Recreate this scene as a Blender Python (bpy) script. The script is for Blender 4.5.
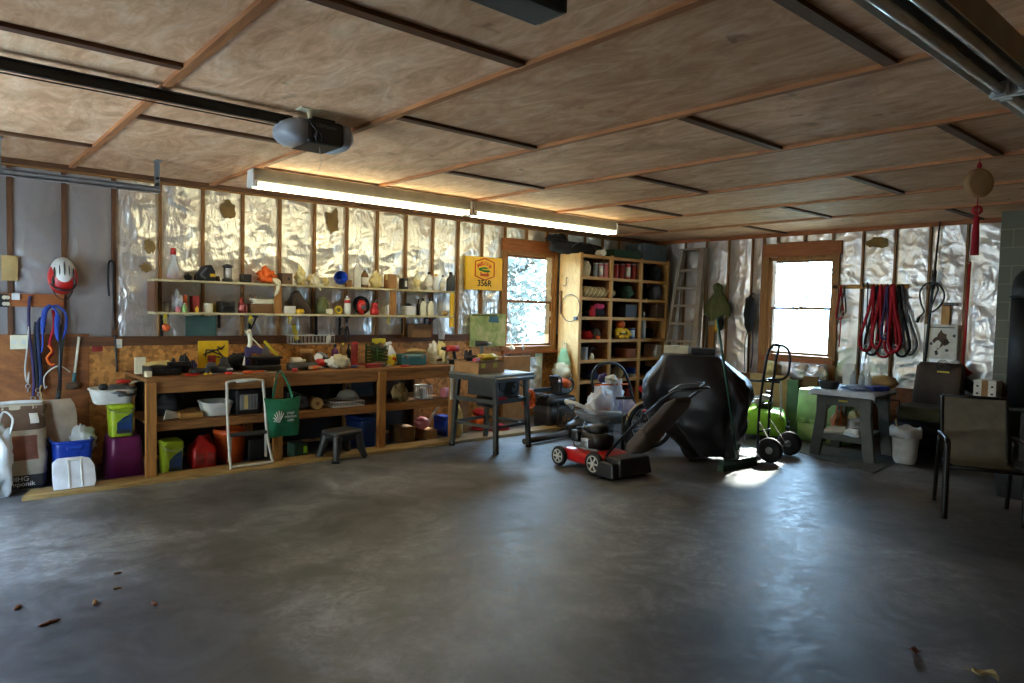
import bpy, math, random
from math import sin, cos, pi, radians
from mathutils import Vector, Matrix, noise
for o in list(bpy.data.objects): bpy.data.objects.remove(o)
S = bpy.context.scene
C = S.collection

# ---------------------------------------------------------------- camera
FPX, YAW, PIT, ROL = 690.53, 0.864584, -0.0480248, 0.0245605
CP = Vector((-9.58354, -7.54515, 1.60))
_rt = Vector((sin(YAW), -cos(YAW), 0))
FW = Vector((cos(YAW)*cos(PIT), sin(YAW)*cos(PIT), sin(PIT)))
_up = _rt.cross(FW)
RT = cos(ROL)*_rt + sin(ROL)*_up
UP = -sin(ROL)*_rt + cos(ROL)*_up
cam = bpy.data.cameras.new('camera')
cam.sensor_width = 36
cam.lens = FPX*36/1024
cam.clip_start = 0.05
cob = bpy.data.objects.new('camera', cam)
C.objects.link(cob)
m = Matrix((RT, UP, -FW)).transposed().to_4x4()
m.translation = CP
cob.matrix_world = m
S.camera = cob

# ---------------------------------------------------------------- world, sun, exposure
W = bpy.data.worlds.new('sky')
S.world = W
W.use_nodes = True
bg = W.node_tree.nodes['Background']
bg.inputs[0].default_value = (0.46, 0.69, 1.0, 1)
bg.inputs[1].default_value = 34.0
SUN_DIR = Vector((-2.8, -0.80, -1.62))
sl = bpy.data.lights.new('sun', 'SUN')
sl.energy = 34
sl.angle = radians(3.0)
sl.color = (1, 0.95, 0.86)
so = bpy.data.objects.new('sun', sl)
C.objects.link(so)
so.location = (12, 2, 9)
so.rotation_euler = SUN_DIR.to_track_quat('-Z', 'Y').to_euler()
LAMP = 20.0            # fluorescent tube emission
LAMP_COL = (1.0, 0.93, 0.58)
S.view_settings.view_transform = 'Standard'
S.view_settings.look = 'None'
S.view_settings.exposure = 0.0
S.view_settings.gamma = 1
S.view_settings.use_curve_mapping = False
S.cycles.max_bounces = 8
S.cycles.diffuse_bounces = 5
S.cycles.glossy_bounces = 4
S.cycles.transparent_max_bounces = 12
S.cycles.sample_clamp_indirect = 6
S.cycles.use_denoising = True


def portal(name, loc, rot, sx, sy):
    l = bpy.data.lights.new(name, 'AREA')
    l.shape = 'RECTANGLE'
    l.size, l.size_y = sx, sy
    l.cycles.is_portal = True
    o = bpy.data.objects.new(name, l)
    C.objects.link(o)
    o.location = loc
    o.rotation_euler = rot
    return o


def at(px, py, x=None, y=None, z=None):
    "point of the photo's pixel on one plane of the room"
    d = FPX*FW + (px-512)*RT - (py-341.5)*UP
    if x is not None: t = (x-CP.x)/d.x
    elif y is not None: t = (y-CP.y)/d.y
    else: t = (z-CP.z)/d.z
    return CP + t*d


# ---------------------------------------------------------------- mesh helpers
def RM(loc=(0, 0, 0), rx=0, ry=0, rz=0, sc=None):
    M = Matrix.Translation(loc) @ Matrix.Rotation(rz, 4, 'Z') @ Matrix.Rotation(ry, 4, 'Y') @ Matrix.Rotation(rx, 4, 'X')
    if sc: M = M @ Matrix.Diagonal((*sc, 1))
    return M


def spl(P, k=5, closed=False):
    "smooth curve through points"
    P = [Vector(p) for p in P]
    n = len(P)
    out = []
    for i in range(n if closed else n-1):
        if closed: a, b, c, d = P[(i-1) % n], P[i], P[(i+1) % n], P[(i+2) % n]
        else: a, b, c, d = P[max(i-1, 0)], P[i], P[i+1], P[min(i+2, n-1)]
        for j in range(k):
            t = j/k
            out.append(0.5*((2*b)+(c-a)*t+(2*a-5*b+4*c-d)*t*t+(3*b-a-3*c+d)*t**3))
    if not closed: out.append(P[-1])
    return out


class MB:
    def __init__(s):
        s.v, s.f, s.sm = [], [], []

    def add(s, v, f, sm=False, M=None):
        o = len(s.v)
        s.v += [tuple(M @ Vector(p)) if M else tuple(p) for p in v]
        s.f += [[i+o for i in q] for q in f]
        s.sm += [sm]*len(f)
        return s

    def box(s, c, d, M=None, top=(1, 1), sh=(0, 0)):
        x, y, z = d[0]/2, d[1]/2, d[2]/2
        v = []
        for k, zz in ((0, -z), (1, z)):
            tx, ty = (1, 1) if k == 0 else top
            ox, oy = (0, 0) if k == 0 else sh
            for a, b in ((-1, -1), (1, -1), (1, 1), (-1, 1)):
                v.append((c[0]+ox+a*x*tx, c[1]+oy+b*y*ty, c[2]+zz))
        return s.add(v, [[3, 2, 1, 0], [4, 5, 6, 7], [0, 1, 5, 4], [1, 2, 6, 5], [2, 3, 7, 6], [3, 0, 4, 7]], False, M)

    def bar(s, p, q, w, h, upv=(0, 0, 1)):
        "square bar from p to q"
        p, q = Vector(p), Vector(q)
        t = (q-p).normalized()
        u = Vector(upv)
        if abs(t.dot(u)) > .98: u = Vector((1, 0, 0))
        a = t.cross(u).normalized()
        b = a.cross(t)
        v = []
        for o in (p, q):
            for i, j in ((-1, -1), (1, -1), (1, 1), (-1, 1)):
                v.append(o+a*(i*w/2)+b*(j*h/2))
        return s.add(v, [[3, 2, 1, 0], [4, 5, 6, 7], [0, 1, 5, 4], [1, 2, 6, 5], [2, 3, 7, 6], [3, 0, 4, 7]])

    def tube(s, P, r, n=8, closed=False, flat=None):
        P = [Vector(p) for p in P]
        m = len(P)
        rr = r if isinstance(r, (list, tuple)) else [r]*m
        T = []
        for i in range(m):
            if closed: t = P[(i+1) % m]-P[i-1]
            else: t = P[min(i+1, m-1)]-P[max(i-1, 0)]
            T.append(t.normalized() if t.length > 1e-9 else Vector((0, 0, 1)))
        u = T[0].orthogonal().normalized()
        v = []
        for i in range(m):
            u = (u - T[i]*u.dot(T[i]))
            u = u.normalized() if u.length > 1e-6 else T[i].orthogonal().normalized()
            w = T[i].cross(u)
            for k in range(n):
                a = 2*pi*k/n
                v.append(P[i]+u*(cos(a)*rr[i])+w*(sin(a)*rr[i]*(flat or 1)))
        f = []
        for i in range(m if closed else m-1):
            j = (i+1) % m
            for k in range(n):
                f.append([i*n+k, i*n+(k+1) % n, j*n+(k+1) % n, j*n+k])
        s.add(v, f, True)
        if not closed:
            o = len(s.v)-m*n
            s.f += [[o+k for k in range(n)][::-1], [o+(m-1)*n+k for k in range(n)]]
            s.sm += [False, False]
        return s

    def cyl(s, p, q, r0, r1=None, n=16):
        return s.tube([p, q], [r0, r0 if r1 is None else r1], n)

    def ring(s, c, R, r, axis='Z', n=24, k=8, M=None):
        P = []
        for i in range(n):
            a = 2*pi*i/n
            d = {'Z': (cos(a), sin(a), 0), 'Y': (cos(a), 0, sin(a)), 'X': (0, cos(a), sin(a))}[axis]
            p = Vector(c)+Vector(d)*R
            P.append(M @ p if M else p)
        return s.tube(P, r, k, True)

    def lathe(s, prof, n=20, M=None, sm=True):
        return s.loft([(z, r, r, 2, 0, 0) for r, z in prof], n, M, sm)

    def loft(s, secs, n=24, M=None, sm=True, fn=None):
        v = []
        for sec in secs:
            z, hx, hy = sec[:3]
            e = sec[3] if len(sec) > 3 else 2
            cx, cy = (sec[4], sec[5]) if len(sec) > 5 else (0, 0)
            for k in range(n):
                a = 2*pi*(k+.5)/n
                ca, sa = cos(a), sin(a)
                p = Vector((cx+hx*math.copysign(abs(ca)**(2/e), ca), cy+hy*math.copysign(abs(sa)**(2/e), sa), z))
                if fn: p = fn(p, a)
                v.append(p)
        f = []
        m = len(secs)
        for i in range(m-1):
            for k in range(n):
                f.append([i*n+k, i*n+(k+1) % n, (i+1)*n+(k+1) % n, (i+1)*n+k])
        o = len(s.v)
        s.add(v, f, sm, M)
        s.f += [[o+k for k in range(n)][::-1], [o+(m-1)*n+k for k in range(n)]]
        s.sm += [False, False]
        return s

    def shell(s, secs, t=.004, n=28, M=None, sm=True):
        inn = []
        for i, q in enumerate(secs[::-1]):
            q = list(q)+[2, 0, 0][len(q)-3:]
            q[1] -= t; q[2] -= t
            if i == len(secs)-1: q[0] += t
            inn.append(tuple(q))
        return s.loft(list(secs)+inn, n, M, sm)

    def prism(s, poly, z0, z1, M=None):
        n = len(poly)
        v = [(x, y, z0) for x, y in poly]+[(x, y, z1) for x, y in poly]
        f = [list(range(n))[::-1], [n+i for i in range(n)]]
        f += [[i, (i+1) % n, n+(i+1) % n, n+i] for i in range(n)]
        return s.add(v, f, False, M)

    def sheet(s, fn, nu, nv, sm=True, M=None):
        v = [fn(i/nu, j/nv) for j in range(nv+1) for i in range(nu+1)]
        w = nu+1
        f = [[j*w+i, j*w+i+1, (j+1)*w+i+1, (j+1)*w+i] for j in range(nv) for i in range(nu)]
        return s.add(v, f, sm, M)

    def lump(s, c, r, amp=.25, seed=0, freq=2.2, flat=.0, n=20, m=12, M=None, fold=0):
        "a soft crumpled body; below -flat it lies flat"
        v = []
        sd = Vector((seed*7.31, seed*3.7, seed*1.9))
        for j in range(m+1):
            th = pi*j/m
            for i in range(n):
                a = 2*pi*i/n
                d = Vector((sin(th)*cos(a), sin(th)*sin(a), cos(th)))
                k = 1+amp*noise.noise(d*freq+sd)*1.6+amp*.5*noise.noise(d*freq*2.7+sd)
                if fold: k += fold*sin(a*7+seed+3*noise.noise(d*2+sd))*sin(th)
                z = max(d.z*k, -1+flat)
                v.append((c[0]+r[0]*d.x*k, c[1]+r[1]*d.y*k, c[2]+r[2]*z))
        f = []
        for j in range(m):
            for i in range(n):
                q = [j*n+i, (j+1)*n+i, (j+1)*n+(i+1) % n, j*n+(i+1) % n]
                f.append(q)
        return s.add(v, f, True, M)

    def jitter(s, a, fr=8, seed=0):
        for i, p in enumerate(s.v):
            p = Vector(p)
            q = p*fr+Vector((seed*5.1, seed, 0))
            s.v[i] = tuple(p+a*Vector((noise.noise(q), noise.noise(q+Vector((31, 0, 0))), noise.noise(q+Vector((0, 47, 0))))))
        return s

    def mesh(s, name):
        me = bpy.data.meshes.new(name)
        me.from_pydata(s.v, [], s.f)
        me.polygons.foreach_set('use_smooth', s.sm)
        me.validate()
        me.update()
        return me


def ob(name, mb, mt, parent=None, loc=(0, 0, 0), rz=0, bevel=0, label=None, kind=None, rot=None):
    o = bpy.data.objects.new(name, mb.mesh(name) if isinstance(mb, MB) else mb)
    C.objects.link(o)
    o.data.materials.clear()
    o.data.materials.append(mt)
    o.location = loc
    o.rotation_euler = rot if rot else (0, 0, rz)
    if parent: o.parent = parent
    if bevel:
        b = o.modifiers.new('bevel', 'BEVEL')
        b.width = bevel; b.segments = 2; b.limit_method = 'ANGLE'; b.angle_limit = radians(40)
    if label: o['label'] = label
    if kind: o['kind'] = kind
    return o


def tag(o, label, cat, group=None, kind=None):
    o['label'] = label
    o['category'] = cat
    if group: o['group'] = group
    if kind: o['kind'] = kind
    return o


def thing(name, label, cat, loc=(0, 0, 0), rz=0, group=None):
    o = bpy.data.objects.new(name, None)
    o.empty_display_size = .1
    C.objects.link(o)
    o.location = loc
    o.rotation_euler = (0, 0, rz)
    return tag(o, label, cat, group)


def one(name, mb, mt, label, cat, loc=(0, 0, 0), rz=0, group=None, bevel=0, kind=None, rot=None):
    return tag(ob(name, mb, mt, None, loc, rz, bevel, rot=rot), label, cat, group, kind)


def dup(root, loc, rz=None, label=None, sc=None):
    r = root.copy()
    C.objects.link(r)
    r.location = loc
    if rz is not None: r.rotation_euler = (0, 0, rz)
    if label: r['label'] = label
    if sc: r.scale = sc
    for ch in root.children:
        c = ch.copy(); C.objects.link(c); c.parent = r
        for g in ch.children:
            d = g.copy(); C.objects.link(d); d.parent = c
    return r


def text(body, size, mt, parent, loc, rot, name='lettering', ext=.0006, align='CENTER', sx=1, bold=0):
    cu = bpy.data.curves.new(name, 'FONT')
    cu.body = body
    cu.size = size
    cu.extrude = ext
    cu.offset = bold
    cu.align_x = align
    cu.align_y = 'CENTER'
    cu.materials.append(mt)
    o = bpy.data.objects.new(name, cu)
    C.objects.link(o)
    o.location = loc
    o.rotation_euler = rot
    bpy.context.view_layer.update()
    me = bpy.data.meshes.new_from_object(o)
    bpy.data.objects.remove(o)
    me.name = name
    o = bpy.data.objects.new(name, me)
    C.objects.link(o)
    o.location = loc
    o.rotation_euler = rot
    o.scale = (sx, 1, 1)
    o.parent = parent
    return o


# ---------------------------------------------------------------- materials
def hx(h):
    h = h.lstrip('#')
    c = [int(h[i:i+2], 16)/255 for i in (0, 2, 4)]
    return tuple(x/12.92 if x <= .04045 else ((x+.055)/1.055)**2.4 for x in c)


def nodes(name):
    M = bpy.data.materials.new(name)
    M.use_nodes = True
    nt = M.node_tree
    return M, nt, nt.nodes['Principled BSDF']


def N(nt, t, **k):
    n = nt.nodes.new(t)
    for a, b in k.items():
        if a.startswith('i_'): n.inputs[a[2:].replace('_', ' ')].default_value = b
        else: setattr(n, a, b)
    return n


def coords(nt, scale=(1, 1, 1), rnd=False):
    tc = N(nt, 'ShaderNodeTexCoord')
    mp = N(nt, 'ShaderNodeMapping')
    mp.inputs['Scale'].default_value = scale
    nt.links.new(tc.outputs['Object'], mp.inputs['Vector'])
    if rnd:
        oi = N(nt, 'ShaderNodeObjectInfo')
        mu = N(nt, 'ShaderNodeMath', operation='MULTIPLY'); mu.inputs[1].default_value = 37.0
        nt.links.new(oi.outputs['Random'], mu.inputs[0])
        ad = N(nt, 'ShaderNodeVectorMath', operation='ADD')
        nt.links.new(mp.outputs[0], ad.inputs[0])
        nt.links.new(mu.outputs[0], ad.inputs[1])
        return ad.outputs[0]
    return mp.outputs[0]


def ramp(nt, fac, stops):
    r = N(nt, 'ShaderNodeValToRGB')
    e = r.color_ramp.elements
    while len(e) < len(stops): e.new(.5)
    for k, (p, c) in enumerate(stops):
        e[k].position = p
        e[k].color = (*c[:3], 1)
    nt.links.new(fac, r.inputs[0])
    return r.outputs[0]


def bumpit(nt, b, h, st, dist=.01):
    bp = N(nt, 'ShaderNodeBump')
    bp.inputs['Strength'].default_value = st
    bp.inputs['Distance'].default_value = dist
    nt.links.new(h, bp.inputs['Height'])
    nt.links.new(bp.outputs[0], b.inputs['Normal'])


def mat(name, col, r=.5, me=0, v=.18, sc=9, bump=0, bs=60, coat=0, spec=.5):
    c = hx(col) if isinstance(col, str) else col
    M, nt, b = nodes(name)
    n = N(nt, 'ShaderNodeTexNoise')
    n.inputs['Scale'].default_value = sc
    n.inputs['Detail'].default_value = 5
    nt.links.new(coords(nt, rnd=True), n.inputs['Vector'])
    lo = tuple(x*(1-v) for x in c); hi = tuple(min(1, x*(1+v)) for x in c)
    nt.links.new(ramp(nt, n.outputs['Fac'], [(.3, lo), (.7, hi)]), b.inputs['Base Color'])
    b.inputs['Roughness'].default_value = r
    b.inputs['Metallic'].default_value = me
    b.inputs['Coat Weight'].default_value = coat
    b.inputs['Specular IOR Level'].default_value = spec
    if bump:
        n2 = N(nt, 'ShaderNodeTexNoise')
        n2.inputs['Scale'].default_value = bs
        nt.links.new(coords(nt), n2.inputs['Vector'])
        bumpit(nt, b, n2.outputs['Fac'], bump)
    return M


def wood(name, c1, c2, axis='X', r=.65, sc=1.0, knots=True):
    M, nt, b = nodes(name)
    s = {'X': (1.2, 13, 13), 'Y': (13, 1.2, 13), 'Z': (13, 13, 1.2)}[axis]
    n = N(nt, 'ShaderNodeTexNoise')
    n.inputs['Scale'].default_value = 2.2*sc
    n.inputs['Detail'].default_value = 7
    n.inputs['Distortion'].default_value = 1.4
    nt.links.new(coords(nt, s, True), n.inputs['Vector'])
    a, c = hx(c1), hx(c2)
    col = ramp(nt, n.outputs['Fac'], [(.3, a), (.52, tuple((x+y)/2 for x, y in zip(a, c))), (.72, c)])
    nt.links.new(col, b.inputs['Base Color'])
    b.inputs['Roughness'].default_value = r
    bumpit(nt, b, n.outputs['Fac'], .15, .004)
    return M


def mix(nt, fac, a, b):
    mx = N(nt, 'ShaderNodeMix', data_type='RGBA')
    nt.links.new(fac, mx.inputs[0])
    for i, q in ((6, a), (7, b)):
        if isinstance(q, tuple): mx.inputs[i].default_value = (*q[:3], 1)
        else: nt.links.new(q, mx.inputs[i])
    return mx.outputs[2]


def noi(nt, vec, scale, detail=5, dist=0, rough=.5):
    n = N(nt, 'ShaderNodeTexNoise')
    n.inputs['Scale'].default_value = scale
    n.inputs['Detail'].default_value = detail
    n.inputs['Distortion'].default_value = dist
    n.inputs['Roughness'].default_value = rough
    nt.links.new(vec, n.inputs['Vector'])
    return n.outputs['Fac']


def concrete():
    M, nt, b = nodes('concrete')
    v = coords(nt)
    big = noi(nt, v, .55, 6, .6)
    med = noi(nt, v, 2.3, 8, 1.2, .65)
    fine = noi(nt, v, 38, 6, 0, .7)
    c = ramp(nt, big, [(.40, (.048, .048, .051)), (.5, (.096, .097, .102)), (.60, (.19, .192, .20))])
    c2 = ramp(nt, med, [(.38, (.55, .54, .53)), (.5, (.95, .95, .95)), (.62, (1.35, 1.35, 1.35))])
    mm = N(nt, 'ShaderNodeMix', data_type='RGBA', blend_type='MULTIPLY')
    mm.inputs[0].default_value = .8
    nt.links.new(c, mm.inputs[6]); nt.links.new(c2, mm.inputs[7])
    gr = noi(nt, v, 9, 8, 1.5, .75)
    m5 = N(nt, 'ShaderNodeMix', data_type='RGBA', blend_type='MULTIPLY')
    m5.inputs[0].default_value = 1
    nt.links.new(mm.outputs[2], m5.inputs[6])
    nt.links.new(ramp(nt, gr, [(.36, (.55, .53, .50)), (.5, (.98, .98, .98)), (.64, (1.45, 1.45, 1.45))]), m5.inputs[7])
    nt.links.new(m5.outputs[2], b.inputs['Base Color'])
    b.inputs['Coat Weight'].default_value = .25
    b.inputs['Coat Roughness'].default_value = .42
    # trowel swirls and worn patches show in the gloss
    w = N(nt, 'ShaderNodeTexWave', wave_type='RINGS', rings_direction='Z')
    w.inputs['Scale'].default_value = .9
    w.inputs['Distortion'].default_value = 9
    w.inputs['Detail'].default_value = 4
    nt.links.new(v, w.inputs['Vector'])
    r = ramp(nt, gr, [(.36, (.36,)*3), (.64, (.66,)*3)])
    nt.links.new(r, b.inputs['Roughness'])
    ad = N(nt, 'ShaderNodeMath', operation='ADD')
    m1 = N(nt, 'ShaderNodeMath', operation='MULTIPLY'); m1.inputs[1].default_value = .35
    nt.links.new(fine, m1.inputs[0])
    m2 = N(nt, 'ShaderNodeMath', operation='MULTIPLY'); m2.inputs[1].default_value = .5
    nt.links.new(w.outputs['Fac'], m2.inputs[0])
    nt.links.new(m1.outputs[0], ad.inputs[0]); nt.links.new(m2.outputs[0], ad.inputs[1])
    bumpit(nt, b, ad.outputs[0], .2, .01)
    b.inputs['Specular IOR Level'].default_value = .5
    return M


def foilmat(name, tint, r=.22, bump=.6, sc=5, me=.38):
    M, nt, b = nodes(name)
    tc = N(nt, 'ShaderNodeTexCoord')
    oi = N(nt, 'ShaderNodeObjectInfo')
    mu = N(nt, 'ShaderNodeMath', operation='MULTIPLY'); mu.inputs[1].default_value = 37
    nt.links.new(oi.outputs['Random'], mu.inputs[0])
    hs = []
    for ang, sx, sz, s_ in ((.9, 1.0, .42, sc), (-.7, 1.0, .38, sc*1.5), (.2, 1.0, .8, sc*3.2)):
        mp = N(nt, 'ShaderNodeMapping')
        mp.inputs['Rotation'].default_value = (ang, ang, 0)
        mp.inputs['Scale'].default_value = (sx, sx, sz)
        nt.links.new(tc.outputs['Object'], mp.inputs['Vector'])
        ad = N(nt, 'ShaderNodeVectorMath', operation='ADD')
        nt.links.new(mp.outputs[0], ad.inputs[0]); nt.links.new(mu.outputs[0], ad.inputs[1])
        n = N(nt, 'ShaderNodeTexNoise')
        n.inputs['Scale'].default_value = s_
        n.inputs['Detail'].default_value = 2
        n.inputs['Distortion'].default_value = .7
        nt.links.new(ad.outputs[0], n.inputs['Vector'])
        # fold line where the noise crosses its middle: 1-|2n-1|
        m1 = N(nt, 'ShaderNodeMath', operation='SUBTRACT'); m1.inputs[1].default_value = .5
        nt.links.new(n.outputs['Fac'], m1.inputs[0])
        m2 = N(nt, 'ShaderNodeMath', operation='ABSOLUTE'); nt.links.new(m1.outputs[0], m2.inputs[0])
        hs.append((m2.outputs[0], n.outputs['Fac']))
    acc = None
    for (h, _), w_ in zip(hs, (1.0, .7, .35)):
        q = N(nt, 'ShaderNodeMath', operation='MULTIPLY_ADD')
        nt.links.new(h, q.inputs[0]); q.inputs[1].default_value = -w_
        if acc is None: q.inputs[2].default_value = 1
        else: nt.links.new(acc, q.inputs[2])
        acc = q.outputs[0]
    bumpit(nt, b, acc, bump, .10)
    d = hs[0][1]
    nt.links.new(ramp(nt, d, [(.35, tuple(x*.85 for x in tint)), (.6, tint)]), b.inputs['Base Color'])
    nt.links.new(ramp(nt, hs[1][1], [(.3, (r+.12,)*3), (.6, (r,)*3)]), b.inputs['Roughness'])
    b.inputs['Metallic'].default_value = me
    return M


def plymat(name, c1, c2, c3, axis='Y'):
    M, nt, b = nodes(name)
    s = {'Y': (2.2, .8, 2.2), 'X': (.8, 2.2, 2.2), 'Z': (2.2, 2.2, .8)}[axis]
    v = coords(nt, s, True)
    n = noi(nt, v, 2.4, 8, 1.6, .68)
    fig = N(nt, 'ShaderNodeTexNoise')
    fig.inputs['Scale'].default_value = 2.1
    fig.inputs['Detail'].default_value = 1
    fig.inputs['Distortion'].default_value = 1.2
    nt.links.new(v, fig.inputs['Vector'])
    k = N(nt, 'ShaderNodeMath', operation='MULTIPLY'); k.inputs[1].default_value = 60
    nt.links.new(fig.outputs['Fac'], k.inputs[0])
    si = N(nt, 'ShaderNodeMath', operation='SINE'); nt.links.new(k.outputs[0], si.inputs[0])
    a = ramp(nt, n, [(.32, hx(c1)), (.5, hx(c2)), (.68, hx(c3))])
    g = ramp(nt, si.outputs[0], [(.0, (.80, .75, .70)), (.55, (1, 1, 1)), (1, (1.02, 1.02, 1.02))])
    oi = N(nt, 'ShaderNodeObjectInfo')
    col = a
    big = noi(nt, coords(nt, rnd=True), 1.1, 5, .8)
    kn = noi(nt, coords(nt, rnd=True), 5.5, 2, .4)
    st = ramp(nt, big, [(.3, (.66, .58, .50)), (.48, (1, 1, 1)), (.8, (1.1, 1.08, 1.06))])
    kd = ramp(nt, kn, [(.24, (.50, .42, .36)), (.31, (1, 1, 1)), (1, (1, 1, 1))])
    tn = ramp(nt, oi.outputs['Random'], [(0, (.80, .74, .68)), (.5, (.96, .95, .94)), (1, (1.12, 1.12, 1.14))])
    for x, f in ((g, .3), (st, .75), (kd, .8), (tn, 1)):
        mm = N(nt, 'ShaderNodeMix', data_type='RGBA', blend_type='MULTIPLY')
        mm.inputs[0].default_value = f
        nt.links.new(col, mm.inputs[6]); nt.links.new(x, mm.inputs[7])
        col = mm.outputs[2]
    nt.links.new(col, b.inputs['Base Color'])
    b.inputs['Roughness'].default_value = .7
    bumpit(nt, b, n, .1, .004)
    return M


def osbmat(name, c1, c2):
    M, nt, b = nodes(name)
    v = coords(nt, (1, 1, 1), True)
    vo = N(nt, 'ShaderNodeTexVoronoi')
    vo.inputs['Scale'].default_value = 26
    nt.links.new(v, vo.inputs['Vector'])
    g = N(nt, 'ShaderNodeSeparateColor')
    nt.links.new(vo.outputs['Color'], g.inputs[0])
    n = noi(nt, v, 3, 5, .5)
    c = ramp(nt, g.outputs[0], [(0, hx(c1)), (.6, hx(c2)), (1, tuple(min(1, x*1.25) for x in hx(c2)))])
    st = ramp(nt, n, [(.3, (.6, .55, .5)), (.6, (1, 1, 1))])
    mm = N(nt, 'ShaderNodeMix', data_type='RGBA', blend_type='MULTIPLY')
    mm.inputs[0].default_value = .8
    nt.links.new(c, mm.inputs[6]); nt.links.new(st, mm.inputs[7])
    nt.links.new(mm.outputs[2], b.inputs['Base Color'])
    b.inputs['Roughness'].default_value = .6
    bumpit(nt, b, g.outputs[0], .2, .002)
    return M


def blockmat():
    M, nt, b = nodes('painted_block')
    tc = N(nt, 'ShaderNodeTexCoord')
    sp = N(nt, 'ShaderNodeSeparateXYZ'); cb = N(nt, 'ShaderNodeCombineXYZ')
    nt.links.new(tc.outputs['Object'], sp.inputs[0])
    sm = N(nt, 'ShaderNodeMath', operation='ADD')
    nt.links.new(sp.outputs[0], sm.inputs[0]); nt.links.new(sp.outputs[1], sm.inputs[1])
    nt.links.new(sm.outputs[0], cb.inputs[0]); nt.links.new(sp.outputs[2], cb.inputs[1])
    br = N(nt, 'ShaderNodeTexBrick')
    br.inputs['Scale'].default_value = 1
    br.inputs['Brick Width'].default_value = .4
    br.inputs['Row Height'].default_value = .2
    br.inputs['Mortar Size'].default_value = .006
    br.inputs['Color1'].default_value = (*hx('#6f7062'), 1)
    br.inputs['Color2'].default_value = (*hx('#666758'), 1)
    br.inputs['Mortar'].default_value = (*hx('#85836f'), 1)
    nt.links.new(cb.outputs[0], br.inputs['Vector'])
    nt.links.new(br.outputs['Color'], b.inputs['Base Color'])
    b.inputs['Roughness'].default_value = .8
    bumpit(nt, b, br.outputs['Fac'], -.4, .004)
    return M


def glassmat():
    M = bpy.data.materials.new('pane_glass')
    M.use_nodes = True
    nt = M.node_tree
    nt.nodes.remove(nt.nodes['Principled BSDF'])
    out = nt.nodes['Material Output']
    t = N(nt, 'ShaderNodeBsdfTransparent'); t.inputs[0].default_value = (.93, .97, .96, 1)
    g = N(nt, 'ShaderNodeBsdfGlossy'); g.inputs['Roughness'].default_value = .02
    mx = N(nt, 'ShaderNodeMixShader'); mx.inputs[0].default_value = .06
    nt.links.new(t.outputs[0], mx.inputs[1]); nt.links.new(g.outputs[0], mx.inputs[2])
    nt.links.new(mx.outputs[0], out.inputs[0])
    return M


def clearmat(name, col, a=.35, r=.15):
    "thin translucent plastic"
    M = bpy.data.materials.new(name)
    M.use_nodes = True
    nt = M.node_tree
    b = nt.nodes['Principled BSDF']
    out = nt.nodes['Material Output']
    b.inputs['Base Color'].default_value = (*hx(col), 1)
    b.inputs['Roughness'].default_value = r
    n = noi(nt, coords(nt), 14, 4)
    nt.links.new(ramp(nt, n, [(.3, (r*.7,)*3), (.7, (r*1.6,)*3)]), b.inputs['Roughness'])
    t = N(nt, 'ShaderNodeBsdfTransparent'); t.inputs[0].default_value = (*[.5+.5*x for x in hx(col)], 1)
    mx = N(nt, 'ShaderNodeMixShader'); mx.inputs[0].default_value = a
    nt.links.new(t.outputs[0], mx.inputs[1]); nt.links.new(b.outputs[0], mx.inputs[2])
    nt.links.new(mx.outputs[0], out.inputs[0])
    return M


def glow(name, col, st):
    M, nt, b = nodes(name)
    b.inputs['Base Color'].default_value = (.8, .8, .8, 1)
    b.inputs['Emission Color'].default_value = (*col, 1)
    b.inputs['Emission Strength'].default_value = st
    return M


K = {}
def kk(name, *a, **k):
    K[name] = mat(name, *a, **k)

for nm, cl, rg in (('black_plastic', '#1b1b1c', .45), ('dark_plastic', '#2c2c2d', .5), ('grey_plastic', '#6b6d6e', .5), ('white_plastic', '#cfd0cb', .4),
                   ('cream_plastic', '#d9d3b6', .45), ('red_plastic', '#b0211c', .35), ('orange_plastic', '#c9551d', .45), ('blue_plastic', '#1d3fa0', .35),
                   ('navy_plastic', '#1c3a6b', .4), ('green_plastic', '#1d6b3f', .45), ('lime_plastic', '#93a71f', .45), ('yellow_plastic', '#d6ab19', .45),
                   ('purple_plastic', '#5b1747', .4), ('teal_metal', '#2c5a5e', .4), ('pale_green_plastic', '#85ad62', .5), ('pink_plastic', '#c6737a', .45),
                   ('rubber', '#141414', .75), ('brown_cloth', '#4b3a29', .95), ('dark_cloth', '#1a1a1d', .95), ('grey_cloth', '#56565a', .95), ('cream_cloth', '#cfc6a6', .95),
                   ('olive_cloth', '#555832', .95), ('green_cloth', '#11603f', .85), ('red_cloth', '#a01322', .9), ('pink_cloth', '#b4315a', .9), ('orange_cloth', '#d8601b', .85), ('navy_cloth', '#1c2748', .9),
                   ('blue_cloth', '#2847a0', .85), ('purple_cloth', '#3b3058', .85), ('tan_cloth', '#a98f5c', .9), ('teal_cloth', '#24402f', .9),
                   ('paper', '#d8d5c8', .8), ('yellow_paper', '#d9c88a', .8), ('cardboard', '#9a7144', .85), ('dark_cardboard', '#73522f', .85), ('red_paper', '#8a2a22', .8), ('brown_paper', '#5d4736', .85)):
    kk(nm, cl, rg, bump=.15 if 'cloth' in nm else .03, bs=180 if 'cloth' in nm else 50)
kk('paper_tan', '#a99c84', .8)
kk('rust_paper', '#7b4a36', .8)
kk('red_paint', '#b3171a', .3, coat=.4)
kk('lime_paint', '#8fcf35', .5)
kk('steel', '#a9aaab', .35, me=.9)
kk('dark_steel', '#3a3b3c', .4, me=.8)
kk('black_metal', '#161617', .38, me=.3)
kk('galvanized', '#8d8f8e', .45, me=.35)
kk('white_metal', '#b9b7ae', .4)
kk('gunmetal', '#36352e', .55)
kk('aluminium', '#b5b3aa', .5, me=.6)
kk('cover_vinyl', '#1c1c20', .45, bump=.5, bs=6, v=.3)
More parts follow.
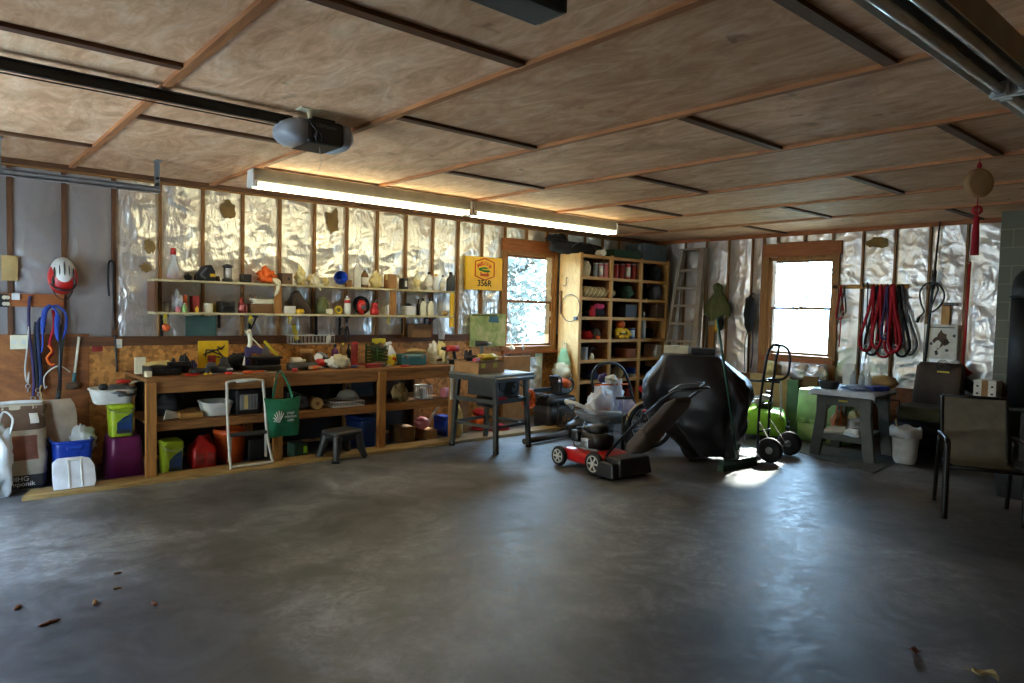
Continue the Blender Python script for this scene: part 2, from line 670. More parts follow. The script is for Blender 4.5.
kk('sling_fabric', '#6e6757', .85, bump=.3, bs=300)
kk('saw_grey', '#605f56', .5)
kk('bench_grey', '#4e5048', .55)
kk('chest_green', '#a3c787', .5)
kk('pale_sheet', '#c3cdd6', .5)
kk('rope_white', '#b9b4a8', .8)
kk('dry_leaf', '#6a3c20', .8)
kk('off_tube', '#cfccbf', .12)
kk('fixture_grey', '#77756a', .45)
kk('stove_black', '#0d0d0e', .6)
kk('mat_grey', '#5b5c56', .9, bump=.4, bs=120)
kk('kraft_insulation', '#7f6436', .9, v=.3)
kk('ink_black', '#141210', .7)
kk('ink_red', '#c23a10', .6)
kk('ink_green', '#2f7d33', .6)
kk('sign_yellow', '#e8b40a', .45, v=.06)
kk('ink_white', '#d8d8d2', .6)
kk('yellow_tool', '#b8a51f', .5)
kk('leather', '#3a2a1c', .7)
kk('opener_grey', '#8d9196', .35)
kk('wicker', '#a8855a', .8, bump=.4, bs=90)
K['stud'] = wood('stud_wood', '#70491f', '#94662f', 'Z')
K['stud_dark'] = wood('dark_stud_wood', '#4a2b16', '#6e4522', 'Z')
K['pine_x'] = wood('pine_x', '#7b4d22', '#b07a3d', 'X')
K['pine_y'] = wood('pine_y', '#93592f', '#b57a48', 'Y')
K['pine_z'] = wood('pine_z', '#7d5124', '#a87537', 'Z')
K['dark_shade_board'] = wood('dark_shade_board', '#1a120b', '#2b1d11', 'X')  # near-black for the shade painted under the bench, and the bookcase back
K['header'] = wood('header_fir', '#83451b', '#a8632a', 'X')
K['header_y'] = wood('header_fir_y', '#83451b', '#a8632a', 'Y')
K['bench_wood'] = wood('bench_wood', '#6a4420', '#966736', 'X')
K['seam'] = wood('seam_strip', '#4a2c16', '#6b4322', 'X')
K['ladder_wood'] = wood('ladder_wood', '#7f7365', '#a59888', 'Z')
K['case_wood'] = wood('case_wood', '#a5763a', '#cf9d58', 'X')
K['case_wood_z'] = wood('case_wood_z', '#a5763a', '#cf9d58', 'Z')
K['shelf_wood'] = wood('shelf_wood', '#8e8260', '#c9bd92', 'X')
K['plank'] = wood('floor_plank', '#7d6138', '#b0935c', 'X')
K['ply_ceiling'] = plymat('ceiling_plywood', '#c6946b', '#e3b58a', '#f3d3ae')
K['osb'] = osbmat('osb', '#8a5a28', '#b98140')
K['osb_pale'] = plymat('ply_pale', '#b88b4c', '#cfa463', '#dcb877', 'Z')
K['ply_wall'] = plymat('wall_plywood', '#5f3617', '#7d4a20', '#96602d', 'X')
K['foil'] = foilmat('foil', (.92, .91, .88), .28, .28, 7, .75)
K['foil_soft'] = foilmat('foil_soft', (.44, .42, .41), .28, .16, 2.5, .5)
K['foil_white'] = foilmat('foil_white', (.96, .95, .94), .34, .22, 4, .8)
K['concrete'] = concrete()
K['block'] = blockmat()
K['glass'] = glassmat()
K['clear'] = clearmat('clear_plastic', '#dfe4e4', .35)
K['milky'] = clearmat('milky_plastic', '#e8ecef', .8, .35)
K['bagfilm'] = clearmat('bag_film', '#e8ebf0', .62, .3)
K['tube_on'] = glow('lit_tube', LAMP_COL, LAMP)

# ================================================================ SETTING
SP = .4064
NX = [-8.9987+SP*i for i in range(-4, 23)]        # studs of the long wall
EY = [-1.0578-SP*j for j in range(-2, 20)]        # studs of the window wall
ZP = 2.745                                        # underside of the top plate
ZC = 2.80                                         # underside of the ceiling sheets


def struct(name, mb, mt, parent=None, bevel=0, label=None):
    o = ob(name, mb, mt, parent, bevel=bevel)
    if not parent: o['kind'] = 'structure'
    if label: o['label'] = label
    return o


floor = struct('floor', MB().box((-4.8, -4.3, -.1), (12.6, 9.6, .2)), K['concrete'])
tag(floor, 'worn grey concrete garage floor', 'floor')

# ---- long wall behind the workbench (plane y = 0)
W1 = (-3.30, -2.34, 1.02, 2.42)                   # window opening x0 x1 z0 z1
mb = MB()
for x0, x1, z0, z1 in ((-11, W1[0], 0, 2.9), (W1[1], .25, 0, 2.9), (W1[0], W1[1], 0, W1[2]), (W1[0], W1[1], W1[3], 2.9)):
    mb.box(((x0+x1)/2, .135, (z0+z1)/2), (x1-x0, .05, z1-z0))
wn = struct('wall_north', mb, K['osb'])
tag(wn, 'long stud wall with foil insulation behind the workbench', 'wall')
for i, x in enumerate(NX):
    if x > .1: continue
    if W1[0]+.02 < x < W1[1]-.02: 
        struct('cripple_stud', MB().box((x, .05, (2.60+ZP)/2), (.038, .09, ZP-2.60)), K['stud'], wn)
        continue
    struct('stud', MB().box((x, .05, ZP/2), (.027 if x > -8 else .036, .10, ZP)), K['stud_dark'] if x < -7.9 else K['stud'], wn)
struct('top_plate', MB().box((-5.4, .05, ZP+.035), (11.2, .11, .07)), K['pine_x'], wn)
struct('ledger_board', MB().box((-6.0, -.012, 1.19), (5.3, .026, .09)), K['seam'], wn)
struct('lower_panel', MB().box((-7.15, -.004, .575), (7.7, .012, 1.15)), K['osb'], wn)
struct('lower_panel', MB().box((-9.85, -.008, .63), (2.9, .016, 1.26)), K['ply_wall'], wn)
struct('blocking_board', MB().box((-9.5, -.012, 1.565), (1.8, .03, .115)), K['header'], wn)


def ridge(q):
    return 1-abs(noise.noise(q))*2.2


def foil_bay(a, b, z0, z1, parent, seed, wallaxis, soft=False, torn=None, amp=1.0):
    "crumpled foil stapled between two studs: sharp tension folds running from the staples"
    nz = max(8, int((z1-z0)*52))
    sg = 1 if seed % 2 else -1
    def fn(u, v):
        p = a+(b-a)*u
        z = z0+(z1-z0)*v
        w = p*sg
        q = Vector((w*2.6+z*1.5+seed*9, z*3.4-w*1.2, seed*3.3))
        q2 = Vector((w*6-z*3.0+seed*5, z*7.5+w*2, seed*7.7))
        k = max(0, ridge(q))**2*.016+noise.noise(q*.8)*.006+max(0, ridge(q2))**2*.010+noise.noise(q2*2.3)*.003
        k = k*amp*min(1, sin(pi*u)**.6)+.010*sin(pi*u)
        dd = .034-k
        return (p, dd, z) if wallaxis == 'N' else (dd, p, z)
    mb = MB().sheet(fn, 22, nz)
    if wallaxis != 'N': mb.f = [q[::-1] for q in mb.f]
    return struct('foil_panel', mb, K['foil_soft'] if soft else K['foil_white' if wallaxis == 'E' else 'foil'], parent)


for i in range(len(NX)-1):
    a, b = NX[i]+.013, NX[i+1]-.013
    if a > 0: break
    b = min(b, -.02)
    if a > W1[0]-.08 and b < W1[1]+.2:
        foil_bay(a, b, 2.60, ZP, wn, i, 'N', amp=.8)
        if b < W1[1]+.1: foil_bay(a, b, .45, .94, wn, i+40, 'N', amp=.8)
        continue
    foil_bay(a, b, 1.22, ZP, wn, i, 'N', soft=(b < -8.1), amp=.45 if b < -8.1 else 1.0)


def torn_patch(pts, parent, mt, wall, off):
    "hole torn in the foil where the kraft face shows"
    mb = MB()
    if wall == 'N': mb.prism([(x, z) for x, z in pts], 0, .004, Matrix(((1, 0, 0, 0), (0, 0, -1, off), (0, 1, 0, 0), (0, 0, 0, 1))))
    else: mb.prism([(y, z) for y, z in pts], 0, .004, Matrix(((0, 0, -1, off), (1, 0, 0, 0), (0, 1, 0, 0), (0, 0, 0, 1))))
    struct('torn_patch', mb, mt, parent, label='brown kraft backing showing through torn foil')


def blob(cx, cz, rx, rz, seed, n=16):
    return [(cx+rx*cos(2*pi*k/n)*(1+.75*noise.noise(Vector((k*.9, seed*3.1, 0)))), cz+rz*sin(2*pi*k/n)*(1+.75*noise.noise(Vector((k*.9, 9, seed*2.3))))) for k in range(n)]


for px, py, rx, rz, sd in ((228, 209, .075, .095, 1), (333, 221, .085, .13, 2), (150, 247, .05, .07, 3), (146, 268, .05, .045, 4)):
    p = at(px, py, y=0)
    torn_patch(blob(p.x, p.z, rx, rz, sd), wn, K['kraft_insulation'], 'N', -.002)

# ---- window wall (plane x = 0)
W2 = (-3.12, -2.16, 1.00, 2.44)
mb = MB()
for y0, y1, z0, z1 in ((-9.2, W2[0], 0, 2.9), (W2[1], .25, 0, 2.9), (W2[0], W2[1], 0, W2[2]), (W2[0], W2[1], W2[3], 2.9)):
    mb.box((.135, (y0+y1)/2, (z0+z1)/2), (.05, y1-y0, z1-z0))
we = struct('wall_east', mb, K['osb'])
tag(we, 'short stud wall with foil insulation and the far window', 'wall')
for y in EY:
    if y > -.05 or y < -5.3: continue
    if W2[0]+.02 < y < W2[1]-.02:
        struct('cripple_stud', MB().box((.05, y, (2.66+ZP)/2), (.09, .038, ZP-2.66)), K['stud'], we)
        continue
    struct('stud', MB().box((.05, y, ZP/2), (.10, .026, ZP)), K['stud'], we)
struct('stud', MB().box((.05, W2[1]+.10, ZP/2), (.10, .05, ZP)), K['stud'], we)
struct('top_plate', MB().box((.05, -4.5, ZP+.03), (.11, 9.2, .06)), K['header_y'], we)
struct('lower_panel', MB().box((-.004, -2.6, .35), (.012, 5.3, .70)), K['ply_wall'], we)
for i in range(len(EY)-1):
    a, b = EY[i+1]+.012, EY[i]-.012
    if b > 0: b = -.03
    if a < -5.6 or b < a: continue
    if a > W2[0]-.12 and b < W2[1]+.12:
        foil_bay(a, b, 2.66, ZP, we, i+60, 'E', amp=.8)
        foil_bay(a, b, .55, .93, we, i+90, 'E', amp=1.3)
        continue
    foil_bay(a, b, .5, ZP, we, i+60, 'E')
p = at(877, 243, x=0)
torn_patch(blob(p.y, p.z, .15, .07, 6), we, K['kraft_insulation'], 'E', -.002)
for px, rx, rz, sd in ((803, .07, .06, 7), (818, .13, .10, 8)):
    p = at(px, 375, x=0)
    torn_patch(blob(p.y, .79, rx, rz, sd), we, K['kraft_insulation'], 'E', -.004)

# ---- side and back walls out of view
struct('wall_south', MB().box((-4.8, -9.1, 1.45), (12.6, .1, 2.9)), K['osb'])
mb = MB()
DW = (-3.7, -0.95, 2.10)                           # open garage door
for y0, y1, z0, z1 in ((-9.2, DW[0], 0, 2.9), (DW[1], .25, 0, 2.9), (DW[0], DW[1], DW[2], 2.9)):
    mb.box((-10.85, (y0+y1)/2, (z0+z1)/2), (.1, y1-y0, z1-z0))
struct('wall_west', mb, K['osb'])

# ---- ceiling
ce = struct('ceiling', MB().box((-4.8, -4.4, 2.875), (12.2, 9.6, .05)), K['seam'])
tag(ce, 'plywood sheet ceiling with pine battens over the seams', 'ceiling')
XB = [-10.98]+[-9.76+1.22*i for i in range(9)]
SE = [(-2.44, -4.88, -7.32), (-1.22, -3.70, -6.14), (-2.47, -4.94, -7.4), (-1.24, -3.69, -6.17), (-2.47, -4.95, -7.4), (-1.2, -3.52, -5.97, -8.4), (-2.34, -4.87, -7.3), (-1.2, -3.62, -6.05), (-2.40, -4.85, -7.3)]
for i in range(9):
    x0, x1 = XB[i], min(XB[i+1], .1)
    ys = [.1, *SE[i], -9.1]
    for a, b in zip(ys, ys[1:]):
        struct('plywood_panel', MB().box(((x0+x1)/2, (a+b)/2, ZC+.012), (x1-x0-.006, a-b-.012, .024)), K['ply_ceiling'], ce)
    for s in SE[i]:
        struct('seam_strip', MB().box(((x0+x1)/2, s, ZC-.010), (x1-x0-.05, .06, .022)), K['seam'], ce)
for i, x in enumerate(XB[1:-1]):
    struct('batten', MB().box((x, -4.5, ZC-.012), (.045 if i else .07, 9.0, .024)), K['pine_y'], ce)
struct('batten', MB().box((-4.9, -.06, ZC-.02), (12, .06, .04)), K['seam'], ce)

# ---- windows
def window(name, axis, a0, a1, z0, z1, glass, label):
    "double-hung wooden window; a0..a1 along the wall; children frame, sashes, panes"
    def bx(mb, a, d, z, la, ld, lz):
        return mb.box((a, d, z), (la, ld, lz)) if axis == 'N' else mb.box((d, a, z), (ld, la, lz))
    w = a1-a0; mid = (a0+a1)/2
    fr = MB()
    for a in (a0-.02, a1+.02): bx(fr, a, .07, (z0+z1)/2, .05, .15, z1-z0+.10)
    bx(fr, mid, .07, z1+.025, w+.09, .15, .05); bx(fr, mid, .06, z0-.03, w+.12, .17, .05)
    root = ob(name, fr, K['pine_z'], kind='structure')
    tag(root, label, 'window')
    zm = (z0+z1)/2-.015
    for zz0, zz1, d in ((zm-.015, z1, .062), (z0, zm+.018, .032)):
        s = MB()
        for a in (a0+.015, a1-.015): bx(s, a, d, (zz0+zz1)/2, .032, .03, zz1-zz0)
        bx(s, mid, d, zz1-.016, w, .03, .034); bx(s, mid, d, zz0+.018, w, .03, .036)
        so_ = ob('sash', s, K['stud'], root)
        g = MB(); bx(g, mid, d, (zz0+zz1)/2, w-.05, .004, zz1-zz0-.05)
        ob('pane', g, K['glass'], so_)
    lk = MB(); bx(lk, mid, .055, zm+.03, .06, .03, .018)
    ob('sash_lock', lk, K['steel'], root, bevel=.004)
    return root

window('window_1', 'N', -3.265, -2.375, 1.055, 2.37, None, 'double hung window over the table saw, trees outside')
window('window_2', 'E', -3.105, -2.20, 1.03, 2.395, None, 'bright double hung window in the short wall behind the hand truck')
struct('trim_1', MB().box((-2.82, -.008, 2.505), (1.10, .03, .17)), K['header'])
struct('trim_2', MB().box((-3.33, -.008, 1.70), (.07, .03, 1.44)), K['pine_z'])
struct('trim_3', MB().box((-2.325, -.008, 1.70), (.05, .03, 1.44)), K['pine_z'])
struct('trim_4', MB().box((-2.82, -.02, .975), (1.06, .06, .05)), K['header'])
struct('trim_5', MB().box((-.008, -2.64, 2.545), (.03, 1.18, .19)), K['header_y'])
struct('trim_6', MB().box((-.008, -2.11, 1.55), (.03, .10, 1.80)), K['pine_z'])
struct('trim_7', MB().box((-.008, -3.16, 1.55), (.03, .09, 1.80)), K['pine_z'])
struct('trim_8', MB().box((-.02, -2.64, .955), (.06, 1.1, .06)), K['header_y'])
struct('trim_9', MB().box((-2.95, -.006, .70), (.5, .016, .50)), K['osb'])
pl = MB()
pl.prism([(-9.02, -1.04), (-2.55, -1.04), (-2.55, -.80), (-8.94, -.80)], 0, .035)
tag(struct('trim_10', pl, K['plank'], bevel=.004), 'flat timber plank on the floor along the workbench', 'plank')

# ---- block chimney
ch = struct('chimney_column', MB().box((-.25, -5.68, 1.4), (.5, 1.0, 2.8)), K['block'])
tag(ch, 'grey concrete block chimney column beside the foil wall', 'column')

# ---- outdoors: grass and trees behind the windows
K['grass'] = mat('grass', '#7d7b66', .9, v=.3, sc=3)
tag(struct('ground', MB().box((0, 0, -.35), (90, 90, .2)), K['grass']), 'grass ground outside the garage', 'ground')
K['bark'] = mat('bark', '#4b4035', .9, bump=.5, bs=14)


def leafmat():
    M, nt, b = nodes('leaf')
    n = noi(nt, coords(nt), 1.2, 3)
    nt.links.new(ramp(nt, n, [(.3, (.060, .068, .050)), (.7, (.115, .125, .095))]), b.inputs['Base Color'])
    b.inputs['Roughness'].default_value = .6
    return M
K['leaf'] = leafmat()


def tree(x, y, h, r, seed, label, nl=2600):
    rnd = random.Random(seed)
    t = thing('tree', label, 'tree', (x, y, -.25), 0, 'trees outside the windows')
    tr = MB().tube(spl([(0, 0, 0), (.1, .05, h*.3), (-.1, .1, h*.6), (.05, 0, h*.92)], 4), [.20*(1-.85*k/12) for k in range(13)], 8)
    for k in range(9):
        a = rnd.uniform(0, 6.28); z = h*rnd.uniform(.25, .8)
        tr.tube([(0, 0, z), (r*.45*cos(a), r*.45*sin(a), z+.5), (r*.85*cos(a), r*.85*sin(a), z+.9)], [.06, .04, .015], 5)
    ob('trunk', tr, K['bark'], t)
    mb = MB()
    for k in range(nl):
        u = Vector((rnd.gauss(0, 1), rnd.gauss(0, 1), rnd.gauss(0, 1))).normalized()*(rnd.random()**.45)
        c = Vector((u.x*r, u.y*r, h*.58+u.z*h*.45))
        if noise.noise(c*.9+Vector((seed, 0, 0))) < -.08: continue
        d = Vector((rnd.uniform(-1, 1), rnd.uniform(-1, 1), rnd.uniform(-1, 1))).normalized()
        e = d.orthogonal().normalized()
        s = rnd.uniform(.07, .15)
        mb.add([c-d*s, c+e*s*.5, c+d*s, c-e*s*.5], [[0, 1, 2, 3]])
    ob('foliage', mb, K['leaf'], t)
    return t

tree(1.0, 5.2, 5.0, 2.1, 3, 'leafy tree close outside the window over the table saw', 3800)
tree(5.2, 9.8, 6.5, 2.8, 5, 'second leafy tree deeper outside the window over the table saw', 3200)
tree(19, 5.4, 8.5, 2.6, 8, 'leafy tree seen low through the bright far window', 2600)

K['driveway'] = mat('driveway', '#b9b4aa', .9, v=.12, sc=4)
tag(struct('road', MB().box((-17, -3.5, -.14), (12.2, 9, .24)), K['driveway']), 'pale concrete driveway outside the open garage door', 'driveway')
K['dark_leaf'] = mat('dark_leaf', '#2b331f', .9, v=.4, sc=2)
hd = MB().loft([(-.2, 2.2, 16, 5), (4, 2.6, 16, 5), (11, 2.2, 15.6, 4), (14, .9, 15, 3)], 90).jitter(.6, .9, 3)
one('sky_block_hedge', hd, K['dark_leaf'], 'unseen wall of dark leaves added across the driveway to block the sky', 'sky_block_hedge', (-26.5, -4, 0))  # unseen dark greenery added to hold back sky light at the open door

t = thing('bounce_shed', 'unseen pale shed added across the driveway to bounce sunlight indoors', 'shed', (-19.6, -3.2, 0))  # added out of view: its sunlit wall bounces light onto the window wall
ob('wall', MB().box((0, 0, 1.5), (1.6, 15, 3.4)), mat('bounce_siding', '#bdb9ac', .8), t)
ob('roof', MB().prism([(-1.1, 3.2), (1.1, 3.2), (0, 4.0)], -7.7, 7.7, RM(rx=pi/2)), K['dark_leaf'], t)

# portals let the renderer find the daylight openings
portal('daylight_portal', (-2.82, .165, 1.71), (radians(-90), 0, 0), .96, 1.40)
portal('daylight_portal', (.165, -2.64, 1.72), (0, radians(90), 0), 1.44, .96)
portal('daylight_portal', (-10.91, (DW[0]+DW[1])/2, DW[2]/2), (0, radians(-90), 0), DW[2], DW[1]-DW[0])

# ================================================================ CEILING HARDWARE
def strip_light(x0, x1, y, z, label, lit, rz=0):
    t = thing('strip_light', label, 'light', ((x0+x1)/2, y, z), rz, 'ceiling strip lights')
    L = x1-x0
    h = MB().box((0, 0, .115), (L, .115, .115), top=(1, .9))
    ob('housing', h, K['fixture_grey'], t, bevel=.004)
    if not lit:
        rf = MB()
        for s in (-1, 1):
            rf.add([(-L/2, s*.055, .062), (L/2, s*.055, .062), (L/2, s*.085, .022), (-L/2, s*.085, .022), (-L/2, s*.055, .066), (L/2, s*.055, .066), (L/2, s*.088, .024), (-L/2, s*.088, .024)],
                   [[0, 1, 2, 3], [7, 6, 5, 4], [3, 2, 6, 7], [0, 3, 7, 4], [1, 5, 6, 2]])
        ob('reflector', rf, K['white_metal'], t)
    for s in (-1, 1):
        ty = .06 if lit else .04
        tb = MB().cyl((-L/2+.03, s*ty, .028), (L/2-.03, s*ty, .028), .019, n=12)
        tube = ob('tube', tb, K['tube_on'] if lit else K['off_tube'], t)
        ob('socket', MB().box((-L/2+.02, s*ty, .035), (.03, .045, .06)).box((L/2-.02, s*ty, .035), (.03, .045, .06)), K['white_plastic'], tube, bevel=.004)
    ob('end_cap', MB().box((-L/2-.004, 0, .085), (.012, .17, .15), top=(1, .75)), K['white_plastic'], t, bevel=.003)
    ob('end_cap', MB().box((L/2+.004, 0, .085), (.012, .17, .15), top=(1, .75)), K['white_plastic'], t, bevel=.003)
    hg = MB()
    for k in (-.35, .35): hg.box((L*k, 0, .13), (.02, .03, .08))
    ob('hanger', hg, K['steel'], t)
    return t

strip_light(-7.37, -4.99, -1.35, 2.605, 'lit fluorescent strip light over the workbench, end nearer the helmet', True)
strip_light(-4.95, -2.57, -1.35, 2.605, 'lit fluorescent strip light over the workbench, end nearer the bookcase', True)
strip_light(-8.75, -6.42, -6.74, 2.45, 'unlit strip light high at the top edge, nearer half of the run', False)
strip_light(-6.38, -4.0, -6.74, 2.45, 'unlit strip light beyond the joint, farther half of the run', False)

# garage door track along the long wall
t = thing('garage_door_track', 'galvanized garage door track hung below the ceiling near the helmet', 'door track', (-8.02, -1.0, 2.54))
ch_ = MB()
ch_.box((-1.3, .03, 0), (2.6, .004, .055)).box((-1.3, .012, .026), (2.6, .04, .004)).box((-1.3, .012, -.026), (2.6, .04, .004)).box((-1.3, -.006, 0), (2.6, .004, .018))
ob('rail', ch_, K['galvanized'], t)
for dx in (-.02, -1.12):
    b = MB().box((dx, .04, .13), (.035, .004, .24)).box((dx+.016, .02, .13), (.004, .04, .24)).box((dx+.0, .0, .245), (.05, .12, .006))
    ob('hanger', b, K['galvanized'], t)
    ob('bolt', MB().cyl((dx, .035, .05), (dx, -.01, .05), .012, n=8).cyl((dx, .035, .10), (dx, -.01, .10), .012, n=8), K['dark_steel'], t)

# garage door opener
t = thing('garage_door_opener', 'grey and black garage door opener on its ceiling rail', 'garage door opener', (-7.66, -3.27, 2.60))
ob('rail', MB().box((-1.6, 0, .135), (2.9, .035, .05)).box((-1.6, 0, .163), (2.9, .07, .006)), K['black_metal'], t)
ob('chain', MB().tube([(-2.9, .02, .10), (-.25, .02, .10)], .004, 6), K['dark_steel'], t)
body = ob('motor_housing', MB().box((.02, 0, .075), (.24, .30, .15)), K['black_plastic'], t, bevel=.02)
text('LiftMaster', .034, K['grey_plastic'], body, (.02, -.153, .11), (radians(90), 0, 0))
for s, L in ((-1, .15), (1, .11)):
    cap = MB().loft([(0, .080, .15, 4), (.05, .078, .148, 4), (L*.6, .068, .13, 3.5), (L*.85, .048, .10, 3), (L, .014, .04, 2.5)], 28, RM((.02+s*.12, 0, .075), 0, s*pi/2, 0))
    ob('light_lens', cap, K['opener_grey'], t)
ob('vent_grille', MB().box((.02, -.04, .158), (.15, .16, .02)), K['black_metal'], t, bevel=.004)
for dx in (-.05, .09): ob('bracket', MB().box((dx, .08, .175), (.03, .006, .05)), K['dark_steel'], t)
sc = MB().tube(spl([(-.09, -.15, .185), (-.09, -.16, .12), (-.06, -.19, .06), (-.06, -.175, .02), (-.03, -.17, .0), (-.02, -.175, .04), (-.05, -.18, .07), (-.07, -.175, .03)], 5), .007, 6)
ob('power_cord', sc, K['black_plastic'], t)
ob('outlet_plate', MB().box((-.09, -.13, .196), (.13, .09, .008)).cyl((-.09, -.145, .19), (-.092, -.152, .14), .02, .011, 10), K['cream_plastic'], t)
ob('pull_string', MB().tube([(.02, -.05, 0), (.03, -.06, -.1), (.0, -.05, -.18)], .0015, 5), K['rope_white'], t)

p = at(551, 12, y=-5.72)
t = thing('opener_rail_head', 'dark metal opener box hanging at the top edge of the ceiling', 'garage door opener', (p.x, -5.72, p.z))
ob('housing', MB().box((-.45, 0, .02), (.9, .16, .10)), K['dark_steel'], t, bevel=.012)
ob('end_plate', MB().box((.006, 0, .02), (.012, .14, .085)).cyl((.01, 0, .02), (.02, 0, .02), .02), K['dark_plastic'], t, bevel=.004)
ob('hanger', MB().box((-.05, 0, (2.8-p.z)/2+.03), (.03, .006, 2.8-p.z-.07)).box((-.8, 0, (2.8-p.z)/2+.03), (.03, .006, 2.8-p.z-.07)), K['dark_steel'], t)

# wind chime
p = at(980, 158, z=2.776)
t = thing('hanging_ornament', 'round woven disc ornament with red tassel hanging from the ceiling', 'ornament', (p.x, p.y, 2.776))
pd = lambda py: at(980-.0*(py-158), py, x=p.x).z-2.776
ob('cord', MB().tube([(0, 0, 0), (0, 0, pd(170))], .003, 6).tube([(0, 0, pd(198)), (0, 0, pd(226))], .004, 6), K['red_cloth'], t)
ob('bead', MB().loft([(pd(170), .004, .004), (pd(167), .016, .016), (pd(165), .016, .016), (pd(162), .004, .004)], 12), K['red_cloth'], t)
rr = (pd(168)-pd(198))/2
dsc = MB().loft([(-.022, rr*.7, rr*.7), (-.012, rr*.97, rr*.97), (.012, rr*.97, rr*.97), (.022, rr*.7, rr*.7)], 32, RM((0, 0, (pd(168)+pd(198))/2), radians(90), 0, radians(-40)))
ob('disc', dsc, K['wicker'], t)
kn = MB()
for a in range(4): kn.ring((0, 0, pd(210)), .03, .007, 'X', 12, 6, RM(rz=a*pi/4+.3))
ob('knot', kn, K['red_cloth'], t)
ts = MB()
rnd = random.Random(2)
z0, z1 = pd(215), pd(255)
ts.loft([(z0, .008, .008), (z0-.02, .022, .022), (z0-.05, .018, .018), (z1*.5+z0*.5, .024, .024), (z1, .027, .027)], 12, fn=lambda q, a: q+Vector((.002*sin(a*6), .002*cos(a*6), 0)))
ob('tassel', ts, K['red_cloth'], t)

# ================================================================ BUILDERS
def NB(x0, y0, x1, y1, Y, d, z):
    "box on the long-wall side from its pixel extent: front face on plane y=Y, depth d, standing at z -> centre, w, h"
    xr = at(x1, (y0+y1)/2, y=Y).x
    xl = at(x0, (y0+y1)/2, y=Y+d).x
    w = max(xr-xl, .02)
    top = at((x0+x1)/2, y0, y=Y if z > 1.45 else Y+d*.8).z
    return ((xl+xr)/2, Y+d/2, z), w, max(top-z, .015)


def NR(x0, y0, x1, y1, Yc, z):
    "round thing: centre plane y=Yc -> loc, radius, height"
    a, b = at(x0, (y0+y1)/2, y=Yc), at(x1, (y0+y1)/2, y=Yc)
    m_ = (a+b)/2
    v = Vector((m_.x-CP.x, m_.y-CP.y)).normalized()
    r = (b.x-a.x)*abs(v.y)/2
    return (m_.x, Yc, z), r, max(at((x0+x1)/2, y0, y=Yc).z-z, .015)


def yon(px, py, z):
    return at(px, py, z=z).y


def bottle(label, loc, r, h, body, cap, kind='round', lab=None, group=None, name='bottle', cat='bottle', capf=.12, rz=0):
    t = thing(name, label, cat, loc, rz, group)
    e, ry = (2, r) if kind == 'round' else (4.5, r*.62)
    hb = h*(1-capf)
    s = [(0, r*.92, ry*.92, e), (h*.02, r, ry, e), (hb*.66, r, ry, e), (hb*.80, r*.82, ry*.85, max(2, e*.7)), (hb*.92, r*.42, r*.42, 2), (hb, r*.36, r*.36, 2)]
    if kind == 'can': s = [(0, r*.9, r*.9), (h*.02, r, r), (hb*.9, r, r), (hb*.96, r*.75, r*.75), (hb, r*.5, r*.5)]
    if kind == 'cone': s = [(0, r, r), (h*.03, r, r), (hb*.3, r*.95, r*.95), (hb*.85, r*.35, r*.35), (hb, r*.32, r*.32)]
    if kind == 'tin':
        ob('body', MB().loft([(0, r*.97, r*.97), (h*.03, r, r), (h*.05, r*.97, r*.97), (h*.9, r*.97, r*.97), (h*.92, r, r)], 22), body, t)
        ob('lid', MB().loft([(h*.92, r*1.01, r*1.01), (h*.99, r*1.01, r*1.01), (h, r*.95, r*.95)], 22), cap, t)
        if lab: ob('paper_label', MB().loft([(h*.15, r*.985, r*.985), (h*.8, r*.985, r*.985)], 22), lab, t)
        return t
    ob('body', MB().loft(s, 20), body, t)
    ob('cap', MB().loft([(hb-.002, r*.44, r*.44), (h*.985, r*.40, r*.40), (h, r*.34, r*.34)], 14), cap, t)
    if lab:
        ob('paper_label', MB().loft([(h*.14, r*1.012, ry*1.015, e), (hb*.6, r*1.012, ry*1.015, e)], 20), lab, t)
    if kind == 'jug':
        ob('handle', MB().tube(spl([(r*.35, 0, hb*.95), (r*.95, 0, hb*.88), (r*1.02, 0, hb*.6)], 4), r*.13, 8), body, t)
    return t


def carton(label, loc, w, d, h, mt, rz=0, tape=None, flaps=False, group=None, name='cardboard_box', cat='box', bevel=.004):
    t = thing(name, label, cat, loc, rz, group)
    if flaps:
        T = .005
        mb = MB().box((0, 0, T/2), (w, d, T))
        for s in (-1, 1):
            mb.box((s*(w/2-T/2), 0, h/2), (T, d, h)); mb.box((0, s*(d/2-T/2), h/2), (w, T, h))
        ob('body', mb, mt, t)
        for s in (-1, 1):
            ob('flap', MB().box((0, 0, 0), (w*.48, d*.96, .004)), mt, t, loc=(s*(w/2+w*.17), 0, h+.02-.09*w), rot=(0, s*.75, 0))
    else:
        ob('body', MB().box((0, 0, h/2), (w, d, h)), mt, t, bevel=bevel)
    if tape: ob('tape', MB().box((0, 0, h+.0006), (w*1.001, .05, .0012)).box((w/2+.0004, 0, h*.8), (.001, .05, h*.4)).box((-w/2-.0004, 0, h*.8), (.001, .05, h*.4)), tape, t)
    return t


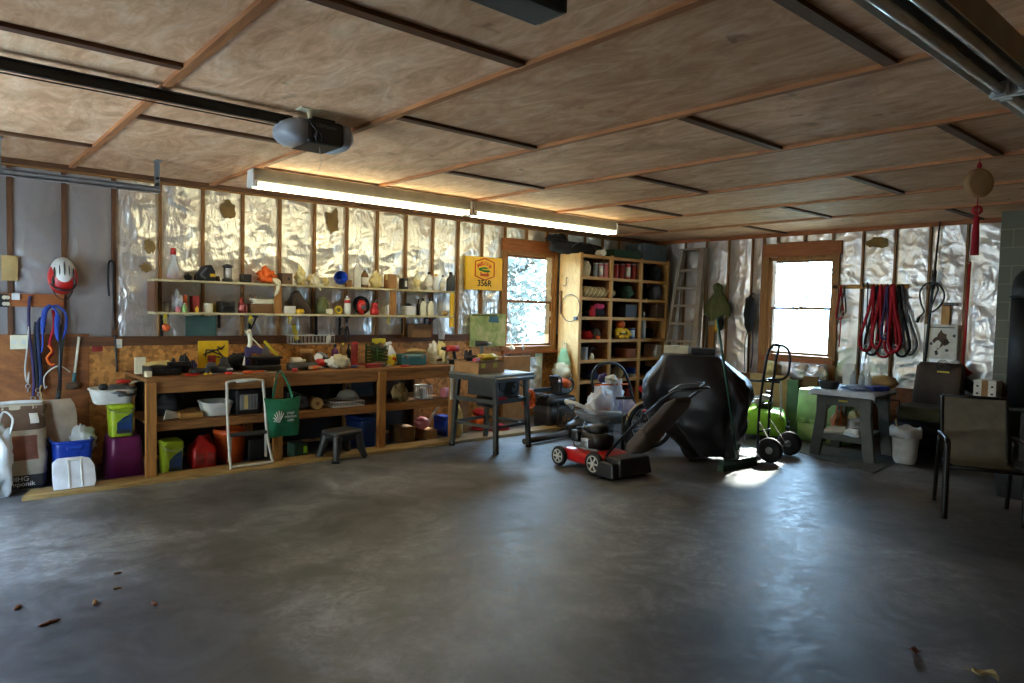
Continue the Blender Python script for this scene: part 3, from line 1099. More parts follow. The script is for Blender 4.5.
def bin_(label, loc, w, d, h, mt, rz=0, tap=.88, name='storage_bin', cat='bin', rim=True, lid=None, e=7, group=None, feet=0):
    "moulded open tub: shell, rim, handle moulding"
    t = thing(name, label, cat, loc, rz, group)
    ob('body', MB().shell([(0, w/2*tap, d/2*tap, e), (h*.03, w/2*(tap+.02), d/2*(tap+.02), e), (h*.86, w/2*.97, d/2*.97, e), (h, w/2*.98, d/2*.98, e)], .004, 40), mt, t)
    if rim:
        P = [(w/2*math.copysign(abs(cos(a))**(2/e), cos(a)), d/2*math.copysign(abs(sin(a))**(2/e), sin(a)), h-.01) for a in [2*pi*(k+.5)/40 for k in range(40)]]
        ob('rim', MB().tube(P, min(.012, h*.05), 6, True), mt, t)
    if lid:
        ob('lid', MB().loft([(h, w/2*1.02, d/2*1.02, e), (h+.018, w/2*1.03, d/2*1.03, e), (h+.03, w/2*.95, d/2*.95, e)], 40), lid, t)
    return t


def lumpy(name, label, cat, loc, r, mt, seed, amp=.28, freq=2.2, fold=0, group=None, rz=0, n=24, m=14):
    mb = MB().lump((0, 0, r[2]*.80), r, amp, seed, freq, .2, n, m, fold=fold)
    zm = min(v[2] for v in mb.v)
    mb.v = [(x, y, z-zm) for x, y, z in mb.v]
    return one(name, mb, mt, label, cat, loc, rz, group)


def leash(name, label, P, r, mt, clip=True, group=None, cat='leash', k=6, flat=None):
    P = [Vector(p) for p in P]
    o = P[0].copy()
    t = thing(name, label, cat, o, 0, group)
    ob('strap', MB().tube(spl([p-o for p in P], k), r, 6, flat=flat), mt, t)
    if clip:
        e = P[-1]-o
        ob('clip', MB().ring((e.x, e.y, e.z-.02), .018, .004, 'Y', 10, 5).tube([(e.x, e.y, e.z-.035), (e.x, e.y, e.z-.075)], .006, 6), K['steel'], t)
    return t


# ================================================================ WORKBENCH
BF, BT = -.90, .905              # front edge, top surface
bx0 = at(148, 378, y=BF).x
bx1 = at(455, 366, y=BF).x
bench = thing('workbench', 'long wooden workbench along the foil wall, piled with tools', 'workbench', ((bx0+bx1)/2, 0, 0))
bl = bx1-bx0
ob('worktop', MB().box((0, BF/2-.015, BT-.018), (bl+.03, -BF-.03+.0, .036)), K['bench_wood'], bench, bevel=.004)
ob('apron', MB().box((0, BF+.025, BT-.086), (bl, .035, .10)), K['bench_wood'], bench, bevel=.003)
for px in (151, 278, 381.5, 453):
    x = at(px, 420, y=BF).x-(bx0+bx1)/2
    ob('post', MB().box((x, BF+.01, (BT-.036+.035)/2), (.085, .06, BT-.036-.035)), K['pine_z'], bench, bevel=.003)
    ob('post', MB().box((x, -.07, (BT-.036)/2), (.085, .06, BT-.036)), K['pine_z'], bench, bevel=.003)
LS = .505
ob('back_panel', MB().box((0, -.028, .45), (bl, .012, .82)), K['dark_shade_board'], bench)  # added near-black sheet, paints the deep shade behind the things under the bench
ob('lower_shelf', MB().box((0, BF/2, LS-.01), (bl-.02, -BF-.14, .02)), K['bench_wood'], bench)
ob('shelf_rail', MB().box((0, BF+.055, LS-.045), (bl-.02, .035, .07)), K['bench_wood'], bench, bevel=.003)
ob('white_upright', MB().box((at(452, 395, y=BF-.04).x-(bx0+bx1)/2, BF-.035, .71), (.035, .02, .40)), K['white_metal'], bench, bevel=.004, label='white metal strip at the end')

# ---------------------------------------------------------------- wall shelf
sx0, sx1 = at(155, 279, y=-.3).x, at(456, 292, y=-.3).x
sm_ = (sx0+sx1)/2
SL = sx1-sx0
UZ, LZ = 1.80, 1.482
sh = thing('wall_shelf', 'two tier wooden wall shelf crowded with bottles above the workbench', 'shelf', (sm_, 0, 0))
for z in (UZ, LZ):
    ob('shelf_board', MB().box((0, -.155, z-.011), (SL, .29, .022)), K['shelf_wood'], sh, bevel=.002)
for px in (156, 279, 394):
    x = at(px, 300, y=-.3).x-sm_
    if px == 156: ob('end_board', MB().box((x+.0, -.155, (UZ-.022+LZ)/2), (.022, .29, UZ-.022-LZ)), K['stud_dark'], sh)
    else: ob('upright', MB().box((x, -.27, (UZ-.022+LZ)/2), (.075, .035, UZ-.022-LZ)), K['pine_z'], sh)
x = at(452.5, 310, y=-.3).x-sm_
ob('yellow_level', MB().box((x, -.285, 1.56), (.055, .025, .44)).box((x, -.2995, 1.66), (.02, .004, .05)).box((x, -.2995, 1.45), (.02, .004, .05)), K['yellow_plastic'], sh, bevel=.003, label='yellow spirit level fixed upright at the end')
for px in (162, 250, 340, 425):
    x = at(px, 330, y=-.02).x-sm_
    b = MB().bar((x, -.01, LZ-.25), (x, -.01, LZ-.03), .03, .004, (0, 1, 0)).bar((x, -.01, LZ-.03), (x, -.26, LZ-.03), .03, .004, (1, 0, 0)).bar((x, -.015, LZ-.2), (x, -.22, LZ-.035), .02, .006, (1, 0, 0))
    ob('bracket', b, K['dark_steel'], sh)

# items on the upper board -------------------------------------------------
def U(x0, y0, x1, y1, Yc=-.16): return NR(x0, y0, x1, y1, Yc, UZ)
def UB(x0, y0, x1, y1, Y=-.24, d=.15): return NB(x0, y0, x1, y1, Y, d, UZ)

l, r, h = U(166.5, 248, 180, 279, -.2)
t = bottle('clear pointed bottle with red cap at the shelf end near the helmet', l, r, h, K['clear'], K['red_plastic'], 'cone', capf=.2)
ob('liquid', MB().loft([(.004, r*.94, r*.94), (h*.16, r*.93, r*.93)], 16), K['pink_plastic'], t)
l, w, h = UB(193, 264, 217, 281)
t = thing('duffel_case', 'black wedge shaped case with pale chevron stripe on the upper shelf', 'case', l)
ob('body', MB().prism([(-w/2, 0), (w/2, 0), (w/2*.9, h*.6), (w*.25, h), (-w*.1, h*.9), (-w/2*.95, h*.3)], -.06, .06, RM(rx=pi/2)), K['dark_cloth'], t, bevel=.012)
ob('chevron', MB().bar((-w*.33, -.062, h*.35), (-w*.02, -.062, h*.8), .02, .004, (0, 1, 0)).bar((-w*.33, -.062, h*.35), (-w*.05, -.062, h*.12), .02, .004, (0, 1, 0)), K['grey_cloth'], t)
ob('tag_patch', MB().box((w*.3, -.062, h*.35), (.05, .004, .03)), K['yellow_plastic'], t)
l, r, h = U(222, 264, 233, 280)
t = thing('lantern', 'small black camp lantern on the upper shelf', 'lantern', l)
ob('base', MB().loft([(0, r, r), (h*.15, r, r), (h*.2, r*.7, r*.7)], 16), K['black_plastic'], t)
ob('globe', MB().loft([(h*.2, r*.55, r*.55), (h*.5, r*.62, r*.62), (h*.78, r*.55, r*.55)], 16), K['milky'], t)
ob('cap', MB().loft([(h*.78, r*.7, r*.7), (h*.84, r*1.05, r*1.05), (h*.92, r*.9, r*.9), (h, r*.3, r*.3)], 16), K['black_plastic'], t)
for a in range(4):
    ob('guard', MB().tube([(r*.85*cos(a*pi/2+.6), r*.85*sin(a*pi/2+.6), h*.15), (r*.85*cos(a*pi/2+.6), r*.85*sin(a*pi/2+.6), h*.84)], .004, 5), K['black_metal'], t)
l, w, h = UB(239, 274, 252, 283)
carton('flat black box beside the orange bag on the upper shelf', l, w, .13, h, K['black_plastic'], name='plastic_case', cat='case')
l, w, h = UB(256, 268, 276, 284)
t = thing('plastic_bag', 'crumpled orange plastic bag spilling over the upper shelf edge', 'bag', l)
mb = MB().lump((0, 0, h*.5), (w*.52, .09, h*.52), .45, 3, 2.5, .1, 26, 16, fold=.10)
ob('body', mb, K['orange_cloth'], t)
ob('tail', MB().tube(spl([(w*.3, -.05, h*.3), (w*.52, -.12, .02), (w*.5, -.13, -.06), (w*.3, -.125, -.13)], 4), [.03]*6+[.02]*5+[.008]*2, 6, flat=.4), K['cream_cloth'], t)
l, w, h = UB(277, 273, 293, 284)
t = carton('brown wooden box with a round hole beside the orange bag', l, w, .14, h, K['brown_paper'], name='nest_box', cat='box')
ob('hole', MB().cyl((w*.12, -.0725, h*.5), (w*.12, -.069, h*.5), .016, n=12), K['black_plastic'], t)
l, w, h = UB(294, 270, 307, 285)
lumpy('paper_bag', 'crumpled pale paper bag beside the brown hole box', 'bag', l, (w*.52, .09, h*.62), K['yellow_paper'], 5, .4, fold=.06)
l, w, h = UB(306, 275, 320, 286)
t = lumpy('rag', 'pale olive rag draped over the upper shelf edge', 'rag', l, (w*.5, .10, h*.6), K['cream_cloth'], 8, .4)
ob('corner_flap', MB().sheet(lambda u, v: ((u-.5)*.11*(1-v*.9)+.03, -.125-.01*sin(u*6)-.004*v, .03-.09*v), 6, 5), K['cream_cloth'], t)
l, w, h = UB(320, 277, 331, 286)
lumpy('sponge', 'yellowish sponge left of the blue funnel', 'sponge', l, (w*.5, .05, h*.55), K['yellow_paper'], 12, .2)
l, w, h = UB(331, 273, 346, 287)
t = thing('funnel', 'blue plastic funnel tipped on its side on the upper shelf', 'funnel', (l[0], -.17, UZ+h*.5))
fr_ = h*.5
F = RM((0, 0, 0), radians(78), 0, radians(-14))
ob('cone', MB().shell([(-.0, .014, .014), (.02, .018, .018), (.10, fr_, fr_), (.125, fr_, fr_)], .003, 28, F), K['blue_plastic'], t)
ob('spout', MB().cyl((0, 0, .005), (0, 0, -.07), .014, .008, 14).add([], []), K['blue_plastic'], t, rot=F.to_euler())
l, w, h = UB(346, 280, 353, 287)
carton('tan block between the blue funnel and the white bottle', l, w, .09, h, K['cardboard'], name='wood_block', cat='block')
l, r, h = U(353, 260, 361, 287)
bottle('tall white square bottle right of the blue funnel', l, r, h, K['white_plastic'], K['white_plastic'], 'jug', capf=.1)
l, r, h = U(361, 267, 368.5, 287)
bottle('brown bottle with white top right of the tall white bottle', l, r, h, K['dark_cardboard'], K['white_plastic'], 'round', K['paper'], capf=.16)
l, w, h = UB(368, 274, 384, 287)
lumpy('paper_bag', 'crumpled tan paper bundle left of the cardboard box on the upper shelf', 'bag', l, (w*.5, .08, h*.6), K['yellow_paper'], 15, .35, fold=.06)
l, w, h = UB(383.5, 274, 397, 288)
carton('small tan cardboard box on the upper shelf', l, w, .14, h, K['cardboard'], tape=K['yellow_paper'])
l, w, h = UB(398, 278, 409, 288)
t = carton('black box with a pale label right of the tan cardboard box', l, w, .12, h, K['black_plastic'], name='parts_box')
ob('label_card', MB().box((0, -.0615, h*.5), (w*.45, .002, h*.5)), K['paper'], t)
bs = [((413.5, 270, 420.5, 289), 'cream bottle with paper label on the upper shelf', 'cream_plastic', 'cream_plastic', 'yellow_paper', 'round'),
      ((425.5, 272, 432.5, 290), 'white oil bottle with black cap on the upper shelf', 'white_plastic', 'black_plastic', 'paper', 'jug'),
      ((433, 274, 439, 290), 'hazy clear bottle with yellow cap beside the white oil bottle', 'milky', 'yellow_plastic', None, 'round'),
      ((440, 275, 445.5, 290), 'small milky bottle with grey cap next to the dark bottle', 'milky', 'grey_plastic', 'paper', 'round'),
      ((446.5, 272, 455, 291), 'dark grey oil bottle at the far end of the upper shelf', 'dark_plastic', 'black_plastic', None, 'jug')]
for bb_, lb, a, b, c_, kd in bs:
    l, r, h = U(*bb_)
    bottle(lb, l, r, h, K[a], K[b], kd, K[c_] if c_ else None, 'bottles on the upper shelf')
l, w, h = UB(183, 276, 193, 280)
lumpy('glove', 'dark crumpled glove beside the clear pointed bottle', 'glove', l, (w*.55, .06, .035), K['dark_cloth'], 61, .3)
l, w, h = UB(214, 277, 222, 281)
lumpy('rag', 'small dark rag beside the camp lantern', 'rag', l, (w*.5, .05, .03), K['brown_cloth'], 62, .3)

# items on the lower board -------------------------------------------------
def Lo(x0, y0, x1, y1, Yc=-.16): return NR(x0, y0, x1, y1, Yc, LZ)
def LB(x0, y0, x1, y1, Y=-.24, d=.15): return NB(x0, y0, x1, y1, Y, d, LZ)
l, r, h = Lo(163, 302, 169, 310)
bottle('small smoky jar at the shelf end under the red capped bottle', l, r, h, K['clear'], K['dark_plastic'], 'tin', name='jar', cat='jar')
l, w, h = LB(170, 293, 184, 311)
lumpy('plastic_bag', 'clear bag of mixed bits beside the orange box on the lower shelf', 'bag', l, (w*.5, .09, h*.6), K['bagfilm'], 22, .3, fold=.07)
l, w, h = LB(181, 295, 189, 311)
carton('slim orange and white carton left of the red tin', l, w*.8, .06, h, K['orange_plastic'], name='carton')
l, r, h = Lo(175, 307, 181, 312, -.26)
bottle('tiny pink ball cap jar in front of the clear bag', l, r, h, K['pink_plastic'], K['pink_plastic'], 'tin', name='jar', cat='jar')
l, r, h = Lo(182, 303, 187, 311, -.27)
bottle('tiny pale green bottle in front of the orange carton', l, r, h, K['pale_green_plastic'], K['white_plastic'])
l, w, h = LB(189, 297, 200, 311)
t = carton('dark red tin box on the lower shelf', l, w, .12, h, K['red_paper'], name='tin_box', cat='tin')
ob('lid', MB().box((0, 0, h+.006), (w*1.02, .125, .014)), K['red_paper'], t, bevel=.003)
l, r, h = Lo(195, 306, 199, 311, -.27)
bottle('tiny yellow bottle before the dark red tin', l, r, h, K['yellow_plastic'], K['yellow_plastic'])
l, r, h = Lo(203, 303, 213, 312, -.2)
bottle('squat cream tub on the lower shelf', l, r, h, K['cream_plastic'], K['cream_plastic'], 'tin', name='tub', cat='tub', capf=.25)
l, r, h = Lo(211, 301, 216, 306, -.08)
bottle('yellow green round pot behind the squat cream tub', l, r, .10, K['yellow_tool'], K['yellow_tool'], 'can', name='pot', cat='pot')
l, w, h = LB(216, 301, 235, 312)
t = carton('dark flat tool case on the lower shelf', l, w, .16, h, K['black_plastic'], name='tool_case', cat='case', bevel=.01)
ob('handle', MB().tube(spl([(-.05, -.085, h*.5), (-.04, -.105, h*.6), (.04, -.105, h*.6), (.05, -.085, h*.5)], 4), .007, 6), K['black_plastic'], t)
l, r, h = Lo(238, 298, 244, 311, -.2)
bottle('small dark red bottle right of the dark tool case', l, r, h, K['red_paper'], K['red_plastic'], 'round', K['pink_plastic'])
l, w, h = LB(242, 305, 249, 312)
lumpy('sponge', 'pink sponge beside the small dark red bottle', 'sponge', l, (w*.5, .05, h*.6), K['pink_plastic'], 31, .2)
l, w, h = LB(247, 304, 277, 312)
carton('long dark flat crate under the cream tray', l, w, .18, h, K['dark_cardboard'], name='flat_crate', cat='crate')
z1 = h
l2 = (l[0], l[1], LZ+h)
t = bin_('cream shallow tray stacked on the dark flat crate', l2, w*.95, .17, .055, K['cream_plastic'], name='tray', cat='tray')
l, w, h = LB(248, 294, 258, 300)
carton('small brown box in the cream tray', (l[0], l[1], l2[2]+.006), w*.8, .1, .09, K['brown_paper'])
l, w, h = LB(286, 290, 312, 307)
t = thing('saddle_bag', 'big dark brown leather bag with sloping flap on the lower shelf', 'bag', l)
ob('body', MB().prism([(-w/2, 0), (w/2, 0), (w*.46, h*.25), (-w*.12, h), (-w*.3, h*.85), (-w*.46, h*.3)], -.07, .07, RM(rx=pi/2)), K['leather'], t, bevel=.02)
ob('strap', MB().tube(spl([(-w*.3, -.06, h*.8), (-w*.1, -.09, h*.4), (w*.1, -.085, h*.05)], 4), .008, 6, flat=.4), K['leather'], t)
l, w, h = LB(283, 306, 296, 313, -.28, .04)
carton('white and grey flat packet before the leather bag', l, w, .03, h, K['paper'], name='packet', cat='packet')
l, w, h = LB(296, 307, 304, 313, -.28, .04)
lumpy('work_glove', 'yellow work glove on the lower shelf edge', 'glove', l, (w*.6, .03, .03), K['yellow_plastic'], 33, .3)
l, w, h = LB(311, 297, 333, 314)
t = thing('hard_hat', 'olive brown hat on the lower shelf', 'hat', l)
ob('crown', MB().loft([(0, w*.36, .10), (h*.5, w*.35, .095), (h*.85, w*.24, .07), (h, w*.1, .03)], 24).jitter(.006, 12), K['olive_cloth'], t)
ob('brim', MB().loft([(0, w*.48, .12), (.008, w*.49, .122), (.012, w*.36, .10)], 28).jitter(.006, 9), K['olive_cloth'], t)
l, r, h = Lo(334, 306, 343, 313, -.2)
t = thing('tape_roll', 'yellow tape roll on the lower shelf', 'tape roll', (l[0], l[1], LZ+h*.5))
ob('roll', MB().tube([(r*.72*cos(a), r*.25*0, r*.72*sin(a)) for a in [2*pi*k/20 for k in range(20)]], r*.3, 8, True), K['yellow_tool'], t)
l, w, h = LB(325, 309, 333, 313, -.28, .04)
carton('small cream packet beside the yellow tape roll', l, w, .03, h, K['cream_plastic'], name='packet', cat='packet')
l, r, h = Lo(344, 296, 350.5, 314, -.22)
t = bottle('white aerosol can with red band on the lower shelf', l, r, h, K['white_plastic'], K['white_plastic'], 'can', name='spray_can', cat='spray can')
ob('band', MB().cyl((0, 0, h*.62), (0, 0, h*.78), r*1.02, n=20), K['red_plastic'], t)
l, r, h = NR(352, 284, 371, 314, -.06, LZ)
t = thing('wide_brim_hat', 'dark round hat leaning against the foil behind the red lantern', 'hat', (l[0], -.055, LZ+r))
HM = RM(rx=radians(-76))
ob('brim', MB().loft([(-.003, r, r), (.004, r, r)], 30, RM(rx=radians(80))), K['dark_cloth'], t)
ob('crown', MB().loft([(.0, r*.6, r*.5), (.05, r*.55, r*.45), (.065, r*.3, r*.25)], 24, RM(rx=radians(80))), K['dark_cloth'], t)
l, r, h = Lo(357, 300, 366, 315, -.23)
t = thing('lantern', 'red round lantern lamp with silver front on the lower shelf', 'lantern', l)
ob('body', MB().loft([(0, r*.5, r*.5), (h*.25, r*.6, r*.6), (h*.3, r, r), (h*.75, r, r), (h, r*.5, r*.5)], 20), K['red_plastic'], t)
ob('reflector', MB().cyl((0, -r*.9, h*.5), (0, -r*1.1, h*.5), r*.55, n=16), K['steel'], t)
ob('handle', MB().tube(spl([(-r, 0, h*.7), (-r*.8, 0, h*1.05), (r*.8, 0, h*1.05), (r, 0, h*.7)], 5), .005, 6), K['black_metal'], t)
l, r, h = Lo(370, 303, 379, 316, -.24)
t = thing('oil_can', 'bright red squat can with spout right of the red lantern', 'can', l)
ob('body', MB().loft([(0, r, r), (h*.4, r*.92, r*.92), (h*.62, r*.55, r*.55), (h*.68, r*.7, r*.7), (h, r*.6, r*.6)], 20), K['red_plastic'], t)
ob('spout', MB().tube([(0, 0, h), (r*.5, 0, h*1.2), (r*.9, 0, h*1.35)], [.008, .006, .003], 8), K['steel'], t)
l, w, h = LB(380, 307, 387, 315)
carton('little grey white carton left of the wooden upright on the lower shelf', l, w, .1, h, K['paper'], name='carton')
l, r, h = Lo(386.5, 305, 393, 316, -.22)
bottle('white tub with lid beside the little grey carton', l, r, h, K['white_plastic'], K['cream_plastic'], 'tin', name='tub', cat='tub', capf=.2)
l, w, h = LB(399, 306, 417, 316, -.26, .2)
t = bin_('grey clear storage tub with odds and ends on the lower shelf', l, w, .18, h, K['milky'], name='storage_tub', cat='tub')
ob('contents', MB().lump((0, 0, h*.7), (w*.42, .07, h*.5), .5, 9, 4, .2), K['dark_cloth'], t)
for bb_, lb, a, b, kd in (((420, 298, 426, 316), 'white jug with black cap on the lower shelf, left of its twin', 'cream_plastic', 'black_plastic', 'jug'),
                          ((427, 298, 434, 316.5), 'white jug with black cap on the lower shelf, right of its twin', 'cream_plastic', 'black_plastic', 'jug'),
                          ((416.5, 299, 420.5, 316), 'thin black bottle behind the white jug', 'black_plastic', 'black_plastic', 'round')):
    l, r, h = Lo(*bb_, -.22 if a != 'black_plastic' else -.12)
    bottle(lb, l, r, h, K[a], K[b], kd, None, 'bottles on the lower shelf', capf=.16)
l, r, h = NR(437, 289, 446, 316, -.1, LZ)
lumpy('plastic_bag', 'tall clear plastic bag at the far end of the lower shelf', 'bag', l, (r, .06, h*.55), K['bagfilm'], 41, .25, fold=.07)
l, w, h = LB(440, 311, 449, 317, -.27, .08)
lumpy('rag', 'small grey brown rag before the tall clear bag', 'rag', l, (w*.5, .04, .035), K['tan_cloth'], 42, .3)

# things hung below the lower board ---------------------------------------
HZ = LZ-.03
def hung(label, px, py0, py1, mt, name, cat, kind='bar', w=.03, Y=-.02, tilt=0, mt2=None):
    a, b = at(px, py0, y=Y), at(px+tilt, py1, y=Y)
    L = a.z-b.z
    t = thing(name, label, cat, (a.x, Y, a.z))
    ex = b.x-a.x
    if kind == 'bar':
        ob('blade', MB().box((ex*.5, 0, -L*.35), (w, .008, L*.7), RM(ry=0)), mt, t, bevel=.003)
        ob('handle', MB().box((ex*.8, 0, -L*.84), (w*1.1, .022, L*.32)), mt2 or mt, t, bevel=.007)
    elif kind == 'pliers':
        for s in (-1, 1): ob('jaw_handle', MB().tube(spl([(s*.012, 0, 0), (-s*.004, 0, -L*.3), (-s*w, 0, -L*.65), (-s*w*.7, 0, -L)], 4), .010, 6), mt, t)
        ob('pivot', MB().cyl((0, -.012, -L*.28), (0, .012, -L*.28), .018, n=10), mt2 or mt, t)
    return t

for px, py, lb in ((165.5, 315, 'yellow clip hung at the shelf end near the pointed bottle'), (251, 317, 'yellow clip hung under the middle shelf left of the yellow brush'),
                   (290, 317, 'yellow clip hung under the shelf just left of the wire basket'), (389, 319, 'yellow clip hung under the shelf above the teal toolbox')):
    a = at(px, py, y=-.28)
    t = thing('spring_clip', lb, 'clip', (a.x, -.27, LZ-.022), 0, 'yellow clips under the shelf')
    ob('jaw', MB().prism([(-.015, 0), (.015, 0), (.022, -.05), (.006, -.09), (-.006, -.09), (-.022, -.05)], -.008, .008, RM(rx=pi/2)), K['yellow_tool'], t, bevel=.003)
    ob('spring', MB().ring((0, -.012, -.05), .012, .004, 'Y', 12, 5), K['steel'], t)
    if px == 165.5: ob('dangler', MB().lump((.01, 0, -.13), (.035, .025, .035), .2, 1), K['orange_plastic'], t)
hung('dark pliers hung against the foil below the olive hat', 347, 318, 342, K['black_metal'], 'pliers', 'pliers', 'pliers', .025, mt2=K['steel'])
hung('dark hand saw hung against the foil below the dark tool case', 219, 314, 328, K['dark_steel'], 'keyhole_saw', 'saw', 'bar', .03)
hung('brown handled file hung under the shelf left of the dark hanging box', 402, 318, 340, K['dark_steel'], 'file_tool', 'file', 'bar', .025, mt2=K['stud'])
hung('red handled snips hung under the far end of the lower shelf', 430, 317, 337, K['red_cloth'], 'tin_snips', 'snips', 'pliers', .03, mt2=K['dark_steel'], tilt=3)
hung('dark strap hung under the shelf beside the yellow brush', 311, 313, 334, K['brown_cloth'], 'leather_strap', 'strap', 'bar', .03)
hung('second dark strap beside the leather strap over the wire basket', 316, 316, 337, K['dark_cloth'], 'webbing_strap', 'strap', 'bar', .035)
a, b = at(406, 326, y=-.03), at(428, 337, y=-.03)
t = thing('wall_box', 'dark brown wooden box fixed under the far end of the shelf', 'box', ((a.x+b.x)/2, -.09, b.z))
w, h = b.x-a.x-.05, a.z-b.z+.02
ob('body', MB().box((0, 0, h/2), (w, .12, h)), K['dark_cardboard'], t, bevel=.004)
ob('lid', MB().box((0, 0, h+.006), (w*1.03, .13, .012)), K['brown_paper'], t)
a, b = at(436, 318, y=-.03), at(447, 335, y=-.03)
one('plastic_bag', MB().sheet(lambda u, v: ((u-.5)*.14*(1-.5*abs(v-.4)), -.02-.03*sin(pi*u)*sin(pi*v)+.01*noise.noise(Vector((u*4, v*4, 3))), -.28*v), 10, 12), K['bagfilm'], 'pale plastic bag hung under the far end of the shelf', 'bag', (a.x+.07, -.04, LZ-.03))
# green board pinned on foil
a, b = at(185.5, 316, y=-.015), at(216.5, 342, y=-.015)
t = thing('cutting_mat', 'grey green board pinned to the foil below the shelf', 'board', ((a.x+b.x)/2, -.012, b.z))
ob('sheet', MB().box((0, 0, (a.z-b.z)/2), (b.x-a.x, .012, a.z-b.z)), mat('board_green', '#48645a', .7), t, bevel=.002)
for s in (-1, 1): ob('pin', MB().cyl((s*.2, -.012, a.z-b.z-.02), (s*.2, -.002, a.z-b.z-.02), .006, n=8), K['steel'], t)
# wire basket on wall
def wire_basket(label, loc, w, d, h, mt, nx=9, ny=4, rad=.004, name='wire_basket', rz=0, group=None, cat='basket'):
    t = thing(name, label, cat, loc, rz, group)
    for k, z in ((0, .004), (1, h)):
        ob('rim' if k else 'base_ring', MB().tube([(-w/2, -d/2, z), (w/2, -d/2, z), (w/2, d/2, z), (-w/2, d/2, z)], rad*1.5, 6, True), mt, t)
    side = MB()
    for i in range(nx+1):
        x = -w/2+w*i/nx
        side.tube([(x, -d/2, h), (x, -d/2, .004), (x, d/2, .004), (x, d/2, h)], rad*.7, 5)
    for j in range(1, ny):
        y = -d/2+d*j/ny
        side.tube([(-w/2, y, h), (-w/2, y, .004), (w/2, y, .004), (w/2, y, h)], rad*.7, 5)
    ob('wire_mesh', side, mt, t)
    return t

a, b = at(292, 348, y=-.16), at(333, 348, y=-.16)
WBZ = 1.14
bw = wire_basket('grey wire basket fixed to the wall above the bench', ((a.x+b.x)/2, -.11, WBZ), b.x-a.x, .17, .10, K['white_metal'], 11, 4)
a = at(299, 328, y=-.12)
t = thing('scrub_brush', 'yellow handled brush standing in the wire basket', 'brush', (a.x, -.10, WBZ+.012))
ob('handle', MB().bar((0, 0, 0), (-.06, 0, .21), .05, .02, (0, 1, 0)), K['yellow_tool'], t, bevel=.008)
ob('bristle', MB().box((.0, 0, .02), (.06, .05, .04)), K['dark_plastic'], t)
a = at(329, 341, y=-.12)
bottle('pale plastic bottle lying at the end of the wire basket', (a.x, -.11, WBZ+.012), .028, .11, K['white_plastic'], K['white_plastic'])

# ---------------------------------------------------------------- things on the bench
def G(x0, y0, x1, y1, d, z=BT, Y=None):
    Yf = Y if Y is not None else max(-.86, min(-.1-d, yon((x0+x1)/2, y1, z)))
    return NB(x0, y0, x1, y1, Yf, d, z)
def GR(x0, y0, x1, y1, z=BT, Y=None):
    Yc = Y if Y is not None else max(-.82, min(-.12, yon((x0+x1)/2, y1, z)+.04))
    return NR(x0, y0, x1, y1, Yc, z)

l, w, h = G(141, 364, 182, 376, .30)
t = carton('long black hard case on the near end of the workbench', l, w, .28, h, K['black_plastic'], name='tool_case', cat='case', bevel=.012)
ob('latch', MB().box((-w*.02, -.146, h*.55), (.05, .012, .03)), K['dark_steel'], t, bevel=.003)
ob('latch', MB().box((w*.3, -.146, h*.55), (.05, .012, .03)), K['dark_steel'], t, bevel=.003)
ob('seam', MB().box((0, 0, h*.62), (w*1.004, .284, .006)), K['dark_plastic'], t)
lz = BT+h
a = at(142, 357, y=-.5)
carton('small white card box behind the long black case', (a.x, -.42, BT), .09, .05, .155, K['cream_plastic'], name='carton')
a = at(158, 359, y=-.6)
one('paper_sheet', MB().sheet(lambda u, v: ((u-.5)*.26, (v-.5)*.12, .005+.05*u*v+.012*sin(u*5)), 8, 4), K['yellow_paper'], 'cream paper sheet lying on the long black case', 'paper', (a.x, -.62, lz), .3)
one('hand_plane', MB().box((0, 0, .02), (.20, .05, .04)).box((.06, 0, .06), (.03, .03, .06)).box((-.05, 0, .055), (.04, .03, .04), top=(.5, .7)), K['dark_steel'], 'dark hand plane on the long black case', 'plane', (a.x+.15, -.72, lz), .1, bevel=.006)
a = at(133, 372, y=-.75)
carton('pale block at the end of the workbench beside the black case', (bx0+.04, -.72, BT), .05, .08, .05, K['cream_cloth'], name='wood_block', cat='block')
l, w, h = G(178, 356, 191, 373, .14)
lumpy('tool_bag', 'black tool bag behind the black case', 'bag', l, (w*.55, .10, h*.6), K['dark_cloth'], 51, .2, fold=.05)
l, w, h = G(190, 360, 197, 373, .08)
lumpy('rag', 'mauve rag between the black bag and the yellow board', 'rag', l, (w*.6, .06, h*.55), K['purple_cloth'], 52, .35)
l, w, h = G(183, 369, 188, 374, .05)
one('marking_knife', MB().box((0, 0, .012), (.12, .03, .022)).box((.08, 0, .01), (.06, .015, .004)), K['red_plastic'], 'red handled knife on the bench before the black tool bag', 'knife', (l[0], -.8, BT), .2, bevel=.004)
# yellow board with dark specks
a, b = at(198, 341, y=-.30), at(228, 370, y=-.30)
t = thing('yellow_case_lid', 'yellow tool chart board with hanging dark bits on the workbench', 'board', ((a.x+b.x)/2, -.30, BT))
w, h = b.x-a.x, a.z-BT
ob('board', MB().box((0, 0, h/2), (w, .03, h)), K['yellow_plastic'], t, bevel=.006)
ob('recess', MB().box((-.02, -.018, h*.36), (w*.26, .008, h*.3)), K['red_paper'], t)
rnd = random.Random(4)
for k in range(9):
    ob('bit', MB().bar((rnd.uniform(-.4, .4)*w, -.02, h*rnd.uniform(.3, .9)), (rnd.uniform(-.4, .4)*w, -.02, h*rnd.uniform(.3, .9)), .012, .008, (0, 1, 0)) if k < 3 else MB().cyl((rnd.uniform(-.42, .42)*w, -.022, h*rnd.uniform(.4, .95)), (rnd.uniform(-.42, .42)*w, -.014, h*.7), .006, n=6), K['dark_steel'], t)
l, w, h = G(196, 366, 210, 375, .10)
t = thing('angle_grinder', 'dark angle grinder lying on the bench before the yellow board', 'grinder', (l[0], -.76, BT), .15)
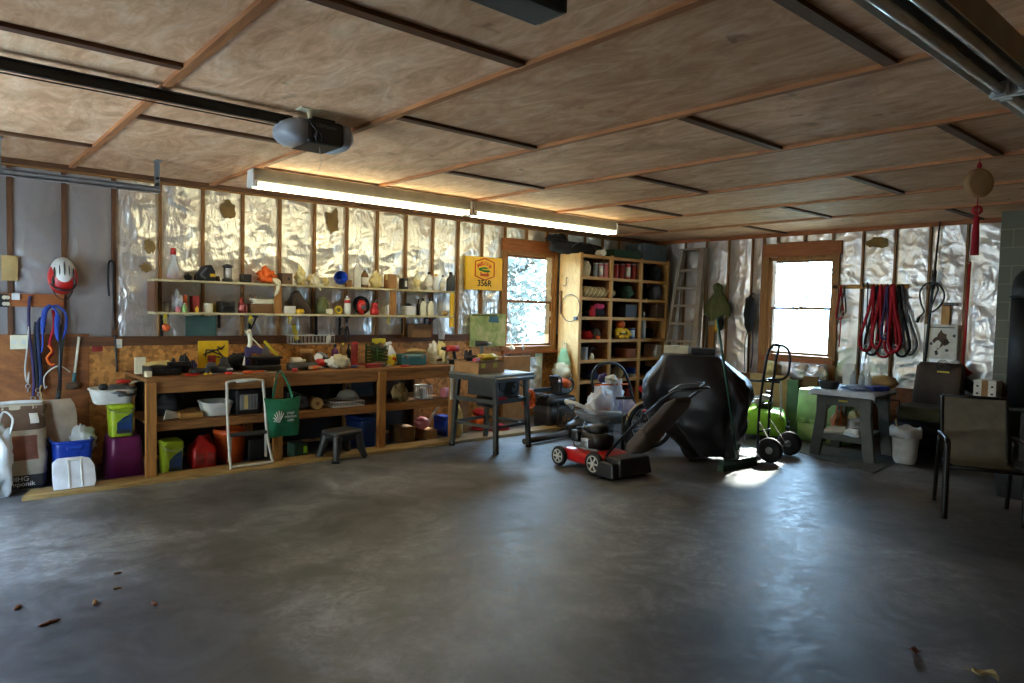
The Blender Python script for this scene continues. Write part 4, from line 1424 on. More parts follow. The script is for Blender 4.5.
ob('body', MB().cyl((-.12, 0, .035), (.06, 0, .035), .033, .028), K['black_plastic'], t)
ob('head', MB().box((.09, 0, .04), (.08, .07, .07)), K['dark_steel'], t, bevel=.012)
ob('disc', MB().cyl((.09, .04, .06), (.09, .052, .06), .055, n=24), K['steel'], t)
t = thing('power_drill', 'black drill lying on the bench right of the grinder', 'drill', (at(217, 371, y=-.72).x, -.72, BT), -.3)
ob('body', MB().cyl((-.09, 0, .04), (.08, 0, .04), .036, .03), K['black_plastic'], t)
ob('chuck', MB().cyl((.08, 0, .04), (.14, 0, .04), .022, .014), K['steel'], t)
ob('handle', MB().bar((-.05, -.02, .035), (-.09, -.15, .03), .035, .045), K['black_plastic'], t, bevel=.01)
t = thing('power_sander', 'dark sander beside the yellow board on the bench', 'sander', (at(224, 366, y=-.55).x, -.55, BT))
ob('body', MB().loft([(.0, .06, .05, 4), (.05, .06, .05, 4), (.09, .04, .035), (.13, .035, .03), (.15, .02, .02)], 20), K['dark_plastic'], t)
ob('pad', MB().box((0, 0, .006), (.14, .11, .012)), K['rubber'], t)
l, w, h = G(231, 363, 244, 370, .07)
carton('cream cigar shaped carton left of the scroll saw', l, w, .07, .05, K['cream_plastic'], name='carton')
one('dust_pan_brush', MB().loft([(0, .045, .02, 3), (.02, .05, .025, 3), (.028, .04, .02, 3)], 16).bar((.04, 0, .015), (.15, 0, .018), .022, .014), K['orange_plastic'], 'bright orange scraper at the bench front edge', 'scraper', (at(238, 371, z=BT).x, -.80, BT), -.15, bevel=.003)
lumpy('rag', 'dark rag behind the cream carton on the bench', 'rag', (at(236, 362, y=-.4).x, -.42, BT), (.10, .07, .09), K['dark_cloth'], 53, .3)
# scroll saw
sxp = at(258, 370, z=BT)
t = thing('scroll_saw', 'purple and black benchtop saw with pale upright arm', 'saw', (sxp.x, -.55, BT))
ob('base', MB().box((0, 0, .03), (.36, .24, .06)), K['black_plastic'], t, bevel=.012)
ob('table', MB().box((.02, 0, .135), (.34, .26, .022)).box((.06, 0, .10), (.24, .18, .08)), K['black_metal'], t, bevel=.006)
ob('arm', MB().prism([(-.16, .06), (-.10, .06), (-.09, .18), (.10, .15), (.12, .17), (-.05, .26), (-.15, .24)], -.02, .02, RM(rx=pi/2)), K['purple_cloth'], t, bevel=.01)
ob('upright', MB().tube(spl([(-.16, 0, .05), (-.13, 0, .18), (-.10, 0, .28), (-.11, 0, .38), (-.125, 0, .40)], 5), [.018]*8+[.022]*9+[.03]*4, 10), K['cream_plastic'], t)
ob('blade', MB().box((.05, -.03, .21), (.10, .004, .11), top=(.2, 1)), K['steel'], t)
a0 = Vector((sxp.x, -.55, BT))
ob('cord', MB().tube(spl([at(244, 330, y=-.1)-a0, at(252, 338, y=-.2)-a0, at(262, 350, y=-.3)-a0, (.10, .1, .02)], 6), .006, 6), K['cream_plastic'], t)
ob('yellow_strip', MB().bar((.02, -.06, .30), (.16, -.06, .15), .025, .006, (0, 1, 0)), K['yellow_tool'], t)
t = hung('dark long bit hung on the OSB behind the scroll saw', 264, 338, 357, K['dark_steel'], 'pry_bar', 'pry bar', 'bar', .018, tilt=2)
# tube bundle, drill
a, b = at(274, 366, z=BT), at(296, 366, z=BT)
one('cardboard_tube', MB().cyl((-.17, 0, .042), (.14, 0, .042), .042, n=18).cyl((-.175, 0, .042), (-.168, 0, .042), .03, n=18), K['gunmetal'], 'dark grey blue tube lying on the bench right of the scroll saw', 'tube', ((a.x+b.x)/2-.02, -.70, BT), .05)
t = thing('hand_drill', 'orange handled tool lying at the end of the grey tube', 'hand tool', (at(299, 367, z=BT).x, -.76, BT), -.05)
ob('handle', MB().cyl((-.07, 0, .025), (.05, 0, .025), .024, .018), K['cardboard'], t)
ob('grip', MB().cyl((-.03, 0, .025), (.01, 0, .025), .026, .026), K['orange_plastic'], t)
ob('tip', MB().cyl((.05, 0, .025), (.11, 0, .025), .008, .006), K['steel'], t)
one('plastic_disc', MB().loft([(0, .03, .03), (.03, .028, .028), (.035, .022, .022)], 14), K['red_plastic'], 'red plastic disc on the bench front edge', 'disc', (at(282, 369, z=BT).x, -.82, BT))
l, w, h = G(276, 360, 300, 365, .06, Y=-.52)
carton('pale wooden stick pile behind the grey tube', l, w, .06, .045, K['case_wood'], name='wood_offcut', cat='offcut')
z2 = BT+.045
t = bottle('white bottle lying on the wooden stick behind the grey tube', (l[0]+.03, -.49, z2+.036), .036, .17, K['white_plastic'], K['cream_plastic'])
t.rotation_euler = (0, pi/2, .1)
l, r, h = GR(300, 349, 313, 363, Y=-.32)
t = thing('flower_pot', 'brown clay pot below the wire basket on the bench', 'pot', l)
ob('body', MB().shell([(0, r*.7, r*.7), (h*.72, r*.92, r*.92), (h*.74, r, r), (h, r, r)], .006), K['cardboard'], t)
lumpy('work_glove', 'black glove below the clay pot', 'glove', (at(311, 365, z=BT).x, -.55, BT), (.10, .07, .06), K['dark_cloth'], 54, .35)
lumpy('work_glove', 'white glove tip beside the red ball on the bench', 'glove', (at(315, 365, z=BT).x, -.68, BT), (.09, .07, .07), K['paper'], 55, .35)
l, r, h = GR(314, 352, 322, 362, Y=-.5)
one('ball', MB().lump((0, 0, .055), (.06, .06, .055), .05, 1), K['red_plastic'], 'red and white ball on the bench beside the respirator', 'ball', (l[0], -.56, BT))
t = thing('respirator', 'grey white respirator mask on the bench right of the red ball', 'mask', (at(322, 362, y=-.5).x, -.48, BT))
ob('cup', MB().lump((0, 0, .08), (.08, .07, .09), .12, 3), K['grey_plastic'], t)
ob('filter', MB().cyl((-.05, -.05, .11), (-.075, -.08, .12), .042, n=18), K['white_plastic'], t)
l, w, h = G(326, 356, 350, 369, .16)
t = thing('cloth_bundle', 'cream striped cloth bundle on the bench front', 'cloth', (l[0], -.70, BT))
mb = MB().lump((0, 0, .075), (w*.46, .11, .075), .22, 6, 2.2, .1, 28, 16, fold=.14)
mb.v = [(x, y, max(z, 0)) for x, y, z in mb.v]
ob('body', mb, mat('bundle_cloth', '#aca283', .95), t)
l, r, h = GR(331, 344, 339, 357, Y=-.35)
bottle('dark purple bottle behind the cream cloth bundle', l, r, h, K['purple_plastic'], K['black_plastic'])
l, r, h = GR(340, 343, 346, 357, Y=-.36)
bottle('yellow topped can behind the cream cloth bundle', l, r, h, K['dark_cardboard'], K['yellow_tool'], 'can', K['yellow_plastic'], name='tin_can', cat='can')
l, r, h = GR(351, 342, 358, 362, Y=-.35)
bottle('dark red tall can left of the spray bottle', l, r, h, K['red_paper'], K['red_plastic'], 'tin', name='tin_can', cat='can')
l, r, h = GR(346, 344, 351, 360, Y=-.25)
bottle('black bottle between the yellow topped can and the red can', l, r, h, K['black_plastic'], K['black_plastic'])
t = thing('spray_bottle', 'white spray bottle with yellow and red label leaning on the green crate', 'spray bottle', (at(366, 361, z=BT).x, -.56, BT+.012))
t.rotation_euler = (0, radians(-14), 0)
ob('body', MB().loft([(0, .042, .03, 3.5), (.01, .045, .032, 3.5), (.13, .045, .032, 3.5), (.19, .028, .022), (.23, .014, .014)], 20), K['white_plastic'], t)
ob('paper_label', MB().loft([(.02, .0462, .0332, 3.5), (.12, .0462, .0332, 3.5)], 20), K['yellow_tool'], t)
ob('red_mark', MB().lump((0, -.034, .06), (.024, .004, .03), .2, 3), K['red_plastic'], t)
ob('trigger_head', MB().box((-.015, 0, .255), (.075, .028, .03)).box((-.06, 0, .25), (.03, .016, .018)).bar((-.03, 0, .24), (-.045, 0, .19), .012, .008), K['white_plastic'], t, bevel=.004)
l, w, h = G(368, 357, 376, 363, .06)
carton('small bright yellow box at the foot of the spray bottle', (l[0], -.60, BT), w*.9, .06, h, K['yellow_tool'], name='carton')
one('bristle_brush', MB().box((0, 0, .035), (.20, .06, .022)).box((0, 0, .012), (.18, .05, .024)).bar((-.10, 0, .04), (-.22, 0, .045), .025, .016), K['red_paper'], 'dark red handled brush before the red can on the bench', 'brush', (at(357, 365, z=BT).x, -.74, BT), .1, bevel=.005)
one('bristle_brush', MB().lump((0, 0, .03), (.11, .05, .035), .3, 9), K['brown_cloth'], 'brown scrub pad before the spray bottle', 'scrub pad', (at(362, 365, z=BT).x+.02, -.70, BT-.003))
# green crate
l, w, h = G(366, 344, 389, 364, .26, Y=-.50)
t = thing('plastic_crate', 'dark green slatted crate on the bench', 'crate', l)
gm = MB()
for k in range(6):
    z = h*(.04+.155*k)
    for s in (-1, 1):
        gm.box((0, s*.125, z+.012), (w, .01, .022)); gm.box((s*w/2, 0, z+.012), (.01, .25, .022))
for sx in (-1, 1):
    for sy in (-1, 1): gm.box((sx*w/2, sy*.125, h/2), (.02, .02, h))
gm.box((0, 0, .008), (w, .25, .012))
ob('body', gm, mat('crate_green', '#2c4a25', .5), t, bevel=.002)
ob('contents', MB().lump((0, 0, h*.8), (w*.42, .10, h*.32), .5, 2, 3), K['brown_cloth'], t)
a = at(380, 342, y=-.4)
carton('tan block on top of the green crate', (a.x, -.37, BT+h*1.04), .13, .10, .06, K['yellow_tool'], name='wood_block', cat='block')
# teal toolbox
l, w, h = G(392, 353, 427, 364, .22, Y=-.68)
t = thing('toolbox', 'long teal metal toolbox on the bench', 'toolbox', l)
ob('body', MB().box((0, 0, h*.4), (w, .21, h*.8)), K['teal_metal'], t, bevel=.008)
ob('lid', MB().box((0, 0, h*.9), (w*1.01, .22, h*.2), top=(.97, .8)), K['teal_metal'], t, bevel=.006)
for s in (-.3, .3): ob('latch', MB().box((s*w, -.112, h*.75), (.03, .01, .04)), K['steel'], t, bevel=.003)
lumpy('rag', 'grey rag on the teal toolbox', 'rag', (l[0]+.08, l[1], BT+h), (.12, .07, .03), K['tan_cloth'], 57, .3)
one('chisel', MB().cyl((-.09, 0, .012), (.02, 0, .012), .012).box((.09, 0, .008), (.14, .02, .005)), K['red_plastic'], 'red handled chisel before the teal toolbox', 'chisel', (at(396, 365, z=BT).x, -.80, BT), .08)
l, w, h = G(428, 345, 437, 362, .12, Y=-.55)
lumpy('paper_bag', 'crumpled cream bag right of the teal toolbox', 'bag', l, (w*.6, .10, h*.6), K['paper'], 58, .35, fold=.08)
l, w, h = G(436, 343, 447, 352, .1, Y=-.62)
lumpy('paper_bag', 'pale paper wad behind the book stack', 'bag', l, (w*.5, .10, h*.55), K['yellow_paper'], 59, .35, fold=.08)
zb = BT
for k, (ww, hh, mt, lb) in enumerate(((.20, .035, 'cream_plastic', 'cream book lowest in the stack at the bench end'), (.19, .03, 'dark_cardboard', 'brown book in the middle of the stack at the bench end'), (.18, .03, 'paper', 'pale book topmost of the stack at the bench end'))):
    t = thing('book', lb, 'book', (at(441, 360, y=-.6).x, -.56, zb), .1*k, 'books at the bench end')
    ob('cover', MB().box((0, 0, .002), (ww, .14, .004)).box((0, 0, hh-.002), (ww, .14, .004)).box((0, -.068, hh/2), (ww, .004, hh)), K[mt], t)
    ob('page_block', MB().box((0, .002, hh/2), (ww*.97, .13, hh-.008)), K['paper'], t)
    zb += hh
t = thing('power_drill', 'red and black cordless drill at the far end of the bench', 'drill', (at(451, 362, y=-.72).x, -.72, BT), 2.9)
ob('body', MB().cyl((-.09, 0, .19), (.07, 0, .19), .038, .034), K['red_plastic'], t)
ob('chuck', MB().cyl((.07, 0, .19), (.13, 0, .19), .026, .015), K['black_plastic'], t)
ob('handle', MB().bar((-.03, 0, .17), (-.055, 0, .05), .042, .034, (0, 1, 0)), K['black_plastic'], t, bevel=.01)
ob('battery', MB().box((-.04, 0, .03), (.12, .075, .06)), K['black_plastic'], t, bevel=.01)

for px, py, ln, rz_, mt, nm, lb in ((205, 376, .17, .3, 'yellow_plastic', 'screwdriver', 'yellow handled screwdriver at the bench front below the yellow board'),
                                    (226, 375, .15, -.4, 'red_plastic', 'screwdriver', 'red handled screwdriver at the bench front left of the scroll saw'),
                                    (250, 373, .18, .1, 'black_plastic', 'screwdriver', 'black handled screwdriver before the scroll saw'),
                                    (319, 369, .15, .5, 'orange_plastic', 'screwdriver', 'orange handled screwdriver left of the cream cloth bundle'),
                                    (352, 368, .16, -.2, 'blue_plastic', 'screwdriver', 'blue handled screwdriver right of the cream cloth bundle'),
                                    (383, 367, .15, .2, 'green_plastic', 'screwdriver', 'green handled screwdriver below the green crate')):
    p_ = at(px, py, z=BT)
    t = thing(nm, lb, 'screwdriver', (p_.x, max(-.87, p_.y+.03), BT), rz_)
    ob('handle', MB().loft([(0, .009, .009), (.01, .014, .014), (ln*.40, .014, .014), (ln*.46, .008, .008)], 10, RM((0, 0, .014), 0, pi/2)), K[mt], t)
    ob('shaft', MB().cyl((ln*.45, 0, .014), (ln, 0, .010), .0035, n=8), K['steel'], t)
for px, lb in ((212, 'open ended steel wrench on the bench before the yellow board'), (268, 'steel wrench on the bench below the grey tube'), (337, 'steel wrench on the bench before the cream cloth bundle')):
    p_ = at(px, 374 if px < 300 else 369, z=BT)
    mb = MB().bar((-.07, 0, .005), (.07, 0, .005), .016, .007)
    for s in (-1, 1): mb.prism([(s*.07, -.014), (s*.105, -.020), (s*.088, -.004), (s*.088, .006), (s*.105, .020), (s*.07, .014)][::s], .001, .009)
    one('wrench', mb, K['steel'], lb, 'wrench', (p_.x, max(-.85, p_.y+.10), BT), .4 if px == 212 else -.25)

# ---------------------------------------------------------------- on the bench's lower shelf
def S_(x0, y0, x1, y1, d, Y): return NB(x0, y0, x1, y1, Y, d, LS)
a = at(190, 418, y=-.7)
carton('pale wooden board on the lower bench shelf', (a.x, -.62, LS), .20, .28, .05, K['case_wood'], name='wood_offcut', cat='offcut')
l, w, h = S_(160, 408, 176, 424, .2, -.55)
lumpy('tool_bag', 'dark bag in the shadow at the near end of the lower shelf', 'bag', l, (.16, .14, .12), K['dark_cloth'], 71, .25)
one('broken_tile', MB().prism([(-.08, 0), (.07, 0), (.05, .06), (-.03, .09)], -.006, .006, RM(rx=radians(60))), K['paper'], 'pale broken tile on the lower shelf by the first post', 'tile', (at(172, 419, y=-.7).x, -.70, LS), .3)
l, w, h = S_(195, 399, 236, 417, .34, -.80)
bin_('white plastic wash basin on the lower bench shelf', l, w, .34, h, K['white_plastic'], tap=.78, name='wash_basin', cat='basin', e=4)
l, w, h = S_(233, 409, 262, 430, .14, -.83)
# stereo
t = thing('radio', 'black boxy radio with a silver dial panel seen through the step stool', 'radio', (l[0], -.68, LS))
ob('body', MB().box((0, 0, .12), (w, .22, .24)), K['black_plastic'], t, bevel=.012)
pn = ob('panel', MB().box((0, -.113, .12), (w*.74, .008, .15)), K['galvanized'], t, bevel=.003)
ob('dial_strip', MB().box((-w*.12, -.119, .12), (w*.14, .006, .13)), K['yellow_paper'], pn)
for k in range(2): ob('speaker_slot', MB().box((w*(.12+.12*k), -.119, .12), (w*.09, .004, .12)), K['grey_plastic'], pn)
ob('handle', MB().tube(spl([(-w*.35, 0, .24), (-w*.33, 0, .29), (w*.33, 0, .29), (w*.35, 0, .24)], 5), .009, 6), K['black_plastic'], t)
ob('antenna', MB().tube([(w*.2, .05, .24), (w*.3, .05, .33)], .004, 5), K['steel'], t)
# white wire racks
l, w, h = S_(285, 391, 304, 404, .30, -.62)
wire_basket('white wire rack standing behind the green bag on the lower shelf', (l[0], l[1], LS), w, .26, h*.9, K['white_metal'], 5, 4)
l, w, h = S_(290, 399, 312, 410, .2, -.80)
lumpy('grey_tarp', 'grey folded tarp on the lower shelf beside the green bag', 'tarp', (l[0], -.68, LS), (w*.45, .12, .075), K['grey_cloth'], 72, .3, fold=.06)
a = at(316, 405, y=-.8)
t = thing('paper_towel_roll', 'pale paper roll lying left of the white wire basket', 'roll', (a.x, -.72, LS+.06))
ob('roll', MB().cyl((0, -.12, 0), (0, .12, 0), .06, n=20), K['tan_cloth'], t)
ob('core', MB().cyl((0, -.122, 0), (0, -.115, 0), .022, n=14), K['dark_cardboard'], t)
l, w, h = S_(321, 397, 364, 409, .30, -.83)
wire_basket('white wire basket with upright slots on the lower bench shelf', (l[0], l[1], LS), w, .30, h*.75, K['white_metal'], 10, 5, .005)
hb = h*.75
t = thing('glass_lid', 'domed glass pot lid resting on the white wire basket', 'lid', (at(347, 389, y=-.65).x, -.66, LS+hb+.012))
ob('dome', MB().loft([(0, .125, .125), (.04, .115, .115), (.08, .085, .085), (.10, .04, .04), (.105, .02, .02)], 28), K['clear'], t)
ob('rim', MB().ring((0, 0, .004), .127, .007, n=32), K['steel'], t)
ob('knob', MB().loft([(.10, .012, .012), (.12, .025, .025), (.135, .018, .018)], 14), K['black_plastic'], t)
l, w, h = S_(392, 388, 412, 402, .16, -.83)
lumpy('hose_bundle', 'tangled cream and dark rags at the start of the far shelf bay', 'rag', (l[0], -.70, LS), (w*.5, .11, .10), K['tan_cloth'], 73, .4, fold=.1)
lumpy('tool_bag', 'dark bag behind the tangled rags in the far shelf bay', 'bag', (l[0], -.40, LS), (.16, .12, .15), K['brown_cloth'], 74, .25)
l, w, h = S_(413, 385, 433, 401, .22, -.76)
wire_basket('small white wire cage with a jar inside in the far shelf bay', l, w*.9, .2, h, K['white_metal'], 6, 4, .005, name='wire_cage', cat='cage')
bottle('pale jar inside the small white wire cage', (l[0], l[1], LS+.012), .04, .12, K['white_plastic'], K['cream_plastic'], 'tin', name='jar', cat='jar')
t = bottle('pinkish red can lying in the far shelf bay', (at(444, 396, y=-.7).x-.02, -.70, LS+.06), .06, .17, K['pink_plastic'], K['red_plastic'], 'tin', name='tin_can', cat='can')
t.rotation_euler = (0, pi/2, .1)

# ---------------------------------------------------------------- on the floor below the bench
def F_(x0, y0, x1, y1, d, Y, z=0): return NB(x0, y0, x1, y1, Y, d, z)

def litter_pail(label, loc, w, d, h, name='pail'):
    t = thing(name, label, 'pail', loc)
    ob('body', MB().loft([(0, w/2*.86, d/2*.86, 6), (h*.05, w/2*.88, d/2*.88, 6), (h*.82, w/2*.97, d/2*.97, 6), (h*.84, w/2*.97, d/2*.97, 6)], 36), K['lime_plastic'], t)
    ob('lid', MB().loft([(h*.84, w/2, d/2, 6), (h*.95, w/2*1.02, d/2*1.02, 6), (h*.97, w/2*.9, d/2*.9, 6), (h, w/2*.88, d/2*.88, 6)], 36), K['lime_plastic'], t)
    lb = ob('paper_label', MB().prism([(-w*.22, h*.10), (w*.36, h*.10), (w*.37, h*.70), (w*.05, h*.60), (-w*.24, h*.42)], 0, .003, RM((0, -d/2*.868, 0), radians(93.2), 0, 0)), K['navy_plastic'], t)
    ob('label_band', MB().prism([(-w*.26, h*.12), (w*.30, h*.12), (w*.30, h*.2), (-w*.26, h*.2)], 0, .004, RM((0, -d/2*.868-.0015, 0), radians(93.2), 0, 0)), K['dark_plastic'], lb)
    ob('label_arrow', MB().prism([(-w*.2, h*.42), (w*.26, h*.58), (w*.26, h*.5)], 0, .004, RM((0, -d/2*.868-.0015, 0), radians(93.2), 0, 0)), K['teal_metal'], lb)
    ob('bail', MB().tube(spl([(-w/2, 0, h*.86), (-w/2*.9, -d*.5, h*.80), (0, -d*.53, h*.72), (w/2*.9, -d*.5, h*.80), (w/2, 0, h*.86)], 5), .004, 5), K['steel'], t)
    return t

l, w, h = F_(157, 438, 185, 475, .24, -.78)
litter_pail('lime green pail with blue label under the workbench', l, w, .24, h)
l, w, h = F_(186, 434, 218, 472, .22, -.72)
t = thing('gas_can', 'red plastic gas can under the workbench', 'gas can', l)
ob('body', MB().loft([(0, w/2*.95, .10, 5), (.01, w/2, .11, 5), (h*.62, w/2, .11, 5), (h*.8, w*.3, .09, 3), (h*.97, .045, .045, 2), (h, .04, .04, 2)], 32), K['red_plastic'], t)
ob('panel', MB().loft([(h*.15, w*.16, .006, 5, -w*.2, -.108), (h*.5, w*.16, .006, 5, -w*.2, -.108)], 16), K['red_paper'], t)
ob('panel', MB().loft([(h*.15, w*.16, .006, 5, w*.22, -.108), (h*.5, w*.16, .006, 5, w*.22, -.108)], 16), K['red_paper'], t)
ob('spout', MB().cyl((0, 0, h*.98), (0, 0, h*1.05), .03, .026), K['black_plastic'], t)
ob('handle', MB().tube(spl([(.04, 0, h*.95), (w*.25, 0, h*.98), (w*.42, 0, h*.72)], 5), .014, 8), K['red_plastic'], t)
l, r, h = NR(213, 428, 246, 470, -.5, 0)
t = thing('bucket', 'orange bucket behind the folded step stool', 'bucket', l)
ob('body', MB().shell([(0, r*.84, r*.84), (h*.85, r*.97, r*.97), (h*.86, r, r), (h, r*1.01, r*1.01)], .005), K['orange_plastic'], t)
ob('rim', MB().ring((0, 0, h*.9), r*1.01, .008, n=32), K['orange_plastic'], t)
l, w, h = F_(240, 436, 268, 463, .25, -.62)
carton('black box on the floor behind the step stool', l, w, .25, h, K['black_plastic'], name='speaker_box', cat='box', bevel=.01)

# folded step stool leaning on the bench
t = thing('step_stool', 'folded white steel step stool leaning against the workbench', 'step stool', (at(250, 468, y=-1.0).x, -1.0, .036))
xc = at(249, 430, y=-1.0).x
wl = .20
lean = -1.10
def q(x, z): return (x*.93, .0+z*.11, z)
ht = .81
fr = spl([q(-.19, .02), q(-.205, .3), q(-.205, ht-.08), q(-.17, ht), q(.13, ht), q(.165, ht-.08), q(.185, .3), q(.225, .06), q(.20, .018), q(-.16, .018)], 6, True)
ob('frame', MB().tube(fr, .0125, 10, True), K['white_metal'], t)
ob('step', MB().box((0, .045, .31), (.345, .05, .035)), K['dark_plastic'], t, bevel=.008)
for s in (-.17, .18):
    ob('rear_leg', MB().bar((s*.93, .05, .31), (s, .075, .06), .018, .018), K['white_metal'], t)
ob('grip_pad', MB().cyl((-.1, .09, ht+.001), (.08, .09, ht+.001), .015, n=10), K['white_metal'], t)

# green tote hung on the bench edge
l0 = at(282, 405, y=-.94)
t = thing('tote_bag', 'green cloth tote bag with white print hung on the workbench edge', 'bag', (l0.x, -.955, .475))
def tb(u, v):
    w_ = .36*(.88+.12*v)
    f_ = .05*sin(pi*u)*sin(pi*min(1, v*.9+.05))
    return ((u-.5)*w_+.012*sin(v*7)*(u-.5), -f_-.012*sin(u*9)*(1-v), -.19+.39*v-.02*sin(pi*u)*(1 if v > .95 else 0))
ob('front', MB().sheet(tb, 16, 14), K['green_cloth'], t)
ob('back', MB().sheet(lambda u, v: (tb(u, v)[0], .012+.02*sin(pi*u)*sin(pi*v), tb(u, v)[2]), 10, 8), K['green_cloth'], t)
for dx in (-.045, .075):
    pass
ob('handle', MB().tube(spl([(-.10, -.01, .18), (-.075, -.02, .34), (-.055, .0, .447), (-.02, .0, .447), (.04, -.02, .34), (.10, -.01, .18)], 6), .012, 6, flat=.35), K['green_cloth'], t)
ob('handle', MB().tube(spl([(-.10, .016, .18), (-.07, .012, .35), (-.045, .02, .445), (-.01, .02, .445), (.05, .012, .34), (.10, .016, .18)], 6), .012, 6, flat=.35), K['green_cloth'], t)
ob('hook', MB().tube([(-.035, .05, .435), (-.035, -.012, .435), (-.035, -.015, .465)], .005, 6), K['steel'], t)
for k, wd in enumerate(('your', 'market', 'cafe')):
    text(wd, .042, K['ink_white'], t, (.055, -.068, .05-.036*k), (radians(90), 0, 0), 'print')
for k in range(7):
    a = k*.45-.3
    ob('print_leaf', MB().tube([(-.055, -.062, -.04), (-.055-.06*cos(a), -.062, -.02+.075*sin(a)+.02)], .004, 5), K['ink_white'], t)

l, w, h = F_(287, 441, 308, 458, .2, -.75)
t = carton('grey green carton with neon patch under the green bag', l, w, .2, h, K['teal_cloth'], name='carton')
ob('patch', MB().box((w*.3, -.102, h*.55), (w*.28, .004, h*.5)), K['lime_paint'], t)
l, w, h = F_(343, 415, 379, 451, .45, -.70)
bin_('large navy blue storage bin behind the small black stool', l, w, .42, h, K['navy_plastic'], lid=K['navy_plastic'])
one('floor_rail', MB().cyl((-.35, 0, .10), (.35, 0, .10), .012, n=8).box((-.3, 0, .045), (.03, .03, .09)).box((.3, 0, .045), (.03, .03, .09)), K['dark_steel'], 'thin metal rail low under the bench behind the black stool', 'rail', (at(318, 455, y=-.5).x, -.55, 0))
# black foot stool
p = at(348, 462, z=0)
t = thing('foot_stool', 'low black foot stool on the floor before the workbench', 'stool', (p.x+.02, p.y+.18, 0), radians(12))
ob('seat', MB().loft([(.255, .17, .13, 4), (.275, .19, .15, 4), (.30, .185, .145, 4), (.31, .15, .11, 4)], 32), K['dark_plastic'], t)
for sx in (-1, 1):
    for sy in (-1, 1):
        ob('leg', MB().tube(spl([(sx*.13, sy*.09, .26), (sx*.15, sy*.11, .14), (sx*.185, sy*.14, .02), (sx*.195, sy*.15, 0)], 4), [.05, .05, .048, .046, .043, .040, .036, .033, .032, .032, .034, .038, .042], 8), K['black_plastic'], t)
ob('apron', MB().loft([(.20, .15, .11, 5), (.26, .16, .12, 5)], 28), K['black_plastic'], t)
l, w, h = F_(389, 424, 414.5, 446, .28, -.72)
carton('plain cardboard box under the far bay, nearer the middle post', l, w, .28, h, K['dark_cardboard'], tape=K['cardboard'])
l, w, h = F_(415, 427, 437, 444, .26, -.72)
carton('lower cardboard box under the red ball', l, w, .26, h, K['cardboard'])
l2, r, hh = NR(413, 416, 431, 427, -.60, h)
one('ball', MB().lump((0, 0, .075), (.095, .095, .075), .04, 3), K['pink_plastic'], 'pinkish red ball on the lower cardboard box', 'ball', (l2[0], -.60, h-.001))
a, b = at(425, 424, y=-.55), at(440, 400, y=-.75)
one('pipe_offcut', MB().tube([(0, 0, 0), (b-a)*.6, (b-a)*.96], [.018, .016, .010], 10), K['cream_plastic'], 'pale pipe leaning beside the red ball', 'pipe', (a.x, a.y, h))
l, w, h = F_(432, 414, 455, 441, .30, -.62)
t = thing('cooler', 'blue plastic cooler under the far end of the bench', 'cooler', l)
ob('body', MB().loft([(0, w/2*.9, .14, 6), (h*.8, w/2*.97, .15, 6)], 32), K['blue_plastic'], t)
ob('lid', MB().loft([(h*.8, w/2, .155, 6), (h*.93, w/2, .155, 6), (h, w/2*.85, .13, 6)], 32), K['blue_plastic'], t)
ob('handle', MB().tube(spl([(-w*.4, -.16, h*.75), (-w*.3, -.18, h*.83), (w*.3, -.18, h*.83), (w*.4, -.16, h*.75)], 4), .009, 6), K['navy_plastic'], t)

# ================================================================ CORNER LEFT OF THE BENCH
# feed sack
xl, xr = -9.22, at(45, 440, y=-.55).x
t = thing('feed_sack', 'big brown and cream paper feed sack standing by the plank end', 'sack', ((xl+xr)/2+.02, -.50, 0))
w = xr-xl
hs = at(25, 402, y=-.5).z
SCY = [(0, .46, .15, 4), (.04, .5, .18, 4), (.4, .5, .19, 3.5), (.7, .47, .15, 3), (.9, .46, .08, 3), (1, .44, .02, 3)]
def sackpt(a, f, off=0):
    for p0, p1 in zip(SCY, SCY[1:]):
        if f <= p1[0] or p1[0] == 1:
            k = (f-p0[0])/(p1[0]-p0[0]); break
    hx_, hy_, e = ((p0[i]+(p1[i]-p0[i])*k) for i in (1, 2, 3))
    hx_ = hx_*w+off; hy_ += off
    ca, sa = cos(a), sin(a)
    p = Vector((hx_*math.copysign(abs(ca)**(2/e), ca), hy_*math.copysign(abs(sa)**(2/e), sa), f*hs))
    nn_ = noise.noise(Vector((ca*1.6, sa*1.6, f*4)))*.022+noise.noise(Vector((ca*4, sa*4, f*9)))*.010
    return p+Vector((ca*nn_, sa*nn_, 0))
def sackband(nm, f0, f1, a0, a1, mt, off):
    return ob(nm, MB().sheet(lambda u, v: sackpt(a0+(a1-a0)*u, f0+(f1-f0)*v, off), 36, 10), mt, t)
sackband('body', 0, 1, 0, 2*pi, K['paper_tan'], 0)
sackband('brown_top_band', .70, .96, 0, 2*pi, K['brown_paper'], .003)
sackband('picture_panel', .36, .64, pi+.35, 2*pi-1.15, K['rust_paper'], .004)
sackband('dark_base_band', .01, .18, 0, 2*pi, K['dark_plastic'], .003)
sackband('price_square', .77, .88, 2*pi-1.35, 2*pi-1.0, K['paper'], .006)
text('ROIHG', .055, K['ink_white'], t, (-.03, -.205, hs*.145), (radians(90), 0, 0))
text('Bhomponik', .05, K['ink_white'], t, (-.03, -.205, hs*.085), (radians(90), 0, 0), sx=1.1)
ob('top_fold', MB().tube(spl([(-w*.42, -.03, hs), (0, -.035, hs+.008), (w*.42, -.03, hs)], 4), .014, 8), K['white_plastic'], t)
t = thing('plastic_bag', 'white plastic bag slumped against the feed sack', 'bag', (at(-3, 440, y=-.78).x, -.80, 0))
ob('body', MB().lump((0, 0, .27), (.10, .08, .30), .3, 6, 2, .1, 26, 18, fold=.08), K['white_plastic'], t)
